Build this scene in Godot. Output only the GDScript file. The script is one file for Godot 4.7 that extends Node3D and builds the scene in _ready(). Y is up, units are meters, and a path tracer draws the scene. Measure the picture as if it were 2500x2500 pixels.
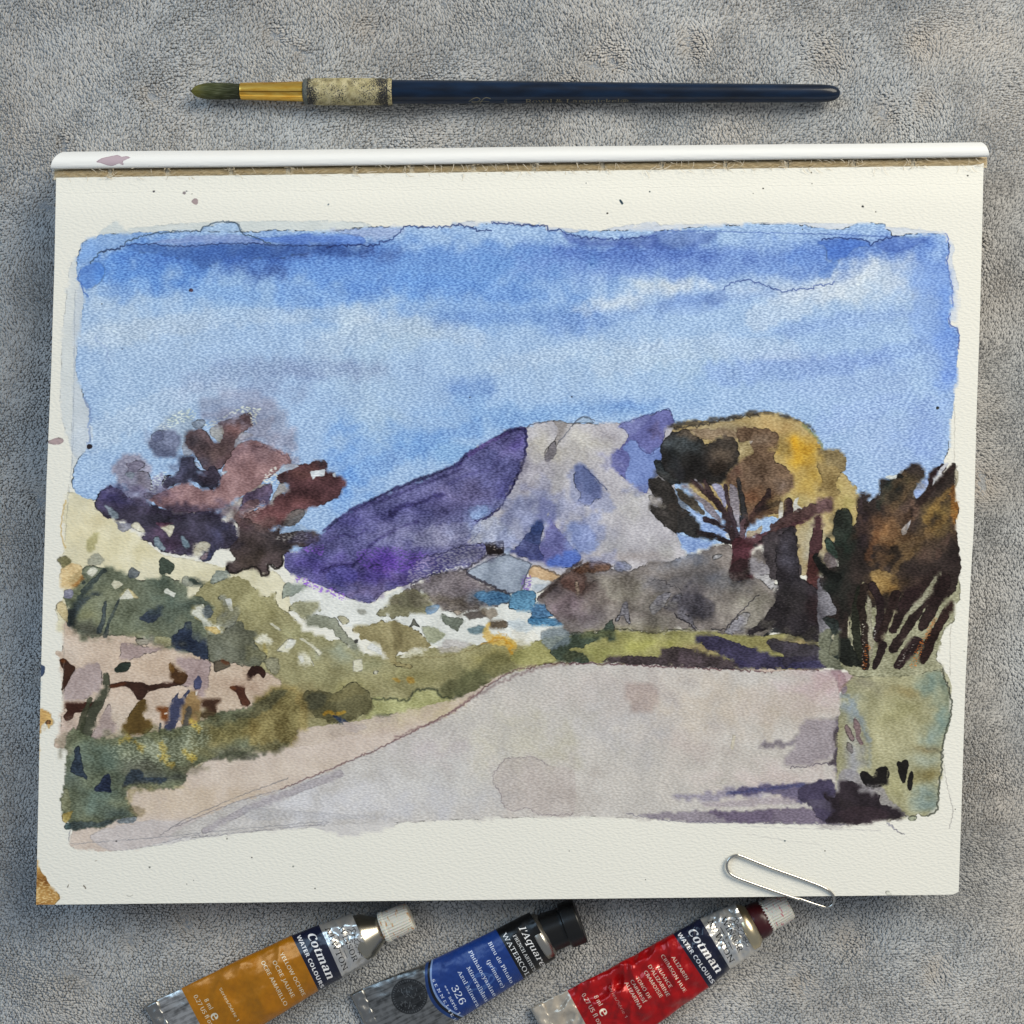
extends Node3D
# A watercolour sketchbook, a brush, a paper clip and three paint tubes on a grey fleece, seen from above.
const U := 0.00013            # metres in one unit of the drawing plan
const PAGE_H := 0.016         # height of the page above the fleece
const EYE := 0.44646          # height of the camera above the page
var taken := {}


func _ready() -> void:
	# --- camera
	var cam := Camera3D.new()
	cam.name = "camera"
	cam.fov = 40.0
	cam.near = 0.02
	cam.far = 20.0
	cam.position = Vector3(0, PAGE_H + EYE, 0)
	cam.rotation_degrees = Vector3(-90, 0, 0)
	add_child(cam)
	# --- air and exposure
	var env := Environment.new()
	env.background_mode = Environment.BG_COLOR
	env.background_color = Color(0.52, 0.54, 0.57)
	env.tonemap_mode = Environment.TONE_MAPPER_LINEAR
	env.tonemap_exposure = 1.03
	env.sdfgi_enabled = true
	env.ssao_enabled = true
	env.ssil_enabled = true
	var we := WorldEnvironment.new()
	we.name = "world_environment"
	we.environment = env
	add_child(we)
	# --- the window light from the top right and the cooler light from the top left
	area_lamp("window_light", Vector3(0.95, 1.05, -0.8), Vector3(0.02, 0, 0), Vector2(1.0, 0.8), Color(1.0, 0.965, 0.895), 2.6)
	area_lamp("side_window_light", Vector3(-1.25, 1.25, -0.7), Vector3(0, 0, 0), Vector2(0.9, 0.9), Color(0.74, 0.88, 1.0), 1.0)
	# --- things
	build_fleece()
	build_sketchbook()
	build_paper_clip()
	build_brush()
	build_tubes()


func area_lamp(called: String, from: Vector3, to: Vector3, size: Vector2, tint: Color, energy: float) -> void:
	var l := AreaLight3D.new()
	l.name = called
	l.area_size = size
	l.area_normalize_energy = true
	l.light_color = tint
	l.light_energy = energy
	l.shadow_enabled = true
	add_child(l)
	l.look_at_from_position(from, to, Vector3.UP)


# ---------------------------------------------------------------- helpers
func at(px: float, py: float, h: float) -> Vector3:   # a point of the plan, at height h
	var k := (PAGE_H + EYE - h) / EYE
	return Vector3((px - 1250.0) * U * k, h, (py - 1250.0) * U * k)


func numbered(called: String) -> String:
	taken[called] = taken.get(called, -1) + 1
	return called if taken[called] == 0 else "%s_%03d" % [called, taken[called]]


func thing(called: String, label: String, category: String, where: Vector3, group := "") -> Node3D:
	var o := Node3D.new()
	o.name = numbered(called)
	add_child(o)
	o.position = where
	o.set_meta("label", label)
	o.set_meta("category", category)
	if group:
		o.set_meta("group", group)
	return o


func part(parent: Node3D, called: String, mesh: Mesh, mat: Material, label := "") -> MeshInstance3D:
	var o := MeshInstance3D.new()
	o.name = called
	o.mesh = mesh
	o.material_override = mat
	parent.add_child(o, true)
	if label:
		o.set_meta("label", label)
	return o


func grid(nu: int, nv: int, f: Callable, uvf: Callable, org: Vector3, wrap_v := false) -> ArrayMesh:
	# rows of points f(u, v), u and v from 0 to 1; the front looks along dv x du
	var p := PackedVector3Array()
	var n := PackedVector3Array()
	var t := PackedVector2Array()
	var ix := PackedInt32Array()
	for i in nu + 1:
		for j in nv + 1:
			p.append(f.call(float(i) / nu, float(j) / nv) - org)
			t.append(uvf.call(float(i) / nu, float(j) / nv))
	var w := nv + 1
	for i in nu + 1:
		for j in nv + 1:
			var a := p[mini(i + 1, nu) * w + j] - p[maxi(i - 1, 0) * w + j]
			var j1 := j + 1
			var j0 := j - 1
			if wrap_v:
				j1 = 1 if j == nv else j1
				j0 = nv - 1 if j == 0 else j0
			var b := p[i * w + mini(j1, nv)] - p[i * w + maxi(j0, 0)]
			var q := b.cross(a)
			n.append(q.normalized() if q.length() > 1e-16 else Vector3.UP)
	for i in nu:
		for j in nv:
			var a := i * w + j
			ix.append_array([a, a + w, a + 1, a + 1, a + w, a + w + 1])
	var s := []
	s.resize(Mesh.ARRAY_MAX)
	s[Mesh.ARRAY_VERTEX] = p
	s[Mesh.ARRAY_NORMAL] = n
	s[Mesh.ARRAY_TEX_UV] = t
	s[Mesh.ARRAY_INDEX] = ix
	var m := ArrayMesh.new()
	m.add_surface_from_arrays(Mesh.PRIMITIVE_TRIANGLES, s)
	return m


func plain_uv(u: float, v: float) -> Vector2:
	return Vector2(u, v)


func lathe(prof: Array, a: Vector3, b: Vector3, sides: int, org: Vector3, squash := 1.0, ripple := 0, depth := 0.0, lump: FastNoiseLite = null, lump_by := 0.0) -> ArrayMesh:
	# a turned body: prof holds [place from a (0) to b (1), radius in units] pairs; squash flattens it
	var d := (b - a)
	var x := d.normalized()
	var y := Vector3.UP if absf(x.y) < 0.9 else Vector3.RIGHT
	var z := x.cross(y).normalized()
	y = z.cross(x).normalized()
	var f := func(u: float, v: float) -> Vector3:
		var k := clampf(u * (prof.size() - 1), 0.0, prof.size() - 1.0)
		var i := mini(int(k), prof.size() - 2)
		var q: float = lerpf(prof[i][0], prof[i + 1][0], k - i)
		var r: float = lerpf(prof[i][1], prof[i + 1][1], k - i) * U
		var th := v * TAU - PI
		if ripple > 0:
			r *= 1.0 - depth * (0.5 + 0.5 * cos(th * ripple))
		var pos := a + d * q + y * r * cos(th) * squash + z * r * sin(th)
		if lump:
			pos += (y * cos(th) + z * sin(th)) * lump.get_noise_3d(pos.x * 1000.0, pos.y * 1000.0, pos.z * 1000.0) * lump_by
		return pos
	var by_place := func(u: float, v: float) -> Vector2:
		var k := clampf(u * (prof.size() - 1), 0.0, prof.size() - 1.0)
		var i := mini(int(k), prof.size() - 2)
		return Vector2(clampf(lerpf(prof[i][0], prof[i + 1][0], k - i), 0.001, 0.999), v)
	return grid((prof.size() - 1) * 2, sides, f, by_place, org, true)


func mat(tint: Color, rough := 0.8, metal := 0.0) -> StandardMaterial3D:
	var m := StandardMaterial3D.new()
	m.albedo_color = tint
	m.roughness = rough
	m.metallic = metal
	return m


func simplex(freq: float, oct: int, seed_: int) -> FastNoiseLite:
	var n := FastNoiseLite.new()
	n.noise_type = FastNoiseLite.TYPE_SIMPLEX_SMOOTH
	n.frequency = freq
	n.fractal_octaves = oct
	n.seed = seed_
	return n


func noise_image(w: int, h: int, freq: float, oct: int, seed_: int) -> Image:
	var im := simplex(freq, oct, seed_).get_seamless_image(w, h)
	im.convert(Image.FORMAT_L8)
	return im


# lettering drawn into a texture: x of the text runs down the image, its top looks to the right (turn = 0) or the usual way (turn = 1)
func letter(im: Image, text: String, u0: float, v0: float, high: float, tint: Color, serif := false, slant := 0.0, length := 0.0, turn := 0, bold := false) -> void:
	var tm := TextMesh.new()
	var font := SystemFont.new()
	font.font_names = PackedStringArray(["Droid Serif" if serif else "Droid Sans"])
	font.font_weight = 700 if bold else 400
	tm.font = font
	tm.text = text
	tm.font_size = 64
	tm.pixel_size = 1.0 / 46.0      # capital letters about one unit high
	tm.depth = 0.0
	tm.curve_step = 2.0
	tm.horizontal_alignment = HORIZONTAL_ALIGNMENT_LEFT
	tm.vertical_alignment = VERTICAL_ALIGNMENT_CENTER
	var arr := tm.get_mesh_arrays()
	if arr.is_empty() or arr[Mesh.ARRAY_VERTEX] == null:
		return
	var vs: PackedVector3Array = arr[Mesh.ARRAY_VERTEX]
	var ids: PackedInt32Array = arr[Mesh.ARRAY_INDEX] if arr[Mesh.ARRAY_INDEX] != null else PackedInt32Array(range(vs.size()))
	var lo := 1e9
	var hi := -1e9
	for v in vs:
		lo = minf(lo, v.x)
		hi = maxf(hi, v.x)
	var sx := length / (hi - lo) if length > 0.0 else high
	var pts := PackedVector2Array()
	var a := Vector2(1e9, 1e9)
	var b := -a
	for v in vs:
		var tx := (v.x - lo) * sx + slant * v.y * high
		var ty := v.y * high
		var q := Vector2(u0 + ty, v0 + tx) if turn == 0 else Vector2(u0 + tx, v0 - ty)
		pts.append(q)
		a = a.min(q)
		b = b.max(q)
	var bx := int(a.x) - 1
	var by := int(a.y) - 1
	var bw := int(b.x) + 2 - bx
	var bh := int(b.y) + 2 - by
	if bw < 1 or bh < 1 or bw > 4000 or bh > 4000:
		return
	var mk := Image.create(bw * 3, bh * 3, false, Image.FORMAT_L8)
	for i in range(0, ids.size() - 2, 3):
		fill_polygon(mk, PackedVector2Array([pts[ids[i]], pts[ids[i + 1]], pts[ids[i + 2]]]), Vector2(bx, by), 3.0)
	stamp(im, mk, bx, by, bw, bh, tint)


func stamp(im: Image, mk: Image, bx: int, by: int, bw: int, bh: int, tint: Color) -> void:
	mk.resize(bw, bh, Image.INTERPOLATE_BILINEAR)
	var d := mk.get_data()
	for y in bh:
		for x in bw:
			var c := d[y * bw + x]
			if c > 4 and x + bx >= 0 and y + by >= 0 and x + bx < im.get_width() and y + by < im.get_height():
				im.set_pixel(x + bx, y + by, im.get_pixel(x + bx, y + by).lerp(tint, c / 255.0 * tint.a))


func pen(im: Image, pts: Array, w: float, tint: Color) -> void:   # a drawn line, in the pixels of the image
	var p := PackedVector2Array()
	for i in range(0, pts.size() - 1, 2):
		p.append(Vector2(pts[i], pts[i + 1]))
	var c := rounded(p, false, 3.0) if p.size() > 2 else p
	var l := PackedVector2Array()
	var r := PackedVector2Array()
	for i in c.size():
		var d := (c[mini(i + 1, c.size() - 1)] - c[maxi(i - 1, 0)]).normalized() * w * 0.5
		l.append(c[i] + Vector2(-d.y, d.x))
		r.append(c[i] - Vector2(-d.y, d.x))
	r.reverse()
	l.append_array(r)
	shape(im, l, tint)


func shape(im: Image, l: PackedVector2Array, tint: Color) -> void:
	var a := l[0]
	var b := l[0]
	for q in l:
		a = a.min(q)
		b = b.max(q)
	var bx := int(a.x) - 1
	var by := int(a.y) - 1
	var bw := int(b.x) + 2 - bx
	var bh := int(b.y) + 2 - by
	var mk := Image.create(maxi(1, bw * 3), maxi(1, bh * 3), false, Image.FORMAT_L8)
	fill_polygon(mk, l, Vector2(bx, by), 3.0)
	stamp(im, mk, bx, by, bw, bh, tint)


# ---------------------------------------------------------------- watercolour engine: washes laid on the page's own plane, 1 unit = 0.13 mm
const PX0 := 60.0
const PY0 := 395.0
const TW := 1786
const TH := 1374
const TS := 0.75
var ink_r := PackedFloat32Array()
var ink_g := PackedFloat32Array()
var ink_b := PackedFloat32Array()
var tooth := PackedByteArray()      # the paper's tooth
var mottle := PackedByteArray()     # slow drift of pigment
var speck := PackedByteArray()
var wob := FastNoiseLite.new()
var fx := 0.0
var fy := 0.0
var fs := 1.0
var gran := 0.10
var mott := 0.14
var dry := -2.0
var wet: PackedFloat32Array
var crisp := false
var lift := 0.0            # thins the paint
var relief_tooth := PackedByteArray()


func frame(x: float, y: float, s: float) -> void:
	fx = x
	fy = y
	fs = s


func noise_bytes(w: int, h: int, sx: float, sy: float, freq: float, oct: int, seed_: int) -> PackedByteArray:
	var n := FastNoiseLite.new()
	n.seed = seed_
	n.noise_type = FastNoiseLite.TYPE_SIMPLEX
	n.frequency = freq
	n.fractal_type = FastNoiseLite.FRACTAL_FBM
	n.fractal_octaves = oct
	n.fractal_gain = 0.55
	var im := n.get_image(int(w / sx), int(h / sy))
	im.convert(Image.FORMAT_L8)
	im.resize(w, h, Image.INTERPOLATE_CUBIC)
	return im.get_data()


func rgb_of(hex: int) -> Vector3:
	return (Vector3((hex >> 16) & 255, (hex >> 8) & 255, hex & 255) / 255.0).lerp(Vector3(0.93, 0.92, 0.88), lift)


func blobs_to_field(base: int, blobs: Array) -> void:   # wet-in-wet: soft patches of pigment that run into each other
	var q := 4
	var lw := TW / q
	var lh := TH / q
	var a := PackedFloat32Array()
	a.resize(lw * lh * 3)
	var c0 := rgb_of(base)
	for i in lw * lh:
		a[i * 3] = c0.x
		a[i * 3 + 1] = c0.y
		a[i * 3 + 2] = c0.z
	for bl in blobs:
		var cx: float = ((bl[0] * fs + fx) - PX0) * TS / q
		var cy: float = ((bl[1] * fs + fy) - PY0) * TS / q
		var rx: float = bl[2] * fs * TS / q
		var ry: float = bl[3] * fs * TS / q
		var c := rgb_of(bl[4])
		var al: float = bl[5] if bl.size() > 5 else 0.85
		for y in range(maxi(0, int(cy - ry * 2.2)), mini(lh, int(cy + ry * 2.2))):
			for x in range(maxi(0, int(cx - rx * 2.2)), mini(lw, int(cx + rx * 2.2))):
				var k := (y * q) * TW + x * q
				var wx := (mottle[k] - 128) * 0.006
				var wy := (mottle[(k + 90000) % (TW * TH)] - 128) * 0.006
				var dx := (x - cx) / rx + wx
				var dy := (y - cy) / ry + wy
				var d := dx * dx + dy * dy
				if d < 4.0:
					var t := al * exp(-d * 1.1)
					var i := (y * lw + x) * 3
					a[i] += (c.x - a[i]) * t
					a[i + 1] += (c.y - a[i + 1]) * t
					a[i + 2] += (c.z - a[i + 2]) * t
	var im := Image.create_from_data(lw, lh, false, Image.FORMAT_RGBF, a.to_byte_array())
	im.resize(TW, TH, Image.INTERPOLATE_BILINEAR)
	wet = im.get_data().to_float32_array()


func to_tex(p: Array) -> PackedVector2Array:
	var o := PackedVector2Array()
	for i in range(0, p.size() - 1, 2):
		o.append(Vector2(((p[i] * fs + fx) - PX0) * TS, ((p[i + 1] * fs + fy) - PY0) * TS))
	return o


func rounded(p: PackedVector2Array, closed: bool, step: float, tight := 1.0) -> PackedVector2Array:
	var o := PackedVector2Array()
	var n := p.size()
	for i in (n if closed else n - 1):
		var p0 := p[(i - 1 + n) % n] if closed or i > 0 else p[i]
		var p1 := p[i]
		var p2 := p[(i + 1) % n]
		var p3 := p[(i + 2) % n] if closed or i + 2 < n else p2
		var k := maxi(1, int(p1.distance_to(p2) / step))
		for j in k:
			var t := float(j) / k
			var sm := p1.cubic_interpolate(p2, p0, p3, t)
			o.append(p1.lerp(p2, t).lerp(sm, tight))
	if not closed:
		o.append(p[n - 1])
	return o


func wash(pts: Array, col: int, alpha := 1.0, edge := 0.35, soft := 0.0, rough := 1.6, tight := 0.8) -> void:
	var p := rounded(to_tex(pts), true, 3.0, tight)
	lay(p, col, alpha, edge, soft, rough)


func streak(pts: Array, w0: float, w1: float, col: int, alpha := 1.0, edge := 0.25, soft := 0.0, rough := 1.0) -> void:
	var c := rounded(to_tex(pts), false, 3.0)
	var l := PackedVector2Array()
	var r := PackedVector2Array()
	var n := c.size()
	if maxf(w0, w1) * fs * TS < 7.0 and rough > 0.3:      # a fine line wanders as a whole
		for i in n:
			var q := c[i]
			c[i] += Vector2(wob.get_noise_2d(q.x * 6.0 + 31.0, q.y * 6.0), wob.get_noise_2d(q.x * 6.0, q.y * 6.0 + 57.0)) * rough * 2.4
		rough = 0.3
	var cap := PackedVector2Array()
	for i in n:
		var d := (c[mini(i + 1, n - 1)] - c[maxi(i - 1, 0)]).normalized()
		var nn := Vector2(-d.y, d.x) * lerpf(w0, w1, float(i) / maxi(1, n - 1)) * 0.5 * fs * TS
		d = d * nn.length()
		l.append(c[i] + nn)
		r.append(c[i] - nn)
		if i == n - 1:
			for k in range(1, 6):
				l.append(c[i] + nn * cos(PI * k / 6.0) + d * sin(PI * k / 6.0))
		if i == 0:
			for k in range(1, 6):
				cap.append(c[i] - nn * cos(PI * k / 6.0) - d * sin(PI * k / 6.0))
	r.reverse()
	l.append_array(r)
	l.append_array(cap)
	lay(l, col, alpha, edge, soft, rough)


func thin(pts: Array, w: float, col: int, alpha := 0.8, rough := 1.2) -> void:   # a tide line or a pencil line, width in units
	streak(pts, w / fs, w / fs, col, alpha, 0.0, 0.0, rough)


func lay(p: PackedVector2Array, col: int, alpha: float, edge: float, soft: float, rough: float) -> void:
	var n := p.size()
	var lo := Vector2(1e9, 1e9)
	var hi := Vector2(-1e9, -1e9)
	for i in n:
		var q := p[i]
		if rough > 0.0:
			var d := (p[(i + 1) % n] - p[(i - 1 + n) % n]).normalized()
			var amp := (wob.get_noise_2d(q.x * 2.2, q.y * 2.2) + 0.6 * wob.get_noise_2d(q.x * 9.0 + 77.0, q.y * 9.0)) * rough * 1.9
			q += Vector2(-d.y, d.x) * amp
			p[i] = q
		lo = lo.min(q)
		hi = hi.max(q)
	var pad := 4 + int(soft * 1.5)
	var bx := clampi(int(lo.x) - pad, 0, TW - 1)
	var by := clampi(int(lo.y) - pad, 0, TH - 1)
	var bw := clampi(int(hi.x) + pad, 0, TW - 1) - bx
	var bh := clampi(int(hi.y) + pad, 0, TH - 1) - by
	if bw < 2 or bh < 2:
		return
	var im := Image.create(bw * 2, bh * 2, false, Image.FORMAT_L8)
	fill_polygon(im, p, Vector2(bx, by), 2.0)
	im.resize(bw, bh, Image.INTERPOLATE_BILINEAR)
	var halo := PackedByteArray()
	if edge != 0.0:
		var e := im.duplicate()
		e.resize(maxi(1, bw / 3), maxi(1, bh / 3), Image.INTERPOLATE_BILINEAR)
		e.resize(bw, bh, Image.INTERPOLATE_BILINEAR)
		halo = e.get_data()
	if soft > 0.0:
		im.resize(maxi(2, int(bw / soft)), maxi(2, int(bh / soft)), Image.INTERPOLATE_BILINEAR)
		im.resize(bw, bh, Image.INTERPOLATE_CUBIC)
	var m := im.get_data()
	var loose := PackedByteArray()      # where the wash was still wet its edge is lost
	if soft == 0.0 and bw > 40 and bh > 26 and edge > 0.0 and not crisp:
		var bl := im.duplicate()
		bl.resize(maxi(2, bw / 7), maxi(2, bh / 7), Image.INTERPOLATE_BILINEAR)
		bl.resize(bw, bh, Image.INTERPOLATE_CUBIC)
		loose = bl.get_data()
	var can_lose := loose.size() > 0
	var c := rgb_of(maxi(col, 0))
	var cr := c.x
	var cg := c.y
	var cb := c.z
	for y in bh:
		var k := (y + by) * TW + bx
		var i := y * bw
		for x in bw:
			var cov: float = m[i]
			var held := 1.0
			if can_lose and (cov > 0.0 or loose[i] > 6) and loose[i] < 250:
				held = 1.0 - clampf((mottle[(k + 260 * TW) % (TW * TH)] - 131) * 0.05, 0.0, 1.0)
				cov = cov * held + loose[i] * (1.0 - held)
			if cov > 3.0:
				var g := (tooth[k] - 128) * 0.0078
				var v := gran * g + mott * (mottle[k] - 128) * 0.0078
				var t := alpha * cov * 0.003922
				if (soft > 0.0 or held < 0.5) and cov < 235.0:
					t *= clampf(1.0 + g * 0.9, 0.2, 1.0)
				if dry > -1.5:
					t *= clampf((g - dry) * 5.0, 0.0, 1.0)
				var rim := 1.0
				if edge != 0.0 and halo[i] < 250:
					rim = 1.0 - held * minf(0.75, edge * (255 - halo[i]) * 0.0125 * clampf(0.75 + (mottle[k] - 128) * 0.014, 0.15, 1.5))
				if col < 0:
					cr = wet[k * 3]
					cg = wet[k * 3 + 1]
					cb = wet[k * 3 + 2]
				v *= 1.5
				ink_r[k] += (cr * rim * maxf(0.15, 1.0 + v * (1.0 - cr * 0.8)) - ink_r[k]) * t
				ink_g[k] += (cg * rim * maxf(0.15, 1.0 + v * (1.0 - cg * 0.8)) - ink_g[k]) * t
				ink_b[k] += (cb * rim * maxf(0.15, 1.0 + v * (1.0 - cb * 0.8)) - ink_b[k]) * t
			k += 1
			i += 1


func fill_polygon(im: Image, p: PackedVector2Array, org: Vector2, sc: float) -> void:   # even-odd scan fill
	var h := im.get_height()
	var w := im.get_width()
	var rows := []
	rows.resize(h)
	var n := p.size()
	for i in n:
		var a := (p[i] - org) * sc
		var b := (p[(i + 1) % n] - org) * sc
		if a.y > b.y:
			var t := a
			a = b
			b = t
		var y0 := maxi(0, ceili(a.y - 0.5))
		var y1 := mini(h - 1, ceili(b.y - 0.5) - 1)
		for y in range(y0, y1 + 1):
			var x := a.x + (b.x - a.x) * (y + 0.5 - a.y) / (b.y - a.y)
			if rows[y] == null:
				rows[y] = PackedFloat32Array()
			rows[y].append(x)
	for y in h:
		if rows[y] == null:
			continue
		var r: PackedFloat32Array = rows[y]
		r.sort()
		for j in range(0, r.size() - 1, 2):
			var x0 := clampi(roundi(r[j]), 0, w)
			var x1 := clampi(roundi(r[j + 1]), 0, w)
			if x1 > x0:
				im.fill_rect(Rect2i(x0, y, x1 - x0, 1), Color.WHITE)


func start_page() -> void:
	wob.seed = 5
	wob.frequency = 0.02
	wob.fractal_octaves = 3
	tooth = noise_bytes(TW, TH, 2.2, 1.0, 0.24, 2, 11)
	relief_tooth = noise_bytes(TW, TH, 2.4, 1.0, 0.20, 3, 13)
	mottle = noise_bytes(TW, TH, 1.0, 1.0, 0.014, 5, 23)
	ink_r.resize(TW * TH)
	ink_g.resize(TW * TH)
	ink_b.resize(TW * TH)
	ink_r.fill(0.925)
	ink_g.fill(0.915)
	ink_b.fill(0.875)


func page_image() -> Image:
	var d := PackedByteArray()
	d.resize(TW * TH * 3)
	for i in TW * TH:
		d[i * 3] = clampi(int(ink_r[i] * 255.0), 0, 255)
		d[i * 3 + 1] = clampi(int(ink_g[i] * 255.0), 0, 255)
		d[i * 3 + 2] = clampi(int(ink_b[i] * 255.0), 0, 255)
	return Image.create_from_data(TW, TH, false, Image.FORMAT_RGB8, d)
# ---------------------------------------------------------------- the painting, wash by wash
const FR_A := [80, 500, 0.41408]
const FR_B := [800, 500, 0.41408]
const FR_C := [1600, 500, 0.41408]
const FR_D := [80, 950, 0.41408]
const FR_E := [650, 950, 0.41408]
const FR_F := [1400, 950, 0.31056]
const FR_G := [1900, 1050, 0.31056]
const FR_H := [80, 1400, 0.31056]
const FR_I := [600, 1400, 0.41408]
const FR_J := [1300, 1400, 0.36232]
const FR_K := [1800, 1500, 0.38824]
const FR_L := [0, 1900, 0.41408]
const FR_O := [0, 0, 1.294]


func fr(f: Array) -> void:
	frame(f[0], f[1], f[2])


func paint_sky() -> void:
	fr(FR_A)
	gran = 0.03
	mott = 0.08
	# the pale first wash that stands out round the sky
	wash([225, 330, 180, 700, 165, 950, 162, 1200, 190, 1330, 228, 1449, 235, 1560, 330, 1600, 340, 1000, 300, 500, 290, 340], 0xcfd6da, 0.7, 0.12, 0.0, 1.0)
	wash([300, 400, 245, 600, 240, 900, 240, 1100, 230, 1449, 330, 1449, 330, 500], 0xc6d0dc, 0.6, 0.10, 0.0, 1.0)
	wash([390, 175, 430, 130, 500, 97, 545, 138, 760, 120, 900, 108, 1400, 95, 1932, 100, 1932, 160, 1000, 170, 500, 200], 0xcbd4d6, 0.7, 0.10, 0.0, 1.0)
	fr(FR_B)
	wash([740, 115, 850, 95, 1100, 98, 1300, 130, 1600, 150, 1680, 135, 1932, 100, 1932, 170, 1500, 180, 800, 150], 0xc4cee0, 0.7, 0.10, 0.0, 1.0)
	fr(FR_C)
	wash([0, 125, 400, 112, 800, 105, 1100, 110, 1350, 125, 1600, 150, 1700, 165, 1765, 250, 1750, 320, 1790, 500, 1770, 700, 1600, 600, 1500, 200, 0, 190], 0xc9d3e4, 0.7, 0.10, 0.0, 1.0)
	fr(FR_O)
	blobs_to_field(0xaac4e6, [
		[700, 480, 600, 28, 0x6f97d4, 0.8], [1300, 500, 500, 30, 0x7795d0, 0.8], [300, 500, 130, 40, 0x6a97d8, 0.9], [1650, 470, 160, 26, 0x5f83c8, 0.9],
		[230, 510, 70, 45, 0x6c9adc, 0.8], [460, 480, 160, 22, 0x4c70b4, 0.8], [480, 505, 60, 18, 0x4a6498, 0.7], [600, 470, 120, 16, 0x4a5e8e, 0.7],
		[640, 520, 150, 45, 0x6896dc, 0.7], [900, 500, 200, 40, 0x7ba4dc, 0.8], [830, 540, 120, 35, 0x6c9cde, 0.6], [1000, 560, 150, 26, 0x7aa2dc, 0.7],
		[1130, 470, 120, 18, 0x5876b8, 0.7], [1280, 480, 130, 16, 0x5672b4, 0.7], [1420, 490, 160, 26, 0x7a98d2, 0.7], [1540, 490, 90, 26, 0x668cd0, 0.7],
		[1760, 520, 50, 80, 0x86a6de, 0.7], [1780, 600, 26, 60, 0x6890da, 0.8], [1790, 690, 30, 50, 0x7a9ce0, 0.8],
		[240, 610, 120, 60, 0xb9cce2, 0.9], [350, 700, 180, 90, 0xb2c8e4, 0.8], [220, 800, 90, 100, 0xb0c8e4, 0.8], [740, 610, 110, 45, 0xbccfe2, 0.8], [680, 690, 70, 60, 0xb8cde2, 0.7], [690, 790, 60, 50, 0xbacfe4, 0.8],
		[1630, 510, 55, 32, 0xced9e4, 1.0], [1600, 548, 110, 26, 0xcad6e4, 0.9], [1685, 520, 30, 40, 0xc2d0e4, 0.8], [1250, 540, 60, 14, 0xcfd9e2, 0.9], [1160, 570, 60, 14, 0xc4d2e4, 0.8], [1460, 545, 100, 16, 0xc2d0e6, 0.7],
		[1090, 605, 60, 22, 0x7e9ed2, 0.8], [950, 600, 150, 24, 0x8cb0e0, 0.6], [850, 590, 100, 16, 0x82a6da, 0.7], [600, 570, 90, 36, 0x90b4e2, 0.6], [430, 560, 120, 40, 0x9abce4, 0.5],
		[1440, 500, 140, 20, 0x8cabdc, 0.6], [1700, 590, 80, 26, 0xa6bfe2, 0.6], [1560, 620, 110, 22, 0x9cb8e2, 0.5], [1650, 680, 100, 20, 0x92aee0, 0.6], [1500, 680, 120, 20, 0xa0b4dc, 0.5], [1300, 560, 60, 16, 0x88a6d8, 0.7],
		[1000, 690, 160, 40, 0xb2c8e2, 0.6], [1240, 680, 130, 40, 0xb6cce2, 0.7], [880, 735, 50, 20, 0x7294ca, 0.7], [1180, 762, 70, 14, 0x7ca0d6, 0.8], [1000, 790, 140, 30, 0x8eb4e0, 0.6], [760, 830, 70, 40, 0x7aa6de, 0.6], [655, 880, 40, 80, 0x78a4e0, 0.8], [870, 850, 80, 22, 0x84aedc, 0.7], [900, 770, 60, 30, 0x88aede, 0.6],
		[560, 695, 150, 20, 0x93a6c8, 0.7], [470, 735, 100, 26, 0x9aa8c4, 0.6], [1480, 790, 120, 60, 0xa4c0e4, 0.7], [1650, 820, 110, 80, 0xa8bfe4, 0.8], [1740, 830, 50, 60, 0x94aee0, 0.7], [1560, 720, 140, 30, 0xa0b8e2, 0.5], [1280, 740, 60, 40, 0xa2c0e6, 0.6],
	])
	gran = 0.36
	mott = 0.07
	fr(FR_A)
	var outline := to_tex([332, 1400, 335, 1290, 330, 1190, 300, 1130, 265, 1030, 250, 940, 265, 790, 290, 650, 300, 520, 290, 490, 262, 430, 258, 340, 270, 270, 300, 215, 400, 180, 600, 165, 850, 155, 985, 150, 1010, 130, 1100, 105, 1170, 100, 1210, 112, 1230, 155, 1400, 150, 1600, 150, 1700, 155, 1932, 137])
	fr(FR_B)
	outline.append_array(to_tex([140, 137, 280, 128, 460, 125, 700, 130, 760, 115, 820, 128, 900, 115, 960, 105, 1100, 115, 1280, 122, 1290, 150, 1360, 145, 1420, 160, 1560, 150, 1800, 150]))
	fr(FR_C)
	outline.append_array(to_tex([0, 153, 200, 135, 400, 122, 620, 115, 860, 115, 960, 135, 1090, 145, 1150, 125, 1230, 105, 1355, 112, 1360, 140, 1390, 150, 1395, 180, 1440, 180, 1500, 172, 1600, 168, 1705, 170, 1722, 190, 1735, 280, 1720, 320, 1735, 420, 1755, 500, 1750, 540, 1755, 600, 1735, 640, 1735, 705, 1780, 730, 1793, 770, 1785, 850, 1775, 1050, 1760, 1180, 1740, 1300, 1730, 1449]))
	fr(FR_G)
	outline.append_array(to_tex([1335, 160, 1305, 230, 1300, 300, 1200, 420, 1100, 520, 900, 500]))
	fr(FR_O)
	outline.append_array(to_tex([1500, 1000, 1250, 1040, 900, 1040, 600, 1060, 430, 980, 300, 960]))
	fr(FR_D)
	outline.append_array(to_tex([400, 660, 340, 655, 290, 640, 245, 605, 230, 550, 240, 480, 275, 400, 310, 370]))
	for i in TW * TH:      # a touch of violet in the blue
		wet[i * 3] = clampf((0.665 + (wet[i * 3] - 0.66) * 1.16) * 0.955, 0.1, 0.9)
		wet[i * 3 + 1] = clampf((0.765 + (wet[i * 3 + 1] - 0.76) * 1.16) * 0.975, 0.1, 0.9)
	lay(rounded(outline, true, 3.0, 0.6), -1, 0.97, 0.45, 0.0, 1.6)
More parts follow.
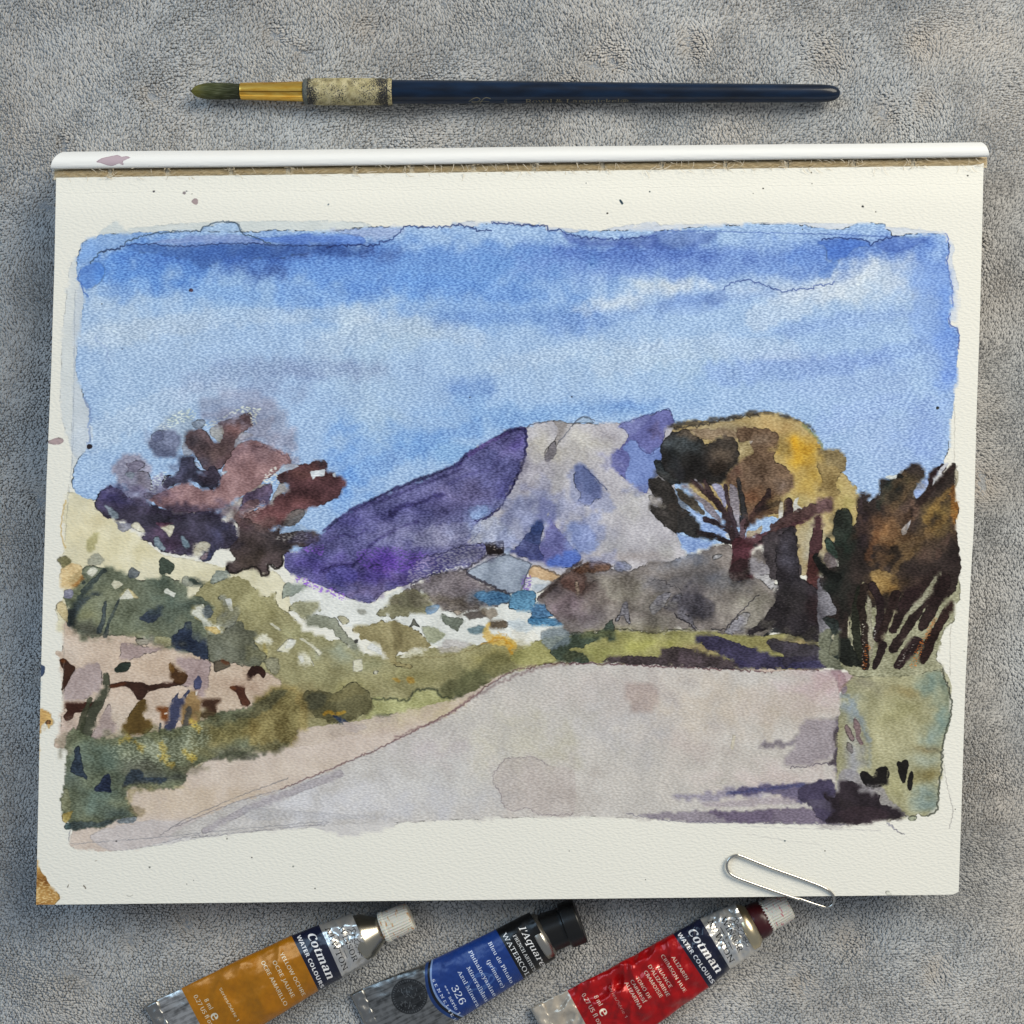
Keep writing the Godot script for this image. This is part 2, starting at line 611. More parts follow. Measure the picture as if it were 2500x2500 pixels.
	# long wet strokes across the sky
	fr(FR_O)
	gran = 0.5
	mott = 0.2
	for q in [[170, 640, 420, 600, 700, 592, 44, 0xcdd8e4, 0.45], [600, 660, 740, 612, 900, 640, 50, 0xc8d4e4, 0.4], [820, 606, 980, 596, 1120, 592, 26, 0x5f86cc, 0.42], [540, 565, 760, 540, 980, 556, 50, 0x6492dc, 0.4], [1050, 612, 1280, 575, 1450, 552, 30, 0x7294d2, 0.4], [1090, 588, 1250, 546, 1340, 534, 22, 0xdbe1e8, 0.5], [1440, 600, 1560, 545, 1640, 505, 56, 0xd8dfe8, 0.5], [1140, 690, 1340, 652, 1500, 662, 50, 0xcad6e6, 0.4], [1350, 705, 1560, 690, 1780, 645, 44, 0x7596dc, 0.4], [1480, 625, 1620, 600, 1730, 590, 30, 0x7c9ad8, 0.4], [165, 830, 300, 770, 430, 735, 60, 0xc9d6e6, 0.45], [650, 910, 760, 855, 900, 805, 44, 0x5f92da, 0.45], [360, 722, 520, 692, 720, 702, 44, 0x95a2c0, 0.35], [940, 800, 1100, 770, 1230, 780, 30, 0x74a0dc, 0.4], [200, 545, 330, 540, 480, 560, 40, 0x6898de, 0.4], [1560, 800, 1680, 760, 1780, 770, 50, 0x8aa6e0, 0.35], [940, 690, 1080, 660, 1240, 650, 36, 0xc4d2e4, 0.35]]:
		streak([q[0], q[1], q[2], q[3], q[4], q[5]], q[6], q[6] * 0.7, q[7], q[8] * 0.66, 0.0, 10.0, 6.0)
	# tide lines and layered strokes along the top
	fr(FR_A)
	gran = 0.15
	wash([300, 230, 400, 185, 600, 170, 850, 160, 640, 190, 560, 215, 500, 260, 400, 280, 340, 340, 268, 330], 0x8fb2e2, 0.6, 0.15, 0.0, 1.0)
	wash([265, 440, 290, 380, 350, 340, 420, 350, 420, 420, 380, 470, 320, 500, 285, 480], 0x4a7cd0, 0.6, 0.3, 3.0, 1.6)
	wash([560, 235, 720, 230, 860, 245, 1000, 235, 1230, 228, 1400, 235, 1932, 240, 1932, 300, 1600, 290, 1420, 320, 1250, 310, 1100, 330, 1000, 380, 930, 330, 800, 300, 620, 270], 0x3d5c9c, 0.5, 0.2, 5.0, 2.0)
	wash([900, 190, 1100, 170, 1240, 180, 1330, 210, 1400, 230, 1230, 228, 1000, 235, 880, 240, 700, 225], 0x8c9cce, 0.6, 0.1, 0.0, 1.0)
	wash([1400, 190, 1700, 165, 1932, 180, 1932, 235, 1500, 230, 1300, 200], 0x5378cc, 0.65, 0.1, 0.0, 1.0)
	wash([985, 150, 1010, 130, 1100, 105, 1170, 100, 1210, 112, 1230, 155, 1100, 165], 0xa3bcd8, 0.6, 0.4, 0.0, 1.4)
	thin([340, 345, 380, 300, 400, 275, 500, 260, 560, 215, 640, 185, 740, 165, 850, 158, 985, 150, 1010, 130, 1100, 104, 1170, 100, 1210, 112, 1230, 160, 1290, 185, 1400, 225], 3.0, 0x3a4a5c, 0.7, 2.0)
	thin([400, 270, 480, 262, 560, 238, 640, 232, 720, 230, 850, 245, 1000, 236, 1230, 228, 1400, 235, 1500, 240, 1932, 240], 3.0, 0x2c3c6c, 0.7, 1.6)
	thin([290, 385, 268, 430, 285, 470, 300, 515, 330, 540], 3.0, 0x3a62b4, 0.6, 1.6)
	thin([300, 1130, 330, 1190, 335, 1300, 325, 1430], 5.0, 0x7a90bc, 0.6, 2.5)
	thin([370, 780, 430, 850, 445, 920], 4.0, 0x8ba0c8, 0.5, 2.5)
	fr(FR_B)
	wash([0, 150, 140, 140, 300, 130, 460, 128, 400, 180, 320, 210, 150, 180], 0x9aa4cc, 0.5, 0.15, 0.0, 1.0)
	thin([0, 245, 120, 240, 280, 240, 320, 215, 370, 210, 400, 180, 440, 140, 470, 128, 700, 130, 760, 116, 820, 130, 900, 150, 960, 150], 3.5, 0x2a3a70, 0.75, 2.4)
	thin([960, 106, 1100, 116, 1280, 123, 1292, 152, 1360, 147, 1420, 178, 1500, 192, 1650, 202, 1800, 197, 1932, 182], 3.5, 0x2f3f78, 0.75, 2.4)
	wash([1380, 165, 1500, 195, 1700, 205, 1932, 185, 1932, 250, 1700, 250, 1480, 235, 1400, 210], 0x4054a0, 0.5, 0.0, 5.0, 2.0)
	fr(FR_C)
	wash([0, 160, 350, 160, 300, 230, 100, 260, 0, 260], 0x4a62a8, 0.5, 0.0, 5.0, 2.0)
	wash([940, 215, 1100, 198, 1240, 212, 1265, 238, 1180, 260, 1100, 320, 1020, 330, 1000, 260], 0x3c64bc, 0.6, 0.2, 4.0, 2.0)
	wash([1290, 225, 1350, 205, 1440, 190, 1600, 200, 1560, 240, 1400, 290, 1340, 270], 0x4866b4, 0.55, 0.2, 4.0, 2.0)
	wash([1030, 330, 1080, 330, 1030, 430, 975, 440, 960, 400, 1000, 380], 0x5c84cc, 0.5, 0.1, 3.0, 2.0)
	thin([0, 160, 150, 155, 350, 156, 600, 163, 800, 168, 1100, 176, 1250, 183, 1400, 188], 2.5, 0x4a64a8, 0.6, 1.0)
	thin([980, 205, 1100, 196, 1240, 210, 1265, 236, 1300, 215, 1350, 200, 1440, 185], 3.0, 0x24346c, 0.8, 1.6)
	thin([400, 510, 420, 480, 440, 465, 540, 446, 600, 465, 640, 470, 680, 490, 770, 510, 830, 500, 880, 495, 1000, 470, 1060, 455], 3.0, 0x3c5090, 0.75, 2.8)
	thin([1735, 640, 1735, 705, 1780, 730, 1793, 770, 1785, 850], 3.0, 0x40529a, 0.7, 1.4)
	thin([1710, 170, 1722, 190, 1735, 280, 1720, 320, 1735, 420, 1755, 500, 1750, 540, 1755, 600], 2.5, 0x4a62b0, 0.7, 1.4)
	wash([1540, 350, 1735, 360, 1750, 560, 1700, 720, 1785, 800, 1600, 820, 1500, 700], 0x7c9ede, 0.35, 0.0, 8.0, 2.0)
	wash([280, 540, 400, 500, 420, 560, 340, 600], 0x6a84bc, 0.4, 0.0, 4.0, 2.0)
	wash([0, 590, 200, 520, 420, 590, 300, 640, 100, 640], 0x7e9cd6, 0.3, 0.0, 6.0, 2.0)


func paint_mountain() -> void:
	fr(FR_E)
	gran = 0.22
	mott = 0.16
	# pale hillside on the left
	fr(FR_D)
	blobs_to_field(0xe0d9bc, [[500, 900, 300, 150, 0xe2d8b0, 0.8], [1300, 1100, 200, 80, 0xd8d2b4, 0.7], [300, 800, 120, 150, 0xe0d4ac, 0.8], [250, 1150, 90, 90, 0xdcbc86, 0.9], [1000, 1080, 200, 60, 0xdad2b0, 0.8]])
	gran = 0.06
	wash([205, 610, 245, 610, 300, 640, 360, 660, 480, 770, 640, 870, 760, 970, 960, 1010, 1140, 1050, 1400, 1060, 1480, 1130, 1560, 1230, 1500, 1320, 1100, 1449, 200, 1449, 150, 1350, 135, 1290, 180, 1230, 175, 1150, 165, 1000, 185, 940, 180, 780, 190, 680], -1, 0.9, 0.12, 0.0, 1.4)
	thin([190, 940, 168, 850, 172, 750, 195, 660], 4.0, 0xc8a868, 0.6, 1.0)
	fr(FR_F)
	blobs_to_field(0xbebac0, [[100, 420, 160, 120, 0xcac5bc, 0.9], [250, 350, 100, 80, 0xa8a2aa, 0.7], [450, 900, 140, 120, 0xbfbcba, 0.9], [100, 1100, 130, 110, 0x8a94b8, 0.8], [-100, 900, 160, 90, 0x9298b6, 0.7], [250, 1200, 180, 80, 0xaaa8ac, 0.8], [700, 1250, 120, 80, 0xb4b2b0, 0.8], [-250, 450, 200, 130, 0xb8b2a8, 0.9], [-450, 400, 90, 260, 0x8d88a0, 0.7], [-300, 1000, 160, 120, 0x8c92b4, 0.8], [-500, 900, 130, 120, 0x9a9aae, 0.7], [-180, 700, 120, 80, 0xa9a6a8, 0.8], [-150, 1300, 200, 80, 0x8e92b2, 0.8], [450, 1300, 200, 40, 0x8e8482, 0.6]])
	gran = 0.2
	var o := to_tex([-20, 265, 180, 270, 310, 260, 380, 275, 460, 245, 700, 170, 760, 170, 790, 260, 800, 700, 820, 1140, 880, 1280, 900, 1340, 760, 1360, 600, 1420, 300, 1449, -200, 1460])
	fr(FR_E)
	o.append_array(to_tex([1500, 1090, 1190, 1080, 1000, 1090, 1000, 600, 1200, 380, 1300, 310, 1440, 240, 1530, 225, 1600, 200, 1690, 187, 1770, 195]))
	lay(rounded(o, true, 3.0, 0.6), -1, 0.97, 0.3, 0.0, 1.4)
	thin([1535, 225, 1600, 200, 1690, 187, 1720, 196], 2.5, 0x4c4c58, 0.7, 1.2)
	wash([1690, 185, 1720, 230, 1700, 300, 1650, 350, 1640, 400, 1660, 425, 1690, 410, 1712, 340, 1740, 300, 1762, 250, 1772, 200], 0x96908e, 0.8, 0.4, 0.0, 1.2)
	wash([1690, 310, 1710, 310, 1712, 370, 1690, 410, 1650, 425, 1640, 400, 1660, 350], 0x6e6a72, 0.75, 0.5, 0.0, 1.2)
	wash([1800, 220, 1830, 180, 1870, 163, 1910, 175, 1932, 195, 1932, 200, 1830, 200], 0x93a4b8, 0.6, 0.5, 0.0, 0.8)
	thin([1725, 310, 1760, 275, 1800, 220, 1850, 170, 1890, 164, 1932, 185], 2.2, 0x545868, 0.7, 1.2)
	# violet bays on the sunny flank
	wash([1480, 640, 1560, 600, 1690, 620, 1700, 760, 1640, 800, 1550, 900, 1430, 940, 1350, 850, 1380, 760], 0x8890b4, 0.55, 0.0, 8.0, 2.0)
	wash([1680, 760, 1740, 850, 1800, 920, 1840, 1000, 1820, 1045, 1640, 1040, 1610, 930, 1650, 840], 0x64639c, 0.9, 0.25, 0.0, 2.0)
	wash([1620, 640, 1690, 660, 1700, 780, 1640, 790, 1590, 740], 0x6f74a6, 0.6, 0.0, 6.0, 2.0)
	wash([1655, 735, 1668, 725, 1668, 742, 1655, 750], 0xb0b2c0, 0.9, 0.2, 0.0, 0.6)
	wash([1800, 790, 1880, 800, 1932, 850, 1932, 960, 1850, 960, 1800, 880], 0x8896c4, 0.7, 0.0, 6.0, 2.0)
	wash([1660, 1000, 1740, 965, 1830, 945, 1852, 1000, 1800, 1050, 1700, 1058, 1640, 1035], 0x5672c0, 0.9, 0.5, 0.0, 1.6)
	wash([1600, 770, 1640, 780, 1625, 870, 1612, 930, 1640, 1000, 1640, 1030, 1500, 990, 1430, 955, 1480, 920, 1530, 860], 0x3c4274, 0.92, 0.5, 0.0, 1.6)
	wash([1600, 772, 1640, 782, 1625, 870, 1610, 915, 1520, 890, 1540, 850], 0x2c3c66, 0.8, 0.4, 0.0, 1.6)
	wash([1390, 960, 1420, 935, 1450, 940, 1430, 965, 1440, 985, 1400, 985], 0xa8b8cc, 0.9, 0.3, 0.0, 1.0)
	fr(FR_F)
	wash([350, 290, 480, 240, 700, 170, 757, 172, 792, 265, 720, 340, 690, 600, 640, 690, 590, 710, 580, 825, 450, 745, 380, 690, 300, 600, 288, 520, 370, 460, 430, 380, 400, 330], 0x6064a2, 0.9, 0.35, 0.0, 2.0)
	wash([460, 400, 500, 410, 520, 460, 600, 515, 650, 470, 690, 450, 690, 600, 640, 700, 590, 720, 575, 815, 450, 740, 400, 690, 440, 560, 430, 500, 390, 460], 0x7d94cc, 0.85, 0.15, 0.0, 2.0)
	wash([350, 290, 480, 245, 600, 210, 540, 300, 440, 370, 400, 330], 0x8288ba, 0.6, 0.0, 5.0, 2.0)
	thin([500, 410, 520, 460, 600, 515, 650, 470, 690, 450], 2.2, 0x3c4072, 0.7, 1.6)
	thin([380, 275, 460, 245, 700, 168, 757, 170, 792, 265], 2.6, 0x3c4478, 0.7, 1.2)
	wash([-20, 610, 60, 590, 140, 640, 230, 760, 300, 860, 330, 960, 240, 960, 120, 930, 0, 900, -40, 760], 0x8a92b6, 0.6, 0.0, 6.0, 2.0)
	wash([10, 600, 80, 600, 130, 650, 190, 720, 230, 770, 225, 840, 170, 880, 120, 920, 40, 880, 60, 830, 20, 770, 0, 700], 0x54608e, 0.85, 0.45, 0.0, 2.4)
	thin([80, 605, 150, 680, 265, 785], 2.5, 0x3a4470, 0.7, 1.4)
	wash([-60, 1060, 80, 1050, 160, 1140, 200, 1240, 60, 1290, -60, 1240], 0x7a8cc0, 0.5, 0.0, 6.0, 2.0)
	# the shaded purple slope
	fr(FR_E)
	blobs_to_field(0x605f8e, [[700, 1030, 220, 80, 0x57409a, 0.9], [1320, 430, 170, 130, 0x5c5e92, 0.9], [1150, 620, 160, 100, 0x6a6690, 0.9], [850, 850, 160, 60, 0x7d7ea4, 0.9], [1050, 870, 180, 70, 0x8a8aaa, 0.95], [1200, 800, 120, 60, 0x7c88b0, 0.9], [550, 1110, 200, 60, 0x4b3e86, 0.9], [250, 1030, 130, 70, 0x51478e, 0.9], [500, 780, 180, 70, 0x4c4880, 0.9], [1470, 300, 80, 60, 0x544a8a, 0.9], [1420, 620, 70, 120, 0x3c3c6c, 0.9], [1270, 720, 80, 40, 0x6c84b4, 0.8], [1000, 650, 110, 40, 0x4a4678, 0.8], [800, 700, 140, 40, 0x55538a, 0.7], [640, 1200, 140, 50, 0x625a86, 0.8], [1150, 1000, 110, 40, 0x6c6c86, 0.9]])
	gran = 0.34
	mott = 0.34
	wash([105, 980, 150, 950, 230, 930, 330, 850, 440, 755, 620, 655, 800, 575, 960, 515, 1120, 445, 1180, 385, 1300, 310, 1440, 240, 1530, 230, 1535, 330, 1512, 450, 1460, 560, 1400, 660, 1330, 740, 1262, 790, 1230, 860, 1200, 905, 1290, 910, 1290, 980, 1150, 1060, 1000, 1090, 860, 1140, 700, 1200, 620, 1262, 500, 1235, 330, 1165, 200, 1110, 120, 1060], -1, 0.97, 0.4, 0.0, 1.8)
	wash([1200, 905, 1230, 800, 1330, 745, 1440, 830, 1440, 900, 1300, 905], 0x9aa0b4, 0.7, 0.1, 4.0, 1.4)
	streak([340, 835, 480, 725, 640, 645, 800, 572, 960, 510, 1130, 443, 1180, 388, 1320, 312, 1430, 248, 1525, 235], 14, 24, 0x27234c, 0.8, 0.0, 2.0, 1.8)
	streak([1525, 235, 1532, 330, 1505, 460, 1440, 600, 1380, 690, 1320, 750, 1225, 780], 16, 9, 0x25234a, 0.8, 0.0, 0.0, 1.8)
	streak([1180, 400, 1300, 340, 1390, 315, 1440, 270], 8, 5, 0x2a2450, 0.6, 0.0, 0.0, 1.8)
	streak([1200, 385, 1300, 320, 1420, 262], 26, 16, 0x6a5a98, 0.6, 0.0, 2.0, 1.6)
	streak([740, 740, 800, 690, 900, 670, 1000, 625, 1060, 620], 36, 18, 0x2a2652, 0.65, 0.0, 3.0, 2.4)
	streak([320, 1080, 400, 1040, 520, 1030, 620, 920, 760, 830, 900, 780], 26, 16, 0x2e2858, 0.6, 0.0, 3.0, 2.0)
	streak([330, 1075, 390, 1045, 520, 1032], 5, 4, 0x241f4a, 0.7, 0.0, 0.0, 1.8)
	streak([440, 760, 560, 700, 800, 610, 1150, 470], 26, 16, 0x2e2a56, 0.5, 0.0, 3.0, 2.0)
	wash([380, 1060, 470, 1040, 540, 1080, 520, 1150, 420, 1160, 350, 1110], 0x54529a, 0.5, 0.2, 3.0, 2.0)
	streak([1200, 905, 1250, 850, 1262, 790], 3, 3, 0x4c5484, 0.7, 0.0, 0.0, 1.4)
	streak([560, 1060, 660, 1040, 760, 1060, 860, 1030, 980, 1000], 12, 8, 0x2c2650, 0.5, 0.0, 2.0, 3.0)
	streak([360, 900, 440, 860, 520, 870, 600, 820], 18, 10, 0x302a5c, 0.5, 0.0, 2.0, 3.0)
	streak([1080, 560, 1200, 500, 1320, 470, 1400, 400], 20, 10, 0x3a3768, 0.4, 0.0, 3.0, 3.0)
	wash([900, 840, 1010, 800, 1180, 790, 1200, 850, 1100, 900, 960, 930, 860, 920], 0x9a9ab4, 0.45, 0.1, 4.0, 3.0)
	wash([1210, 690, 1300, 690, 1300, 740, 1230, 770, 1190, 740], 0x86a0cc, 0.6, 0.2, 3.0, 2.0)
	dry = 0.0
	wash([540, 960, 700, 930, 860, 950, 980, 990, 960, 1060, 700, 1080, 560, 1040], 0x6442a4, 0.6, 0.0, 4.0, 2.0)
	wash([230, 930, 340, 920, 330, 980, 240, 960], 0x7a50b8, 0.8, 0.0, 2.0, 2.0)
	wash([860, 1150, 1000, 1090, 1160, 1040, 1290, 960, 1280, 925, 1160, 925, 1010, 970, 880, 1020, 830, 1120], 0x8b8a96, 0.6, 0.0, 2.0, 2.0)
	dry = 0.15
	streak([860, 1140, 1000, 1085, 1120, 1060, 1210, 1020], 22, 14, 0xc9cccb, 0.7, 0.0, 0.0, 2.0)
	dry = -2.0
	streak([850, 1150, 960, 1100, 1100, 1080, 1200, 1045, 1300, 975], 9, 14, 0x2f2d3c, 0.7, 0.0, 0.0, 2.4)
	streak([860, 1005, 1000, 975, 1160, 925, 1280, 915], 7, 6, 0x2b2a44, 0.6, 0.0, 0.0, 2.2)


func paint_left_tree() -> void:
	fr(FR_D)
	gran = 0.22
	mott = 0.3
	wash([1100, 160, 1300, 60, 1480, 120, 1560, 280, 1520, 400, 1300, 330, 1150, 300], 0x8f8c9e, 0.5, 0.0, 16.0, 5.0)
	wash([1000, 60, 1200, 0, 1420, 40, 1400, 140, 1150, 180, 1000, 160], 0x9a9fb8, 0.55, 0.0, 12.0, 3.0)
	wash([470, 480, 520, 400, 620, 390, 700, 470, 640, 600, 520, 560], 0x9a90a0, 0.75, 0.0, 9.0, 3.0)
	wash([680, 330, 740, 200, 880, 120, 960, 200, 900, 330, 780, 380], 0xa9b6c4, 0.6, 0.0, 9.0, 3.0)
	wash([640, 560, 760, 500, 800, 640, 600, 660, 520, 620], 0x9c96b0, 0.7, 0.0, 6.0, 3.0)
	blobs_to_field(0x94706f, [[1250, 370, 150, 60, 0x7a5c60, 0.9], [1380, 350, 90, 50, 0x84686a, 0.8], [1300, 470, 160, 60, 0x9c7674, 0.9], [1000, 640, 200, 50, 0xa07a78, 0.9], [800, 620, 100, 50, 0x8c6a72, 0.8], [1150, 580, 120, 50, 0xa88280, 0.9], [850, 700, 200, 30, 0x6c5664, 0.8]])
	wash([680, 650, 800, 590, 900, 545, 1000, 590, 1090, 560, 1120, 480, 1140, 400, 1200, 330, 1270, 300, 1350, 320, 1480, 370, 1530, 430, 1460, 470, 1380, 530, 1300, 600, 1200, 650, 1130, 700, 1000, 730, 850, 730], -1, 0.93, 0.25, 0.0, 2.0)
	streak([1300, 340, 1400, 345, 1470, 385, 1530, 430], 10, 8, 0x503c44, 0.6, 0.0, 0.0, 2.0)
	# leaves round the top
	wash([690, 300, 720, 260, 780, 240, 850, 250, 882, 280, 860, 330, 845, 380, 832, 418, 780, 400, 740, 405, 700, 370, 680, 330], 0x6a708c, 0.9, 0.45, 0.0, 2.0)
	wash([700, 265, 760, 245, 780, 290, 740, 310, 700, 300], 0x565c7a, 0.7, 0.3, 0.0, 2.0)
	wash([940, 200, 970, 178, 1015, 185, 1020, 215, 960, 238], 0x7e8898, 0.85, 0.4, 0.0, 1.6)
	wash([545, 440, 610, 420, 665, 440, 640, 470, 605, 490, 540, 510, 560, 470], 0x7d788c, 0.85, 0.5, 0.0, 1.6)
	wash([600, 505, 650, 480, 690, 500, 705, 590, 650, 595, 610, 545], 0x77717f, 0.8, 0.5, 0.0, 1.6)
	wash([540, 500, 580, 485, 605, 500, 580, 530], 0x96a0ac, 0.8, 0.5, 0.0, 1.2)
	wash([890, 310, 940, 340, 940, 385, 885, 385], 0xa0a4b0, 0.8, 0.3, 0.0, 1.2)
	wash([655, 615, 685, 608, 712, 625, 690, 648, 660, 640], 0x8a8698, 0.8, 0.5, 0.0, 0.8)
	blobs_to_field(0x5e4a4c, [[930, 290, 60, 60, 0x423c44, 0.9], [1200, 230, 90, 50, 0x7c5a58, 0.95], [1240, 165, 60, 25, 0x503e42, 0.9], [1050, 370, 80, 60, 0x66504c, 0.9], [1000, 430, 60, 40, 0x46404c, 0.9], [1110, 420, 40, 40, 0x5a444a, 0.8]])
	wash([890, 290, 930, 245, 1000, 232, 1050, 290, 1100, 320, 1120, 250, 1095, 200, 1180, 165, 1270, 140, 1292, 160, 1290, 220, 1230, 270, 1190, 345, 1160, 400, 1110, 470, 1060, 490, 1000, 470, 960, 390, 910, 345], -1, 0.95, 0.45, 0.0, 2.0)
	wash([1040, 235, 1100, 215, 1125, 250, 1105, 310, 1060, 280], 0xa8a49e, 0.8, 0.2, 0.0, 2.0)
	# the dark plum masses
	mott = 0.45
	wash([765, 585, 780, 520, 860, 480, 880, 400, 935, 388, 965, 450, 1010, 480, 1060, 455, 1100, 490, 1105, 560, 1060, 597, 1000, 580, 950, 552, 860, 560], 0x32303f, 0.95, 0.4, 0.0, 2.2)
	wash([950, 430, 975, 430, 992, 462, 960, 455], 0x98a4bc, 0.9, 0.2, 0.0, 0.8)
	wash([960, 480, 990, 480, 1030, 515, 980, 505], 0x7080a0, 0.7, 0.2, 0.0, 1.2)
	blobs_to_field(0x3a3547, [[480, 650, 90, 60, 0x3a3458, 0.9], [700, 760, 120, 40, 0x302d3c, 0.9], [900, 800, 160, 60, 0x33303f, 0.9], [1130, 850, 90, 90, 0x3c3c58, 0.9], [800, 900, 90, 60, 0x4c3850, 0.8], [740, 830, 40, 40, 0x5c4660, 0.8], [560, 640, 60, 30, 0x5c5678, 0.6], [1030, 960, 50, 50, 0x343a58, 0.9]])
	wash([360, 680, 400, 605, 460, 565, 520, 600, 560, 640, 680, 660, 760, 705, 880, 735, 1000, 715, 1110, 735, 1110, 770, 1180, 780, 1222, 860, 1180, 930, 1080, 960, 1050, 1012, 990, 1005, 1010, 960, 950, 980, 800, 972, 720, 930, 690, 905, 640, 880, 660, 840, 580, 805, 490, 780, 420, 745], -1, 0.95, 0.4, 0.0, 2.4)
	wash([400, 610, 440, 570, 500, 560, 540, 600, 500, 640, 430, 650], 0x3c385c, 0.6, 0.0, 5.0, 2.0)
	wash([420, 690, 460, 690, 510, 755, 470, 760], 0x9fb0b8, 0.7, 0.2, 2.0, 2.0)
	wash([490, 780, 580, 800, 560, 835, 510, 830], 0x8e8fa0, 0.8, 0.3, 0.0, 2.0)
	wash([715, 880, 740, 870, 785, 950, 745, 945, 720, 925], 0x8fa2ac, 0.85, 0.4, 0.0, 1.6)
	wash([875, 865, 905, 875, 925, 930, 885, 930], 0x8aa0ac, 0.85, 0.4, 2.0, 1.6)
	wash([580, 805, 612, 780, 640, 800, 662, 840, 630, 842], 0xdcd6c0, 0.97, 0.2, 0.0, 1.0)
	wash([755, 812, 800, 800, 832, 805, 828, 840, 808, 872, 785, 840], 0xd9d4bf, 0.97, 0.2, 0.0, 1.0)
	wash([725, 790, 760, 785, 830, 790, 800, 800, 760, 812], 0x74485c, 0.6, 0.1, 0.0, 1.2)
	wash([945, 930, 1000, 893, 1046, 920, 1020, 955, 985, 975, 1000, 1000, 940, 980], 0xcfc9b6, 0.95, 0.3, 0.0, 1.4)
	wash([985, 1000, 1020, 965, 1040, 960, 1020, 1000], 0x9c8890, 0.8, 0.4, 0.0, 1.0)
	# the maroon limb
	mott = 0.4
	blobs_to_field(0x553638, [[1580, 480, 120, 50, 0x5c3c38, 0.9], [1700, 430, 50, 30, 0x2c2224, 0.95], [1750, 560, 100, 60, 0x4a2e30, 0.9], [1450, 720, 160, 45, 0x8a5a5a, 0.95], [1330, 770, 90, 40, 0x8c6462, 0.9], [1550, 660, 110, 30, 0x66403f, 0.9], [1470, 560, 40, 60, 0x3c2c2e, 0.9]])
	wash([1438, 510, 1550, 452, 1640, 430, 1700, 408, 1740, 440, 1730, 480, 1780, 500, 1830, 520, 1856, 545, 1830, 590, 1800, 640, 1700, 680, 1600, 712, 1500, 785, 1450, 805, 1380, 835, 1290, 795, 1230, 745, 1300, 720, 1350, 690, 1420, 655, 1440, 622, 1500, 600, 1490, 560, 1450, 545], -1, 0.96, 0.4, 0.0, 2.6)
	wash([1635, 490, 1680, 480, 1722, 470, 1720, 510, 1670, 515, 1650, 535], 0xd9e0e6, 0.97, 0.1, 0.0, 1.0)
	wash([1768, 500, 1782, 495, 1785, 520, 1770, 515], 0xd9e0e6, 0.95, 0.1, 0.0, 0.6)
	wash([1475, 455, 1520, 440, 1570, 455, 1490, 485, 1440, 500], 0xc6d6e6, 0.95, 0.1, 0.0, 1.2)
	wash([1105, 490, 1150, 484, 1122, 506, 1105, 503], 0xc2d2e4, 0.95, 0.1, 0.0, 0.8)
	# lower dark brown mass
	blobs_to_field(0x44393a, [[1290, 870, 90, 60, 0x56484a, 0.9], [1500, 860, 120, 30, 0x504a48, 0.8], [1280, 980, 100, 70, 0x40352f, 0.9], [1400, 930, 110, 50, 0x362f30, 0.9], [1250, 790, 50, 40, 0x544046, 0.8]])
	wash([1200, 790, 1235, 750, 1300, 785, 1400, 830, 1455, 815, 1460, 850, 1560, 832, 1690, 848, 1700, 880, 1600, 922, 1510, 952, 1470, 985, 1475, 1030, 1440, 1060, 1385, 1032, 1392, 1088, 1350, 1098, 1320, 1052, 1240, 1062, 1200, 1088, 1150, 1075, 1145, 1030, 1190, 1005, 1165, 940, 1210, 870], -1, 0.96, 0.5, 0.0, 2.8)
	thin([1150, 1040, 1150, 1075, 1200, 1086, 1240, 1062, 1320, 1050, 1350, 1096, 1390, 1088, 1385, 1034, 1440, 1058, 1474, 1030, 1470, 985], 5.0, 0x1c1716, 0.8, 1.2)
	wash([1475, 770, 1530, 722, 1590, 708, 1604, 750, 1545, 805, 1465, 805], 0x6c6664, 0.92, 0.4, 0.0, 2.0)
	dry = 0.1
	wash([1440, 860, 1560, 850, 1660, 870, 1580, 900, 1450, 900], 0xa8a4a0, 0.6, 0.0, 2.0, 2.0)
	dry = -2.0
	wash([1460, 830, 1580, 800, 1620, 830, 1560, 835, 1465, 850], 0xb4cae4, 0.95, 0.1, 0.0, 1.2)
	# light taupe leaves between
	wash([1130, 700, 1250, 625, 1350, 560, 1405, 560, 1380, 620, 1230, 685, 1205, 780, 1110, 745], 0xa29890, 0.9, 0.3, 0.0, 1.6)
	wash([1250, 625, 1320, 590, 1400, 550, 1405, 640, 1375, 690, 1290, 700, 1220, 720, 1230, 680], 0x574962, 0.9, 0.3, 0.0, 2.0)
	wash([1230, 690, 1320, 640, 1340, 680, 1270, 740, 1210, 790, 1190, 760], 0x6a5252, 0.8, 0.2, 2.0, 2.0)
	wash([1430, 610, 1450, 560, 1500, 560, 1505, 600, 1440, 630, 1400, 690, 1380, 690], 0xa39a94, 0.85, 0.3, 0.0, 1.6)
	wash([1200, 300, 1240, 250, 1300, 270, 1250, 300, 1190, 345], 0xa4a6b0, 0.8, 0.2, 0.0, 1.2)
	# chalky scumbles
	dry = 0.05
	wash([740, 225, 800, 180, 880, 120, 960, 130, 940, 180, 860, 210, 780, 235], 0xd4e0da, 0.9, 0.0, 0.0, 2.0)
	wash([1010, 205, 1080, 180, 1180, 130, 1250, 100, 1340, 110, 1320, 140, 1220, 140, 1120, 180, 1040, 230], 0xd4dcd0, 0.9, 0.0, 0.0, 2.0)
	wash([1290, 110, 1320, 120, 1315, 210, 1285, 215], 0xd4d6cc, 0.9, 0.0, 0.0, 2.0)
	wash([695, 530, 780, 490, 770, 560, 710, 620], 0xc4d2d4, 0.8, 0.0, 0.0, 2.0)
	wash([1370, 510, 1430, 460, 1450, 560, 1400, 560, 1350, 560], 0xd0d0c8, 0.9, 0.0, 0.0, 2.0)
	wash([1220, 760, 1300, 700, 1360, 650, 1380, 690, 1300, 760], 0xb49a96, 0.6, 0.0, 0.0, 2.0)
	dry = -2.0


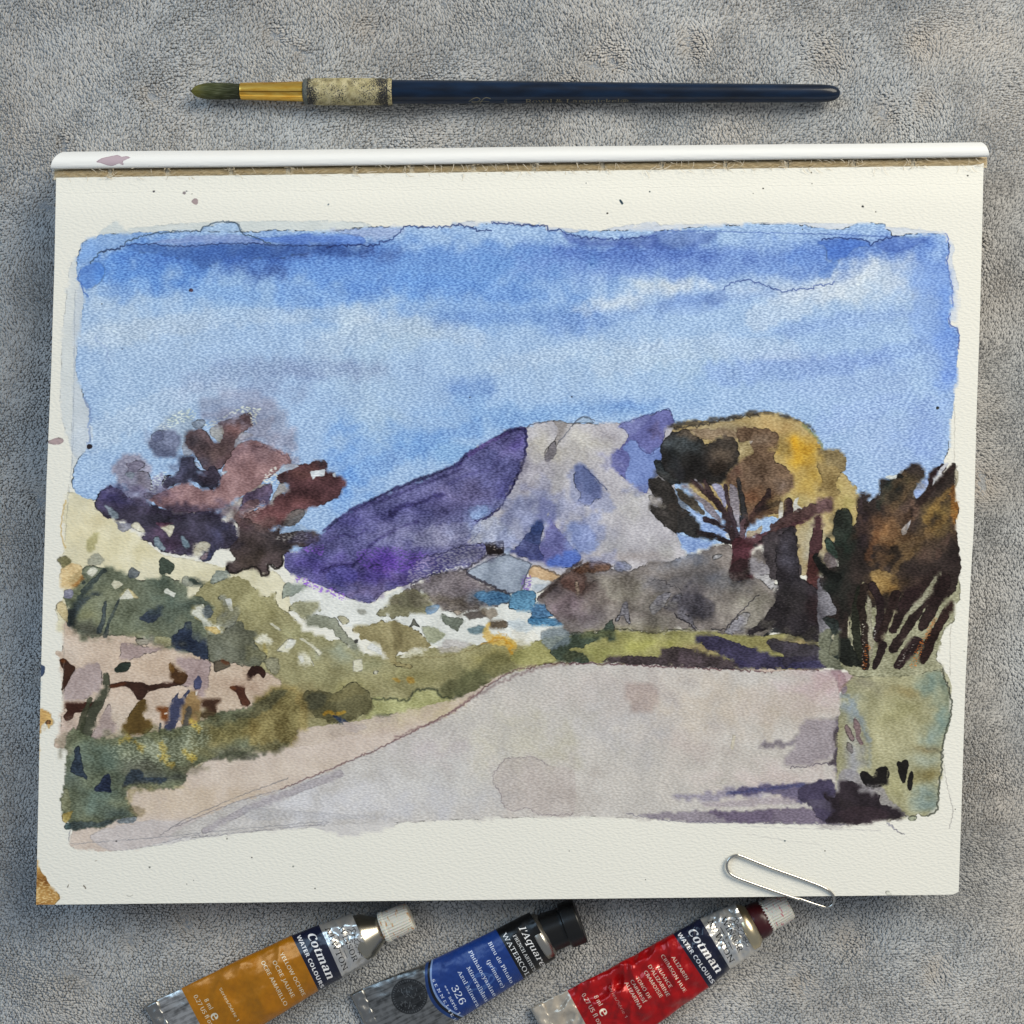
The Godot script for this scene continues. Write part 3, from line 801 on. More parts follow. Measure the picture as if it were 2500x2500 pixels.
func paint_right_tree() -> void:
	fr(FR_F)
	gran = 0.2
	mott = 0.2
	blobs_to_field(0xb29c6c, [[1150, 300, 220, 60, 0xa89878, 0.95], [1550, 290, 160, 70, 0xbfa06a, 0.9], [1750, 480, 140, 110, 0xd2a232, 0.95], [1720, 420, 70, 50, 0xdca428, 0.8], [1850, 700, 140, 130, 0xc0a050, 0.9], [2050, 450, 100, 120, 0xc2a04c, 0.9], [2050, 800, 140, 100, 0xb8a266, 0.9], [1750, 880, 120, 60, 0xb6a468, 0.8], [1880, 1080, 130, 140, 0xb8b298, 0.95], [1850, 1300, 130, 160, 0xaea898, 0.95], [1350, 450, 120, 80, 0xa4946e, 0.9], [2150, 950, 90, 120, 0xa89a5c, 0.9]])
	wash([790, 290, 940, 250, 1120, 250, 1400, 190, 1590, 190, 1800, 260, 1870, 330, 1950, 440, 1985, 590, 2060, 600, 2150, 690, 2220, 760, 2260, 860, 2315, 930, 2310, 990, 2240, 1010, 2210, 1180, 2060, 1200, 2010, 1400, 2000, 1449, 1750, 1449, 1700, 1050, 1500, 1000, 1350, 1000, 1000, 900, 800, 500], -1, 0.97, 0.25, 0.0, 2.0)
	streak([770, 300, 900, 268, 1100, 250, 1400, 190, 1600, 195, 1800, 260, 1890, 330], 50, 16, 0x3a3530, 0.75, 0.0, 4.0, 3.0)
	streak([800, 310, 950, 290, 1100, 262, 1400, 205, 1480, 200], 14, 8, 0x2c2826, 0.7, 0.0, 0.0, 3.0)
	streak([1800, 280, 1900, 370, 1960, 470, 1990, 600], 30, 12, 0x7e8a64, 0.6, 0.0, 3.0, 1.6)
	mott = 0.34
	gran = 0.3
	wash([920, 320, 1050, 315, 1240, 320, 1280, 380, 1150, 370, 1110, 410, 1000, 390], 0x84705e, 0.7, 0.2, 0.0, 2.0)
	blobs_to_field(0x655040, [[1450, 650, 160, 90, 0x6e5a4c, 0.9], [1650, 740, 70, 70, 0x60524c, 0.9], [1400, 830, 120, 90, 0x664432, 0.9], [1450, 380, 120, 60, 0x7c6a5c, 0.9], [1500, 920, 90, 60, 0x5a4434, 0.9], [1260, 660, 60, 60, 0x6a4c44, 0.8]])
	wash([1285, 340, 1330, 300, 1500, 310, 1590, 340, 1625, 400, 1600, 470, 1580, 550, 1660, 600, 1740, 675, 1735, 720, 1748, 770, 1690, 812, 1625, 850, 1620, 960, 1500, 1010, 1400, 1060, 1350, 1000, 1350, 900, 1300, 800, 1220, 770, 1190, 680, 1240, 620, 1350, 535, 1410, 500, 1390, 445, 1400, 400, 1310, 420], -1, 0.95, 0.35, 0.0, 2.0)
	wash([1380, 412, 1410, 405, 1395, 430], 0xbdb4ac, 0.9, 0.1, 0.0, 0.6)
	wash([1300, 420, 1390, 440, 1410, 500, 1340, 535, 1280, 570, 1300, 500], 0xa0906a, 0.85, 0.15, 0.0, 1.4)
	blobs_to_field(0x262424, [[830, 440, 140, 90, 0x4a5156, 0.95], [1190, 480, 110, 110, 0x54483e, 0.95], [900, 640, 200, 80, 0x1d1c1e, 0.9], [1100, 560, 90, 60, 0x302a28, 0.8], [760, 520, 60, 80, 0x222628, 0.8]])
	wash([690, 440, 720, 385, 780, 340, 850, 318, 920, 332, 1000, 400, 1060, 430, 1120, 395, 1200, 365, 1265, 388, 1305, 500, 1280, 580, 1230, 645, 1190, 680, 1182, 742, 1080, 752, 960, 735, 860, 742, 760, 732, 700, 640, 688, 540], -1, 0.97, 0.35, 0.0, 2.2)
	wash([625, 565, 690, 560, 730, 640, 860, 745, 740, 742, 660, 660], 0x262a2c, 0.95, 0.4, 0.0, 1.8)
	wash([590, 720, 640, 700, 700, 700, 790, 790, 850, 930, 960, 990, 1010, 1110, 1050, 1125, 1230, 1195, 1200, 1215, 1100, 1185, 980, 1178, 900, 1150, 760, 1105, 640, 1005, 585, 940, 600, 905, 690, 885, 610, 810], 0x292624, 0.95, 0.4, 0.0, 2.2)
	wash([590, 830, 640, 840, 740, 920, 700, 950, 610, 900], 0x6c6660, 0.6, 0.3, 0.0, 1.6)
	wash([640, 940, 740, 960, 760, 1000, 660, 1000], 0x474240, 0.6, 0.1, 2.0, 1.6)
	# sky and lilac glimpsed through the limbs
	wash([890, 935, 960, 960, 1060, 1050, 1220, 1130, 1245, 1160, 1200, 1172, 1100, 1140, 1010, 1112, 985, 1040], 0x9cb6e2, 0.97, 0.15, 0.0, 1.2)
	wash([1195, 1140, 1230, 1130, 1245, 1165, 1210, 1175], 0xd6dade, 0.9, 0.1, 0.0, 0.8)
	wash([815, 1130, 900, 1160, 1000, 1180, 1100, 1210, 1110, 1230, 1000, 1265, 900, 1300, 860, 1240, 830, 1180], 0x98b2e0, 0.97, 0.2, 0.0, 1.2)
	wash([1120, 1215, 1170, 1215, 1120, 1235], 0xd8d8d6, 0.9, 0.1, 0.0, 0.6)
	wash([830, 740, 880, 745, 980, 830, 1100, 930, 1180, 1060, 1100, 1010, 1000, 900, 920, 820], 0x8d8690, 0.95, 0.2, 0.0, 1.6)
	wash([950, 710, 1000, 740, 1040, 800, 1075, 845, 1020, 795], 0x98949e, 0.95, 0.2, 0.0, 1.2)
	wash([1090, 750, 1165, 755, 1200, 850, 1195, 930, 1150, 860], 0x9c9cb8, 0.95, 0.2, 0.0, 1.2)
	wash([1225, 750, 1280, 770, 1305, 900, 1315, 1060, 1290, 1085, 1240, 930], 0x8c8690, 0.95, 0.2, 0.0, 1.4)
	wash([790, 770, 860, 800, 1000, 920, 1030, 990, 950, 950, 850, 880], 0x504636, 0.9, 0.2, 0.0, 2.0)
	# limbs
	mott = 0.3
	gran = 0.25
	streak([1270, 1200, 1180, 960, 1060, 830, 930, 715], 60, 42, 0x3a2c2e, 0.95, 0.3, 0.0, 1.6)
	streak([1290, 1180, 1220, 1000, 1100, 850, 1030, 720], 50, 34, 0x3b2e30, 0.95, 0.3, 0.0, 1.6)
	streak([1290, 1160, 1230, 950, 1195, 760], 46, 30, 0x40333a, 0.93, 0.3, 0.0, 1.6)
	streak([1345, 1060, 1340, 950, 1320, 840, 1300, 715], 62, 36, 0x27272a, 0.95, 0.3, 0.0, 1.6)
	streak([1310, 1200, 1335, 1090, 1345, 1040], 50, 50, 0x5a4448, 0.9, 0.3, 0.0, 1.6)
	streak([1360, 1080, 1420, 980, 1535, 835], 44, 50, 0x2f2222, 0.95, 0.3, 0.0, 1.6)
	streak([1535, 835, 1530, 790], 40, 34, 0x362a2a, 0.9, 0.3, 0.0, 1.6)
	streak([1440, 960, 1540, 920, 1630, 890], 40, 36, 0x2e2424, 0.9, 0.3, 0.0, 1.4)
	streak([1040, 1020, 1150, 1070, 1260, 1150], 44, 40, 0x33272a, 0.95, 0.3, 0.0, 1.6)
	streak([980, 1120, 1100, 1155, 1230, 1205], 40, 36, 0x2a2224, 0.95, 0.3, 0.0, 1.6)
	wash([1360, 1120, 1430, 1110, 1480, 1065, 1475, 1130, 1410, 1160, 1360, 1200], 0xb6a890, 0.95, 0.3, 0.0, 1.2)
	streak([1300, 1230, 1500, 1170, 1700, 1060, 1932, 930], 80, 76, 0x5a3c42, 0.96, 0.3, 0.0, 2.2)
	streak([1330, 1250, 1500, 1190, 1720, 1085], 34, 30, 0x241b1e, 0.9, 0.1, 0.0, 1.6)
	streak([1690, 1010, 1690, 885], 80, 76, 0x3a2b30, 0.96, 0.35, 0.0, 1.4)
	wash([1240, 1200, 1300, 1160, 1370, 1185, 1430, 1235, 1400, 1290, 1392, 1400, 1400, 1490, 1235, 1490, 1252, 1300], 0x3e2328, 0.96, 0.35, 0.0, 1.6)
	wash([1250, 1260, 1390, 1250, 1380, 1330, 1280, 1330], 0x54303a, 0.5, 0.0, 5.0, 1.6)
	wash([1240, 1380, 1310, 1330, 1390, 1340, 1400, 1449, 1230, 1449], 0x2a1e20, 0.85, 0.1, 2.0, 1.6)
	wash([1620, 905, 1645, 890, 1645, 1030, 1615, 1052], 0xdcdcd8, 0.97, 0.1, 0.0, 0.8)
	wash([1735, 880, 1775, 845, 1760, 905, 1805, 940, 1765, 972, 1732, 965], 0xdcdcd6, 0.97, 0.1, 0.0, 0.8)
	wash([1490, 1160, 1600, 1110, 1740, 1090, 1770, 1300, 1780, 1500, 1560, 1500, 1500, 1320], 0x3e383c, 0.95, 0.3, 0.0, 2.0)
	wash([1400, 1320, 1450, 1330, 1530, 1400, 1540, 1460, 1400, 1460, 1370, 1400], 0x98949a, 0.9, 0.4, 0.0, 2.0)
	fr(FR_G)
	wash([290, 155, 310, 145, 380, 155, 450, 150, 500, 170, 535, 215, 530, 290, 495, 350, 455, 415, 480, 500, 430, 560, 370, 500, 310, 470, 340, 420, 320, 310], 0x8c7850, 0.92, 0.4, 0.0, 2.4)
	streak([-40, 775, 100, 700, 280, 620, 395, 585], 70, 96, 0x55403f, 0.95, 0.35, 0.0, 3.0)
	wash([320, 530, 400, 520, 435, 580, 410, 650, 350, 670, 300, 620], 0x6a5254, 0.7, 0.3, 0.0, 4.0)
	wash([290, 680, 355, 680, 345, 900, 322, 1000, 330, 1200, 322, 1500, 230, 1500, 220, 1180, 265, 800], 0x3e282c, 0.96, 0.35, 0.0, 1.6)
	wash([235, 1000, 320, 1000, 320, 1300, 225, 1300], 0x4a2a26, 0.6, 0.0, 4.0, 2.0)
	blobs_to_field(0x2c282c, [[80, 1000, 80, 120, 0x44424c, 0.9], [100, 1350, 160, 120, 0x2a2628, 0.9], [270, 1400, 60, 120, 0x301c1c, 0.8]])
	wash([0, 830, 110, 770, 150, 900, 172, 1150, 222, 1180, 330, 1300, 335, 1645, 200, 1640, 50, 1590, -80, 1570, -260, 1610, -100, 1460, -20, 1300, -20, 1000], -1, 0.96, 0.35, 0.0, 2.0)
	wash([330, 1230, 420, 1340, 450, 1440, 360, 1470, 330, 1450], 0x8a8490, 0.85, 0.2, 0.0, 1.6)
	dry = 0.72
	wash([-40, 900, 150, 900, 170, 1300, 300, 1640, -60, 1580], 0x8a8684, 0.5, 0.0, 0.0, 2.0)
	dry = -2.0


func paint_hedge() -> void:
	# the grass strip and its cast shadows
	fr(FR_J)
	gran = 0.2
	mott = 0.2
	blobs_to_field(0x9c9864, [[750, 470, 200, 60, 0xa6a45c, 0.9], [450, 530, 150, 40, 0x98985c, 0.8], [1100, 500, 160, 50, 0xa2926a, 0.9], [1500, 450, 150, 40, 0x8c8456, 0.9], [1750, 460, 160, 40, 0xa2906a, 0.9], [-150, 560, 200, 60, 0x8c8a58, 0.8]])
	wash([-150, 560, 60, 440, 200, 420, 430, 400, 560, 375, 820, 395, 1090, 380, 1560, 415, 1932, 400, 1960, 640, 1400, 632, 1000, 622, 700, 610, 200, 600, -50, 630], -1, 0.97, 0.2, 0.0, 1.6)
	mott = 0.34
	blobs_to_field(0x7c7470, [[250, 60, 110, 60, 0x4e3a36, 0.95], [120, 110, 80, 60, 0x4c4448, 0.9], [260, 200, 130, 80, 0x7a6870, 0.9], [350, 300, 140, 60, 0x827a7e, 0.8], [650, 100, 180, 80, 0x8a8478, 0.9], [850, 60, 160, 60, 0x6c6a70, 0.8], [1080, 200, 130, 110, 0x45424a, 0.9], [1450, 180, 150, 110, 0x8c877c, 0.95], [1560, 330, 120, 60, 0x8e8a7e, 0.9], [800, 330, 160, 50, 0x868078, 0.9], [620, 360, 160, 30, 0x8a8468, 0.8], [1200, 20, 200, 60, 0x5a5c66, 0.9], [1000, -120, 160, 60, 0x6c7486, 0.9], [500, -60, 180, 60, 0x747076, 0.8]])
	var o := to_tex([240, 410, 190, 330, 120, 270, 40, 160])
	fr(FR_E)
	o.append_array(to_tex([1620, 1215, 1700, 1130, 1780, 1080, 1860, 1040, 1932, 1010]))
	fr(FR_F)
	o.append_array(to_tex([100, 1380, 230, 1362, 310, 1410, 450, 1425, 640, 1345, 760, 1355, 900, 1300, 1080, 1240, 1200, 1225, 1380, 1300, 1480, 1260, 1540, 1350]))
	fr(FR_J)
	o.append_array(to_tex([1500, 0, 1600, 90, 1690, 150, 1700, 200, 1735, 270, 1640, 350, 1570, 420, 1290, 412, 1090, 382, 960, 378, 820, 402, 700, 385, 560, 378, 430, 392]))
	lay(rounded(o, true, 3.0, 0.7), -1, 0.97, 0.35, 0.0, 2.0)
	gran = 0.35
	wash([180, 30, 320, -40, 360, 60, 330, 150, 250, 120, 200, 90], 0x4e3630, 0.6, 0.2, 3.0, 2.0)
	streak([60, 160, 180, 40, 260, -30, 330, -80], 30, 24, 0x3a302e, 0.7, 0.1, 2.0, 2.0)
	wash([285, 55, 312, 60, 320, 150, 295, 150], 0x8c7c6c, 0.7, 0.3, 0.0, 1.2)
	wash([780, 235, 850, 150, 920, 120, 935, 150, 880, 220, 830, 278], 0x8a8890, 0.9, 0.5, 0.0, 2.0)
	wash([935, 200, 960, 150, 1005, 125, 1000, 170, 950, 210], 0x8c8a90, 0.9, 0.4, 0.0, 1.6)
	wash([550, 318, 600, 230, 625, 190, 645, 205, 662, 335, 650, 342, 625, 300, 605, 285, 580, 320], 0x78767e, 0.9, 0.5, 0.0, 1.6)
	wash([950, 160, 1100, 130, 1220, 200, 1210, 290, 1100, 300, 1000, 250, 900, 250], 0x3c3a42, 0.6, 0.1, 5.0, 3.0)
	wash([965, 270, 1010, 215, 1040, 220, 1020, 260, 1070, 290, 1085, 320, 1108, 385, 1080, 382, 1050, 340, 1000, 310], 0x5e5c64, 0.8, 0.5, 0.0, 2.4)
	streak([960, 270, 1000, 310, 1050, 340, 1100, 385], 8, 6, 0x201e24, 0.8, 0.0, 0.0, 2.0)
	streak([1060, 290, 1110, 260, 1150, 235], 16, 20, 0x46444c, 0.8, 0.3, 0.0, 2.0)
	streak([1110, 10, 1010, 130, 930, 200, 900, 235], 10, 24, 0x44424a, 0.8, 0.2, 0.0, 2.0)
	streak([1000, 105, 930, 80, 860, 40, 780, 60], 6, 5, 0x2c2a2e, 0.7, 0.0, 0.0, 2.4)
	wash([1295, 395, 1360, 310, 1420, 260, 1470, 275, 1445, 340, 1410, 410, 1360, 400, 1330, 415], 0x8c8a92, 0.92, 0.45, 0.0, 2.4)
	streak([1520, 140, 1400, 260, 1300, 372, 1205, 378], 5, 10, 0x2c2a30, 0.8, 0.0, 0.0, 1.8)
	streak([330, 140, 400, 60, 470, 40], 6, 5, 0x3a3634, 0.6, 0.0, 0.0, 2.0)
	thin([240, 405, 430, 390, 560, 376, 700, 383, 820, 400, 960, 378, 1090, 382, 1100, 390], 3.0, 0x3a382e, 0.7, 1.6)
	wash([1340, 0, 1440, -10, 1430, 40, 1380, 60], 0x485078, 0.7, 0.3, 0.0, 1.6)
	wash([1440, 0, 1560, -20, 1640, 60, 1690, 100, 1600, 100, 1520, 30], 0x9c9a9e, 0.85, 0.5, 0.0, 2.0)
	fr(FR_F)
	wash([1090, 1310, 1150, 1295, 1175, 1310, 1130, 1345, 1095, 1350], 0x8a8c92, 0.7, 0.5, 0.0, 1.2)
	wash([310, 1390, 400, 1350, 460, 1390, 440, 1430, 340, 1430], 0x6a7088, 0.7, 0.4, 2.0, 1.6)
	wash([0, 1430, 100, 1370, 240, 1355, 310, 1390, 250, 1440, 100, 1449], 0x5a3c2c, 0.7, 0.3, 2.0, 2.4)
	streak([0, 1435, 100, 1372, 230, 1358, 300, 1395], 9, 7, 0x2a1e1a, 0.7, 0.0, 0.0, 2.4)
	# shadows on the grass
	fr(FR_J)
	gran = 0.25
	mott = 0.3
	wash([480, 600, 500, 572, 600, 556, 720, 558, 850, 560, 850, 530, 880, 502, 1060, 505, 1190, 545, 1330, 580, 1440, 600, 1420, 645, 1100, 632, 900, 622], 0x3f363c, 0.93, 0.25, 0.0, 1.8)
	wash([1088, 412, 1200, 408, 1380, 468, 1550, 525, 1700, 560, 1932, 560, 1960, 640, 1680, 645, 1440, 642, 1330, 575, 1200, 518, 1120, 462], 0x373350, 0.93, 0.3, 0.0, 1.8)
	wash([1580, 470, 1620, 438, 1760, 465, 1950, 495, 1980, 640, 1700, 625, 1690, 555, 1610, 510], 0x36323f, 0.9, 0.4, 0.0, 1.8)
	wash([1750, 600, 1960, 590, 1960, 640, 1740, 640], 0x3c3a5c, 0.6, 0.0, 3.0, 1.6)
	wash([120, 520, 240, 420, 340, 400, 440, 392, 500, 340, 545, 305, 550, 385, 572, 430, 555, 466, 520, 450, 470, 440, 430, 445, 400, 472, 320, 500, 240, 512, 330, 545, 388, 588, 360, 608, 200, 595, 150, 560], 0x3a463e, 0.9, 0.35, 0.0, 2.4)
	wash([60, 400, 140, 360, 240, 390, 250, 470, 130, 520, 60, 460], 0x7e8a92, 0.8, 0.3, 3.0, 2.4)
	wash([1560, 420, 1640, 350, 1735, 280, 1932, 280, 1960, 440, 1850, 460, 1760, 410, 1640, 400], 0x2a2c2e, 0.95, 0.2, 0.0, 2.0)


func paint_bush() -> void:
	fr(FR_G)
	gran = 0.3
	mott = 0.25
	wash([310, 1180, 400, 1240, 520, 1300, 560, 1500, 540, 1850, 440, 1870, 330, 1840, 320, 1640], 0x77757c, 0.95, 0.1, 0.0, 1.6)
	wash([330, 1600, 420, 1560, 560, 1620, 560, 1860, 380, 1870, 320, 1800], 0x6c6f5c, 0.9, 0.0, 3.0, 1.6)
	wash([480, 1780, 560, 1400, 700, 1180, 1000, 1200, 1270, 1100, 1420, 1150, 1425, 1330, 1390, 1400, 1385, 1500, 1310, 1560, 1280, 1680, 1240, 1800, 1290, 1880, 1000, 1932, 600, 1932], 0x9a997e, 0.97, 0.25, 0.0, 2.0)
	blobs_to_field(0x2e2624, [[850, 800, 120, 130, 0x7c5836, 0.95], [830, 1190, 100, 80, 0xa07c46, 0.95], [760, 700, 80, 60, 0x6a4a34, 0.8], [1270, 620, 110, 110, 0x7a6338, 0.95], [1395, 620, 35, 120, 0x84582e, 0.95], [1180, 800, 110, 70, 0x6e5838, 0.9], [1000, 900, 100, 80, 0x77603c, 0.9], [1020, 400, 120, 90, 0x54482f, 0.9], [940, 520, 110, 80, 0x43372a, 0.9], [1000, 620, 60, 100, 0x56443c, 0.9], [1150, 950, 90, 70, 0x564238, 0.8], [500, 850, 90, 220, 0x1e2822, 0.95], [660, 850, 60, 200, 0x2e2426, 0.9], [450, 1200, 130, 120, 0x161a18, 0.95], [1150, 1250, 200, 120, 0x2a1e1e, 0.95], [1370, 1000, 60, 120, 0x241c1c, 0.9], [1200, 470, 80, 60, 0x2a2222, 0.95], [860, 430, 60, 60, 0x1a201e, 0.9]])
	wash([370, 860, 400, 840, 435, 880, 430, 760, 440, 690, 460, 635, 500, 615, 550, 622, 582, 680, 590, 750, 618, 690, 622, 560, 632, 490, 680, 485, 716, 520, 712, 570, 750, 530, 798, 490, 800, 410, 840, 375, 880, 380, 940, 368, 990, 312, 1050, 270, 1090, 258, 1150, 312, 1152, 370, 1110, 430, 1070, 475, 1082, 535, 1110, 500, 1160, 445, 1172, 350, 1200, 318, 1270, 290, 1305, 265, 1300, 300, 1260, 320, 1235, 370, 1210, 440, 1260, 390, 1320, 320, 1370, 262, 1396, 285, 1385, 350, 1412, 400, 1380, 440, 1400, 560, 1420, 650, 1392, 740, 1405, 850, 1422, 920, 1420, 980, 1434, 1010, 1425, 1150, 1400, 1250, 1340, 1310, 1250, 1380, 1050, 1400, 800, 1400, 650, 1350, 600, 1400, 560, 1500, 560, 1830, 480, 1800, 478, 1560, 360, 1480, 440, 1440, 452, 1400, 400, 1300, 330, 1220, 330, 1120, 280, 1030, 285, 990, 320, 995, 380, 1085, 470, 1065, 400, 970], -1, 0.97, 0.3, 0.0, 2.0)
	wash([850, 1010, 870, 930, 920, 900, 965, 950, 980, 1000, 950, 1080, 900, 1110, 865, 1070], 0x2e2620, 0.9, 0.1, 3.0, 3.0)
	wash([720, 1130, 800, 1100, 930, 1150, 940, 1200, 860, 1250, 800, 1300, 760, 1220], 0x9c8050, 0.7, 0.1, 3.0, 2.0)
	wash([740, 790, 800, 720, 900, 690, 970, 760, 930, 850, 820, 890, 740, 880], 0x8a6646, 0.6, 0.0, 8.0, 3.0)
	wash([1380, 420, 1398, 560, 1418, 650, 1390, 740, 1360, 640, 1350, 500], 0x94622e, 0.6, 0.0, 4.0, 2.0)
	wash([370, 860, 400, 842, 440, 900, 470, 1000, 440, 1010, 390, 950], 0x33443c, 0.8, 0.3, 0.0, 1.4)
	wash([440, 690, 465, 630, 540, 620, 585, 690, 585, 780, 520, 900, 440, 900], 0x26302a, 0.6, 0.2, 3.0, 1.6)
	wash([380, 960, 440, 1000, 465, 1060, 390, 1080, 350, 1020], 0x60555a, 0.8, 0.1, 2.0, 1.6)
	streak([300, 1000, 370, 1110, 460, 1160], 60, 80, 0x151716, 0.95, 0.2, 0.0, 1.6)
	streak([690, 660, 660, 780, 640, 900], 60, 60, 0x2a2226, 0.5, 0.0, 4.0, 2.0)
	streak([1380, 290, 1240, 420, 1120, 560, 1020, 690], 46, 60, 0x2a201e, 0.8, 0.1, 3.0, 2.0)
	streak([1290, 290, 1220, 350, 1190, 430], 60, 34, 0x2c1e22, 0.85, 0.2, 0.0, 2.0)
	wash([1390, 290, 1412, 330, 1418, 400, 1395, 440, 1385, 350], 0xa09880, 0.7, 0.3, 0.0, 1.4)
	for q in [[820, 560, 900, 430, 1000, 330, 60, 0x5a4a38], [900, 640, 980, 520, 1080, 400, 60, 0x66523c], [1160, 700, 1260, 560, 1350, 470, 70, 0x8a6c3c], [1180, 820, 1290, 720, 1370, 640, 60, 0x80643c], [700, 1000, 760, 860, 800, 720, 50, 0x6c4a32], [1000, 1000, 1080, 880, 1180, 800, 70, 0x7a6244], [900, 1180, 960, 1040, 1040, 960, 60, 0x6e583c], [1240, 1000, 1300, 900, 1360, 820, 50, 0x4e3c34], [640, 560, 650, 700, 630, 820, 40, 0x3c3236], [780, 600, 830, 520, 870, 440, 50, 0x2a302c], [1050, 560, 1090, 640, 1040, 720, 40, 0x6e5648]]:
		streak([q[0], q[1], q[2], q[3], q[4], q[5]], q[6], q[6] * 0.7, q[7], 0.6, 0.0, 4.0, 4.0)
	# slits of sky and paper
	wash([1068, 485, 1110, 420, 1150, 395, 1160, 375, 1185, 395, 1160, 460, 1105, 535, 1085, 540], 0x9fb4e0, 0.97, 0.1, 0.0, 1.2)
	wash([1207, 445, 1235, 370, 1262, 320, 1310, 265, 1345, 255, 1300, 320, 1240, 400], 0xcfd0d6, 0.97, 0.1, 0.0, 1.2)
	wash([968, 785, 1000, 745, 1045, 700, 1040, 735, 1015, 775, 1005, 815, 978, 828], 0xc4c4ca, 0.97, 0.1, 0.0, 1.0)
	wash([840, 370, 880, 355, 935, 352, 920, 380, 880, 385], 0xd8dcd8, 0.95, 0.1, 0.0, 1.0)
	wash([935, 350, 960, 340, 990, 360, 975, 382, 940, 380], 0x1e1e1c, 0.95, 0.1, 0.0, 1.0)
	# reeds
	wash([590, 1480, 580, 1400, 640, 1250, 668, 1190, 690, 1230, 640, 1330, 600, 1430], 0xb0a88a, 0.97, 0.2, 0.0, 1.2)
	streak([640, 1250, 610, 1450, 620, 1650, 660, 1830], 60, 80, 0x24261f, 0.96, 0.25, 0.0, 1.6)
	streak([560, 1470, 552, 1600, 592, 1730], 12, 12, 0xc6c0a4, 0.95, 0.1, 0.0, 1.0)
	streak([680, 1230, 650, 1350, 680, 1600, 690, 1860], 60, 60, 0x2c2320, 0.96, 0.25, 0.0, 1.6)
	streak([740, 1220, 790, 1330, 800, 1480, 775, 1640], 70, 60, 0x2a2022, 0.96, 0.25, 0.0, 1.6)
	streak([930, 1300, 850, 1500, 790, 1670], 90, 50, 0x2a1f1e, 0.96, 0.25, 0.0, 1.6)
	streak([1060, 1280, 960, 1430, 905, 1560], 120, 80, 0x281d1e, 0.96, 0.25, 0.0, 1.6)
	streak([1150, 1340, 1010, 1560, 905, 1720], 70, 70, 0x281e1e, 0.96, 0.25, 0.0, 1.6)
	streak([1300, 1180, 1220, 1380, 1130, 1550], 130, 70, 0x271d1d, 0.96, 0.25, 0.0, 1.6)
	streak([1365, 1365, 1260, 1540, 1180, 1700, 1140, 1790], 60, 90, 0x2b1d1c, 0.96, 0.25, 0.0, 1.6)
	streak([825, 1690, 760, 1860], 60, 50, 0x261d1e, 0.96, 0.25, 0.0, 1.6)
	streak([1090, 1670, 1000, 1770, 940, 1850], 110, 70, 0x2c2022, 0.96, 0.25, 0.0, 1.6)
	wash([1270, 1105, 1240, 1200, 1170, 1330, 1080, 1420, 1000, 1490, 945, 1552, 1000, 1450, 1130, 1290, 1200, 1200], 0x9c9a84, 0.95, 0.3, 0.0, 1.2)
	wash([975, 1280, 940, 1370, 900, 1500, 850, 1600, 800, 1690, 870, 1540, 920, 1400], 0xa6a083, 0.95, 0.2, 0.0, 1.2)
	wash([700, 1290, 728, 1340, 735, 1500, 750, 1680, 720, 1850, 705, 1600, 695, 1420], 0x9f9a86, 0.95, 0.2, 0.0, 1.2)
	dry = 0.25
	streak([1240, 1480, 1140, 1660, 1060, 1850], 26, 60, 0xb0622c, 0.9, 0.0, 0.0, 2.0)
	streak([700, 1700, 670, 1860], 40, 30, 0xa85a28, 0.9, 0.0, 0.0, 2.0)
	streak([670, 1480, 660, 1860], 10, 10, 0xc0bcac, 0.9, 0.0, 0.0, 2.0)
	streak([745, 1460, 760, 1640], 20, 10, 0x9c9c96, 0.9, 0.0, 0.0, 2.0)
	streak([1060, 1690, 930, 1860], 30, 16, 0x9c9a90, 0.8, 0.0, 0.0, 2.0)
	dry = -2.0
	streak([1230, 1500, 1160, 1630], 24, 14, 0xa47c54, 0.7, 0.1, 0.0, 1.6)
	wash([340, 1480, 440, 1470, 480, 1560, 480, 1800, 410, 1760, 420, 1600, 400, 1540], 0x2b3230, 0.9, 0.2, 0.0, 2.0)
	wash([418, 1620, 440, 1605, 438, 1650, 420, 1650], 0xd0cab0, 0.95, 0.1, 0.0, 0.8)
	wash([415, 1650, 470, 1600, 478, 1760, 400, 1770], 0x7c7c66, 0.7, 0.2, 2.0, 1.6)
	wash([560, 1640, 600, 1740, 650, 1840, 600, 1860, 480, 1810, 480, 1640], 0x1e211e, 0.95, 0.2, 0.0, 2.0)


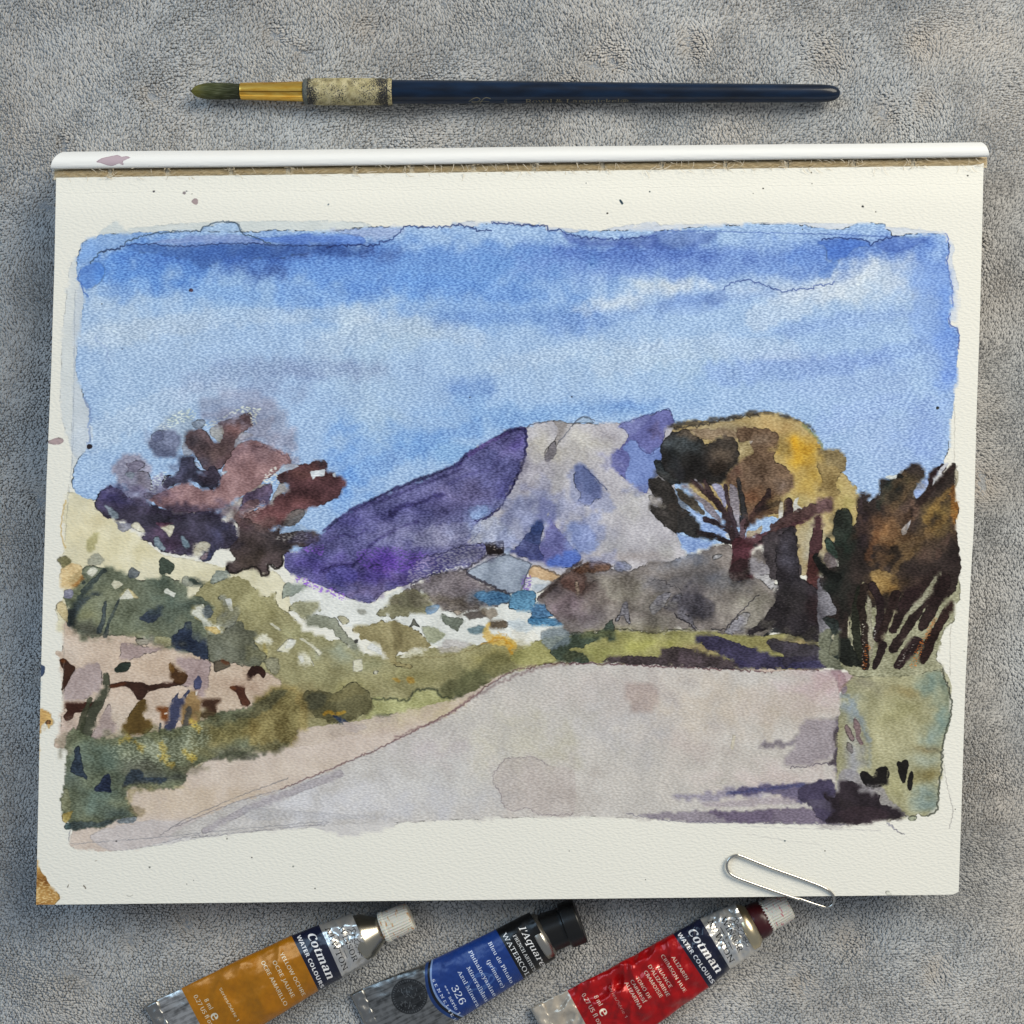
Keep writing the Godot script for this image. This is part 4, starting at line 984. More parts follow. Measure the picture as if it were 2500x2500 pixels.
func paint_road() -> void:
	fr(FR_I)
	gran = 0.12
	mott = 0.10
	# bank of pinkish gravel beside the road
	fr(FR_O)
	lift = 0.12
	blobs_to_field(0xcbb9ae, [[350, 1500, 160, 40, 0xcab49c, 0.8], [550, 1450, 150, 30, 0xcdbbab, 0.8], [850, 1340, 120, 30, 0xc0b08e, 0.8], [200, 1580, 80, 30, 0xcfbcae, 0.8]])
	wash([130, 1590, 150, 1540, 200, 1470, 330, 1420, 480, 1385, 640, 1365, 700, 1355, 850, 1320, 900, 1300, 950, 1270, 960, 1280, 860, 1355, 740, 1410, 640, 1455, 530, 1500, 400, 1555, 300, 1592, 210, 1606, 160, 1604], -1, 0.9, 0.10, 0.0, 1.4)
	lift = 0.0
	wash([170, 1575, 260, 1550, 420, 1540, 620, 1530, 750, 1545, 740, 1560, 700, 1572, 640, 1575, 580, 1562, 420, 1575, 300, 1595, 210, 1605], 0xc6c2c6, 0.6, 0.15, 0.0, 1.0)
	lift = 0.14
	blobs_to_field(0xc0bbb8, [[1300, 1330, 250, 50, 0xc6b8a8, 0.9], [1180, 1300, 120, 40, 0xb8aeac, 0.8], [1130, 1370, 140, 60, 0xb6b3ba, 0.8], [900, 1460, 200, 60, 0xc8c6c6, 0.9], [650, 1510, 220, 40, 0xcccbd2, 0.95], [1000, 1400, 120, 60, 0xc2bcaa, 0.8], [1350, 1450, 220, 80, 0xbfb8b2, 0.9], [1550, 1290, 60, 40, 0xb696a0, 0.8], [1500, 1330, 120, 40, 0xb6a8a0, 0.8], [1480, 1470, 120, 30, 0xc2b2b0, 0.8], [1020, 1490, 100, 60, 0xbcb2ac, 0.8], [1300, 1400, 60, 30, 0xb09e9a, 0.5], [820, 1410, 60, 30, 0xb8acb2, 0.6]])
	lift = 0.0
	gran = 0.18
	wash([320, 1580, 440, 1515, 530, 1490, 640, 1445, 740, 1400, 860, 1340, 920, 1295, 960, 1270, 1010, 1255, 1060, 1250, 1180, 1249, 1300, 1252, 1450, 1256, 1560, 1262, 1595, 1275, 1598, 1350, 1600, 1552, 1500, 1555, 1300, 1550, 1100, 1540, 900, 1546, 750, 1552, 640, 1556, 500, 1568], -1, 0.95, 0.14, 0.0, 1.2)
	thin([1060, 1249, 1010, 1254, 965, 1268, 920, 1294, 860, 1338, 740, 1400, 640, 1444, 530, 1489], 3.5, 0x6a5054, 0.65, 1.6)
	thin([530, 1489, 440, 1515, 330, 1560], 2.0, 0x807a80, 0.6, 0.8)
	streak([385, 1568, 470, 1525, 560, 1490, 640, 1460], 12, 16, 0xa9a2a8, 0.7, 0.15, 0.0, 0.8)
	fr(FR_I)
	streak([1340, 720, 1220, 812, 1100, 882, 960, 935, 860, 980], 16, 8, 0x6a4c50, 0.5, 0.0, 3.0, 2.4)
	streak([1932, 530, 1750, 552, 1600, 602, 1480, 652, 1360, 722], 14, 14, 0x6c5658, 0.5, 0.0, 3.0, 2.4)
	wash([1470, 1250, 1458, 1200, 1490, 1140, 1540, 1092, 1620, 1088, 1700, 1082, 1780, 1130, 1932, 1170, 1932, 1420, 1740, 1420, 1660, 1380, 1580, 1400, 1520, 1370, 1500, 1300], 0xb9aeaa, 0.5, 0.0, 0.0, 1.6)
	thin([1932, 1420, 1740, 1420, 1660, 1380, 1580, 1400, 1520, 1370, 1500, 1300, 1470, 1250, 1458, 1200, 1490, 1140, 1540, 1092, 1620, 1088, 1700, 1082, 1780, 1130], 2.0, 0x8a8084, 0.7, 1.6)
	wash([0, 1360, 200, 1395, 600, 1420, 900, 1432, 600, 1449, 200, 1460, 0, 1440], 0xb4b4ba, 0.35, 0.1, 0.0, 1.0)
	fr(FR_J)
	thin([-40, 640, 60, 615, 200, 605, 500, 610, 720, 618, 1000, 630, 1150, 640, 1420, 650, 1580, 662, 1760, 640, 1932, 650], 3.5, 0x54363c, 0.75, 2.4)
	wash([720, 606, 800, 606, 930, 624, 850, 618], 0xdcd2c2, 0.9, 0.0, 0.0, 0.8)
	wash([1450, 640, 1600, 610, 1770, 635, 1580, 662], 0xd2c0b4, 0.9, 0.1, 0.0, 1.0)
	wash([620, 760, 760, 730, 860, 800, 800, 920, 700, 940, 640, 860], 0xa08c86, 0.5, 0.0, 10.0, 3.0)
	wash([1350, 1090, 1370, 1090, 1350, 1190, 1335, 1180], 0xd0c8b6, 0.9, 0.2, 0.0, 0.8)
	wash([1280, 1390, 1305, 1380, 1300, 1415, 1260, 1415], 0xc6c0b8, 0.8, 0.2, 0.0, 0.8)
	# violet shadows across the right of the road
	fr(FR_K)
	gran = 0.22
	wash([390, 690, 480, 655, 600, 660, 660, 720, 660, 830, 600, 900, 500, 930, 340, 962, 300, 900, 360, 830], 0x8f858f, 0.7, 0.1, 9.0, 3.0)
	wash([140, 835, 180, 795, 300, 800, 360, 800, 340, 830, 240, 840], 0x6c6470, 0.7, 0.0, 5.0, 3.0)
	wash([620, 830, 600, 760, 640, 700, 700, 790, 718, 935, 690, 952, 600, 950, 570, 930, 610, 890], 0x403840, 0.85, 0.2, 3.0, 2.4)
	streak([330, 962, 400, 965, 480, 945, 580, 940, 700, 945], 5, 8, 0x4c4452, 0.7, 0.0, 0.0, 2.4)
	wash([-420, 1150, -200, 1120, 60, 1080, 240, 1070, 220, 1130, 0, 1150, -200, 1175], 0x807a94, 0.6, 0.0, 7.0, 2.6)
	wash([-60, 1120, 80, 1085, 260, 1068, 400, 1058, 480, 1062, 500, 1040, 560, 1050, 590, 1033, 614, 1070, 610, 1140, 440, 1180, 380, 1185, 200, 1120, 40, 1140], 0x565070, 0.78, 0.15, 3.0, 2.6)
	streak([640, 660, 660, 760, 640, 900, 645, 1030], 50, 40, 0x58505e, 0.6, 0.1, 4.0, 2.6)
	streak([-60, 1125, 100, 1105, 300, 1085, 420, 1070], 14, 26, 0x39406e, 0.5, 0.0, 3.0, 2.0)
	wash([-620, 1262, -300, 1236, 0, 1240, 200, 1225, 200, 1310, 0, 1312, -300, 1306], 0x7a7082, 0.65, 0.1, 4.0, 2.6)
	wash([-200, 1240, 0, 1236, 300, 1222, 440, 1220, 620, 1240, 640, 1312, 300, 1314, 0, 1308], 0x62566e, 0.75, 0.15, 3.0, 2.6)
	wash([-300, 1195, 0, 1170, 200, 1150, 360, 1140, 380, 1185, 200, 1200, 0, 1215], 0x9a8e9c, 0.5, 0.0, 4.0, 2.0)
	# the green verge on the right
	gran = 0.2
	mott = 0.2
	blobs_to_field(0xa3a07e, [[1220, 420, 90, 80, 0x6c8078, 0.95], [1290, 620, 60, 120, 0x708680, 0.95], [1220, 740, 60, 90, 0x7c908c, 0.8], [1060, 470, 120, 50, 0x8a7c52, 0.8], [1180, 835, 80, 20, 0x827452, 0.8], [1150, 1000, 100, 50, 0x83784c, 0.9], [900, 800, 120, 130, 0xb2ae8a, 0.9], [960, 1080, 60, 60, 0xb4b084, 0.9], [1160, 900, 100, 40, 0xa8b0a0, 0.9], [1180, 1160, 90, 80, 0x7f9290, 0.9], [700, 600, 60, 90, 0x8290a0, 0.9], [800, 420, 110, 50, 0x84806c, 0.9], [1000, 620, 120, 90, 0x9e9a70, 0.8], [720, 900, 60, 150, 0x9a9ba4, 0.9], [800, 1080, 90, 40, 0x8e8688, 0.8]])
	wash([655, 480, 680, 430, 740, 375, 830, 350, 1000, 350, 1100, 335, 1200, 308, 1280, 335, 1312, 420, 1342, 500, 1340, 620, 1322, 720, 1290, 850, 1282, 1000, 1262, 1150, 1252, 1232, 1180, 1272, 1130, 1250, 1112, 1292, 1072, 1275, 900, 1290, 640, 1200, 625, 900, 640, 650], -1, 0.95, 0.25, 0.0, 1.8)
	wash([1280, 320, 1330, 400, 1350, 470, 1338, 520, 1310, 420, 1270, 340], 0xb4b294, 0.8, 0.3, 0.0, 1.2)
	thin([1210, 310, 1275, 330, 1312, 420, 1340, 500, 1340, 620, 1318, 730, 1290, 850, 1282, 1000, 1262, 1150, 1252, 1232, 1182, 1270], 4.0, 0x3c4038, 0.75, 1.8)
	streak([1190, 850, 1240, 845, 1300, 880], 6, 8, 0x4c4c40, 0.6, 0.0, 3.0, 2.0)
	streak([660, 500, 700, 520, 740, 600, 770, 650, 830, 800], 40, 20, 0x78889c, 0.5, 0.0, 4.0, 2.4)
	streak([790, 650, 830, 760, 830, 960], 14, 24, 0x9aa2a4, 0.4, 0.0, 3.0, 2.0)
	wash([580, 350, 660, 360, 740, 370, 690, 440, 690, 480, 655, 500, 620, 420], 0x9a7c86, 0.6, 0.2, 4.0, 2.0)
	streak([640, 380, 640, 490], 14, 10, 0xc0a0a4, 0.8, 0.1, 0.0, 1.2)
	wash([640, 486, 655, 486, 648, 502], 0xe0dcd8, 0.95, 0.0, 0.0, 0.6)
	wash([655, 470, 690, 450, 690, 480, 665, 495], 0x8c8290, 0.7, 0.3, 0.0, 1.2)
	wash([640, 990, 720, 980, 820, 1030, 920, 1090, 960, 1160, 1070, 1270, 900, 1240, 640, 1150], 0x8c8890, 0.75, 0.0, 3.0, 2.0)
	wash([670, 710, 690, 690, 722, 740, 735, 790, 712, 796, 690, 760], 0x7e6a6c, 0.9, 0.4, 0.0, 1.0)
	wash([728, 660, 740, 645, 775, 695, 778, 740, 770, 770, 792, 815, 778, 818, 750, 780], 0x826c70, 0.9, 0.4, 0.0, 1.0)
	wash([690, 800, 720, 820, 735, 860, 720, 880, 690, 850], 0x6c6464, 0.7, 0.3, 0.0, 1.2)
	gran = 0.15
	wash([380, 1150, 400, 1080, 470, 1066, 500, 1042, 560, 1050, 592, 1035, 612, 1070, 612, 1130, 632, 1150, 640, 1220, 640, 1290, 520, 1290, 470, 1220, 440, 1200], 0x403a50, 0.85, 0.2, 2.0, 2.6)
	wash([530, 1120, 620, 1150, 640, 1060, 660, 1042, 720, 1045, 785, 1088, 770, 1125, 880, 1132, 895, 1140, 890, 1160, 920, 1200, 1000, 1220, 1060, 1262, 1072, 1280, 900, 1302, 700, 1322, 560, 1312, 600, 1220, 560, 1160], 0x2d262c, 0.95, 0.2, 0.0, 2.2)
	wash([640, 1250, 800, 1200, 950, 1250, 900, 1300, 700, 1318], 0x40333a, 0.6, 0.0, 4.0, 2.0)
	wash([768, 1015, 785, 990, 820, 995, 858, 1018, 872, 975, 905, 955, 942, 962, 954, 1005, 940, 1062, 900, 1086, 830, 1085, 800, 1070], 0x191718, 0.97, 0.1, 0.0, 1.0)
	wash([1004, 940, 1015, 922, 1032, 928, 1050, 912, 1072, 920, 1076, 950, 1056, 1058, 1040, 1060, 1015, 1010], 0x1b1919, 0.97, 0.1, 0.0, 1.0)
	wash([1070, 1050, 1080, 1000, 1098, 982, 1106, 1010, 1105, 1070, 1095, 1105, 1075, 1100], 0x1b1919, 0.97, 0.1, 0.0, 1.0)
	streak([945, 1310, 990, 1350, 1050, 1385], 14, 4, 0xa6a4b8, 0.7, 0.2, 0.0, 1.4)
	wash([1070, 1280, 1090, 1262, 1130, 1270, 1120, 1295, 1090, 1298], 0x9aa088, 0.85, 0.4, 0.0, 1.0)
	thin([-700, 1250, -400, 1300, 0, 1310, 500, 1316, 700, 1322], 2.0, 0x54506a, 0.5, 1.6)


func paint_meadow() -> void:
	fr(FR_I)
	gran = 0.14
	mott = 0.18
	# house and planting below the mountain
	fr(FR_E)
	wash([170, 1120, 330, 1165, 500, 1240, 620, 1265, 700, 1220, 860, 1160, 1250, 1190, 1600, 1240, 1720, 1300, 1780, 1400, 1850, 1480, 1700, 1530, 1400, 1520, 1100, 1530, 700, 1449, 480, 1400, 160, 1300], 0xe0e2de, 0.95, 0.0, 0.0, 1.0)
	gran = 0.3
	mott = 0.3
	blobs_to_field(0x6e6668, [[1000, 1150, 150, 60, 0x726a70, 0.9], [1200, 1150, 100, 60, 0x7a7078, 0.8], [1300, 1220, 110, 40, 0x4e7294, 0.9], [1050, 1240, 110, 40, 0x625850, 0.8], [900, 1190, 70, 40, 0x6e6a68, 0.8]])
	wash([850, 1165, 1000, 1095, 1190, 1062, 1220, 1110, 1320, 1160, 1430, 1205, 1440, 1255, 1380, 1275, 1250, 1295, 1100, 1315, 980, 1260, 930, 1210], -1, 0.95, 0.4, 0.0, 2.4)
	gran = 0.16
	crisp = true
	wash([1185, 1075, 1300, 1020, 1410, 978, 1480, 1000, 1562, 1032, 1530, 1110, 1502, 1185, 1430, 1205, 1320, 1155, 1220, 1112], 0x95a0b2, 0.95, 0.25, 0.0, 1.2)
	wash([1280, 1010, 1410, 975, 1420, 1010, 1300, 1060, 1200, 1075], 0xaab4c2, 0.5, 0.0, 3.0, 1.2)
	streak([1185, 1075, 1220, 1112, 1320, 1157, 1430, 1205], 16, 14, 0x38343e, 0.8, 0.1, 0.0, 2.4)
	thin([1185, 1075, 1300, 1015, 1410, 978, 1480, 998, 1565, 1030], 3.0, 0x5a6070, 0.8, 1.0)
	wash([1560, 1050, 1600, 1043, 1732, 1102, 1692, 1142, 1620, 1128, 1550, 1105], 0xc6a782, 0.95, 0.2, 0.0, 1.0)
	thin([1560, 1050, 1600, 1043, 1732, 1102], 3.5, 0x6a5a4c, 0.8, 1.0)
	wash([1560, 1108, 1690, 1142, 1650, 1175, 1600, 1200, 1510, 1195, 1530, 1130], 0xdcdfe0, 0.97, 0.1, 0.0, 1.0)
	wash([1580, 1150, 1660, 1150, 1620, 1190, 1570, 1185], 0xb8c4d4, 0.6, 0.1, 2.0, 1.0)
	dry = -0.1
	wash([1510, 1110, 1560, 1100, 1555, 1180, 1505, 1190], 0x8468b8, 0.8, 0.0, 0.0, 2.0)
	dry = -2.0
	wash([1290, 905, 1340, 898, 1400, 893, 1405, 970, 1360, 972, 1300, 978], 0x1c1718, 0.97, 0.0, 0.0, 1.2, 0.2)
	dry = 0.3
	wash([1320, 915, 1395, 910, 1395, 945, 1325, 945], 0x8a8078, 0.9, 0.0, 0.0, 1.0)
	dry = -2.0
	streak([1290, 985, 1350, 978, 1410, 975], 8, 8, 0x38343c, 0.7, 0.0, 0.0, 1.4)
	thin([1430, 1205, 1502, 1185, 1530, 1110, 1562, 1032], 3.0, 0x4c5260, 0.75, 0.8)
	thin([1692, 1142, 1640, 1178, 1600, 1200], 3.0, 0x4c4a4c, 0.7, 0.8)
	crisp = false
	gran = 0.35
	wash([1240, 1200, 1340, 1190, 1430, 1210, 1430, 1255, 1340, 1270, 1250, 1250], 0x4d7ba2, 0.8, 0.2, 2.0, 2.4)
	wash([1430, 1260, 1450, 1215, 1500, 1182, 1570, 1198, 1592, 1240, 1565, 1320, 1500, 1310, 1440, 1290], 0x4d7c9e, 0.93, 0.45, 0.0, 2.4)
	wash([1575, 1265, 1640, 1262, 1690, 1290, 1692, 1345, 1570, 1365, 1560, 1320], 0x41688f, 0.93, 0.4, 0.0, 2.4)
	wash([1545, 1355, 1650, 1342, 1780, 1365, 1795, 1385, 1700, 1402, 1560, 1390], 0x40729a, 0.9, 0.3, 0.0, 2.0)
	wash([1590, 1240, 1640, 1190, 1740, 1110, 1800, 1080, 1760, 1180, 1700, 1260, 1640, 1265], 0x40343a, 0.85, 0.3, 0.0, 2.0)
	# olive meadow
	fr(FR_I)
	gran = 0.2
	mott = 0.22
	blobs_to_field(0x97916a, [[300, 340, 160, 60, 0x9c9a72, 0.8], [250, 750, 150, 90, 0x857046, 0.95], [100, 880, 130, 60, 0x84703e, 0.9], [550, 450, 120, 60, 0x9da490, 0.9], [700, 540, 120, 40, 0xa0a07c, 0.8], [1350, 600, 160, 70, 0x5c5c3c, 0.95], [1450, 500, 120, 50, 0x8c8450, 0.8], [1000, 600, 160, 60, 0x8c875c, 0.8], [1050, 770, 150, 50, 0xaaac74, 0.95], [820, 810, 120, 60, 0xb2b284, 0.95], [150, 400, 110, 70, 0x8f8862, 0.8], [80, 200, 90, 80, 0xa59f74, 0.8], [1600, 460, 140, 40, 0xa89c5e, 0.8], [1250, 690, 80, 30, 0x4c5038, 0.8], [450, 600, 160, 60, 0x928e68, 0.7], [600, 660, 120, 40, 0x8a8454, 0.8]])
	wash([-250, 60, -170, 40, -60, 20, 0, 38, 50, 80, 120, 140, 180, 105, 180, 170, 250, 235, 320, 310, 330, 335, 440, 370, 500, 400, 560, 390, 640, 440, 700, 470, 800, 490, 840, 500, 960, 470, 1100, 440, 1170, 440, 1330, 420, 1480, 400, 1600, 390, 1750, 440, 1860, 520, 1600, 595, 1480, 650, 1340, 720, 1200, 810, 950, 900, 740, 950, 560, 960, 430, 1010, 150, 1040, 0, 1060, -200, 1000, -250, 700, -330, 560, -400, 300], -1, 0.95, 0.22, 0.0, 2.0)
	wash([740, 740, 860, 740, 960, 745, 1000, 690, 1130, 690, 1180, 740, 1290, 730, 1200, 800, 950, 905, 740, 945, 700, 900], 0xacac7a, 0.85, 0.1, 0.0, 2.0)
	wash([930, 860, 1100, 800, 1290, 730, 1200, 815, 950, 920, 760, 960, 620, 985], 0xc0ab92, 0.7, 0.0, 3.0, 2.0)
	streak([740, 740, 780, 742, 860, 737, 950, 750, 980, 710, 1020, 687, 1120, 687, 1150, 712, 1220, 735, 1290, 722, 1345, 712], 10, 14, 0x33382c, 0.75, 0.0, 2.0, 3.0)
	wash([1130, 690, 1190, 640, 1290, 600, 1400, 560, 1450, 600, 1400, 680, 1290, 735, 1200, 735], 0x4e5038, 0.6, 0.0, 6.0, 3.0)
	wash([1380, 520, 1460, 470, 1540, 480, 1600, 560, 1500, 600, 1400, 590], 0x6c6a48, 0.6, 0.1, 5.0, 3.0)
	streak([840, 500, 1000, 495, 1180, 490, 1300, 460, 1400, 420, 1480, 400], 4, 4, 0x6c6040, 0.6, 0.0, 0.0, 1.6)
	# foliage on the white bank
	wash([215, 150, 225, 80, 245, 55, 330, 60, 375, 78, 300, 118, 240, 142], 0x8a948a, 0.85, 0.35, 0.0, 1.8)
	wash([255, 220, 265, 185, 350, 160, 430, 163, 442, 215, 395, 240, 345, 280, 320, 260, 290, 232], 0x9a9878, 0.85, 0.35, 0.0, 2.0)
	wash([340, 280, 390, 238, 470, 250, 540, 270, 565, 310, 600, 365, 672, 430, 668, 458, 640, 455, 560, 392, 500, 330, 440, 315, 360, 315], 0x878a78, 0.88, 0.35, 0.0, 1.8)
	wash([540, 255, 600, 260, 615, 290, 570, 305], 0xa09a7a, 0.8, 0.3, 0.0, 1.4)
	wash([655, 215, 700, 210, 715, 235, 680, 245], 0x9a9a90, 0.7, 0.2, 2.0, 1.4)
	wash([640, 392, 662, 390, 660, 410, 645, 412], 0x383836, 0.85, 0.2, 0.0, 0.8)
	wash([765, 245, 800, 215, 830, 190, 850, 145, 950, 98, 1060, 120, 1105, 190, 1080, 230, 965, 230, 960, 255, 900, 250, 860, 275, 845, 262], 0x7e7a5e, 0.92, 0.35, 0.0, 2.6)
	wash([900, 130, 1000, 110, 1080, 160, 1060, 200, 920, 200], 0x6f6c5a, 0.6, 0.0, 4.0, 2.0)
	wash([630, 330, 650, 300, 720, 310, 760, 290, 860, 278, 900, 290, 1000, 330, 1060, 380, 1090, 425, 1000, 450, 900, 468, 880, 520, 950, 525, 985, 540, 975, 560, 920, 556, 850, 525, 812, 475, 800, 430, 740, 398, 680, 395, 670, 360], 0x948961, 0.92, 0.35, 0.0, 2.4)
	wash([860, 280, 900, 290, 930, 400, 890, 470, 870, 400], 0x6c6244, 0.6, 0.0, 4.0, 2.4)
	wash([1150, 242, 1200, 250, 1282, 268, 1270, 300, 1246, 342, 1200, 315, 1170, 290], 0x656c60, 0.92, 0.4, 0.0, 2.0)
	wash([962, 318, 980, 285, 990, 268, 1005, 290, 1026, 316, 990, 308], 0x55564c, 0.85, 0.5, 0.0, 1.0)
	wash([1040, 310, 1100, 320, 1170, 358, 1130, 400, 1080, 415, 1060, 380], 0x989c7e, 0.8, 0.2, 2.0, 2.0)
	wash([1160, 400, 1240, 385, 1330, 420, 1250, 460, 1140, 470], 0xb8b2b0, 0.7, 0.1, 4.0, 2.0)
	wash([1305, 335, 1370, 308, 1428, 325, 1400, 355, 1350, 362], 0x5e7680, 0.85, 0.2, 2.0, 2.0)
	wash([1060, 200, 1140, 180, 1130, 225, 1070, 240], 0x7fa0c4, 0.8, 0.2, 0.0, 1.6)
	wash([1430, 300, 1500, 262, 1545, 290, 1540, 315, 1480, 338, 1440, 330], 0x55483a, 0.9, 0.2, 0.0, 2.0)
	wash([1280, 240, 1400, 220, 1420, 260, 1320, 270], 0x48403c, 0.85, 0.2, 2.0, 2.4)
	wash([1390, 210, 1470, 205, 1490, 250, 1420, 265], 0x7a6c5c, 0.7, 0.2, 2.0, 2.4)
	wash([1220, 225, 1250, 210, 1275, 235, 1245, 250], 0xcab8a8, 0.85, 0.4, 0.0, 1.0)
	wash([1420, 300, 1440, 290, 1440, 340, 1510, 370, 1600, 400, 1580, 450, 1520, 440, 1440, 410, 1390, 370], 0xd9b052, 0.7, 0.1, 3.0, 2.6)
	streak([1440, 400, 1500, 380, 1560, 420, 1570, 490], 12, 20, 0xc48f2c, 0.7, 0.0, 2.0, 2.6)
	streak([1380, 415, 1480, 395, 1540, 370, 1480, 345], 7, 6, 0xb8883c, 0.6, 0.0, 0.0, 2.0)
	wash([1560, 330, 1660, 300, 1730, 380, 1720, 430, 1600, 420], 0xe2dfd4, 0.7, 0.0, 3.0, 1.6)
	wash([1540, 280, 1620, 270, 1700, 320, 1640, 350, 1560, 320], 0xb8c6d2, 0.6, 0.0, 4.0, 1.6)
	wash([1630, 440, 1680, 420, 1700, 430, 1660, 450], 0xe2e0d6, 0.9, 0.0, 0.0, 1.0)
	# bare paper chips
	for c in [[55, 400, 105, 348, 130, 370, 166, 400, 110, 426], [182, 455, 215, 420, 245, 385, 296, 392, 290, 430, 245, 465], [303, 482, 330, 455, 380, 490, 402, 545, 330, 552, 315, 515], [314, 385, 340, 383, 410, 430, 456, 468, 430, 487, 385, 430], [630, 512, 686, 504, 685, 575, 635, 577], [750, 592, 760, 575, 785, 575, 770, 595], [700, 442, 745, 404, 805, 448, 806, 485, 760, 470], [905, 494, 940, 470, 1080, 438, 1050, 465, 940, 502], [143, 300, 165, 298, 212, 335, 200, 342]]:
		wash(c, 0xdcd9c4, 0.95, 0.22, 0.0, 1.0, 0.3)
	wash([230, 440, 250, 390, 290, 395, 285, 425, 240, 445], 0xe4e4dc, 0.9, 0.1, 0.0, 0.8, 0.3)
	wash([310, 490, 335, 480, 345, 520, 330, 530], 0xe4e4dc, 0.9, 0.1, 0.0, 0.8, 0.3)
	wash([710, 440, 745, 410, 800, 450, 800, 480], 0xe2e3e0, 0.95, 0.1, 0.0, 0.8, 0.3)
	# dark tufts beside the road
	wash([315, 770, 340, 720, 370, 688, 430, 690, 520, 712, 560, 680, 610, 650, 650, 640, 670, 660, 720, 690, 745, 740, 762, 790, 700, 830, 640, 860, 550, 885, 440, 855, 380, 810], 0x5d593f, 0.9, 0.35, 0.0, 2.6)
	wash([450, 760, 560, 690, 650, 650, 700, 700, 560, 750], 0x7c7450, 0.6, 0.0, 4.0, 2.4)
	wash([330, 770, 390, 700, 480, 720, 450, 790, 400, 810], 0x45463a, 0.6, 0.1, 3.0, 2.4)
	streak([460, 830, 490, 820, 520, 830], 22, 20, 0xb08a34, 0.8, 0.0, 2.0, 2.0)
	streak([540, 825, 590, 815], 22, 20, 0xb08a34, 0.8, 0.0, 2.0, 2.0)
	wash([510, 840, 530, 832, 600, 875, 700, 890, 718, 912, 680, 930, 620, 936, 585, 900], 0x333f58, 0.92, 0.25, 0.0, 2.0)
	wash([760, 860, 765, 835, 800, 828, 890, 822, 898, 850, 892, 885, 830, 892, 780, 885], 0x55564a, 0.92, 0.4, 0.0, 2.0)
	wash([480, 900, 560, 890, 590, 950, 560, 970, 500, 950], 0x595c44, 0.8, 0.1, 3.0, 2.4)
	wash([180, 950, 200, 900, 250, 865, 290, 875, 240, 920, 195, 975], 0x46423a, 0.85, 0.2, 0.0, 2.0)
	wash([860, 620, 900, 625, 935, 640, 890, 645], 0xa88236, 0.7, 0.0, 2.0, 2.0)
	wash([945, 620, 980, 612, 1000, 640, 960, 655], 0xa88236, 0.7, 0.0, 2.0, 2.0)
	wash([0, 870, 100, 800, 200, 700, 240, 700, 240, 760, 150, 830, 60, 900], 0x4a4a38, 0.7, 0.0, 5.0, 3.0)
	dry = 0.0
	for q in [[190, 1115, 250, 1140], [250, 1145, 350, 1190], [380, 1190, 460, 1230]]:
		fr(FR_E)
		streak(q, 40, 30, 0x8a5cc8, 0.8, 0.0, 0.0, 3.0)
	dry = -2.0


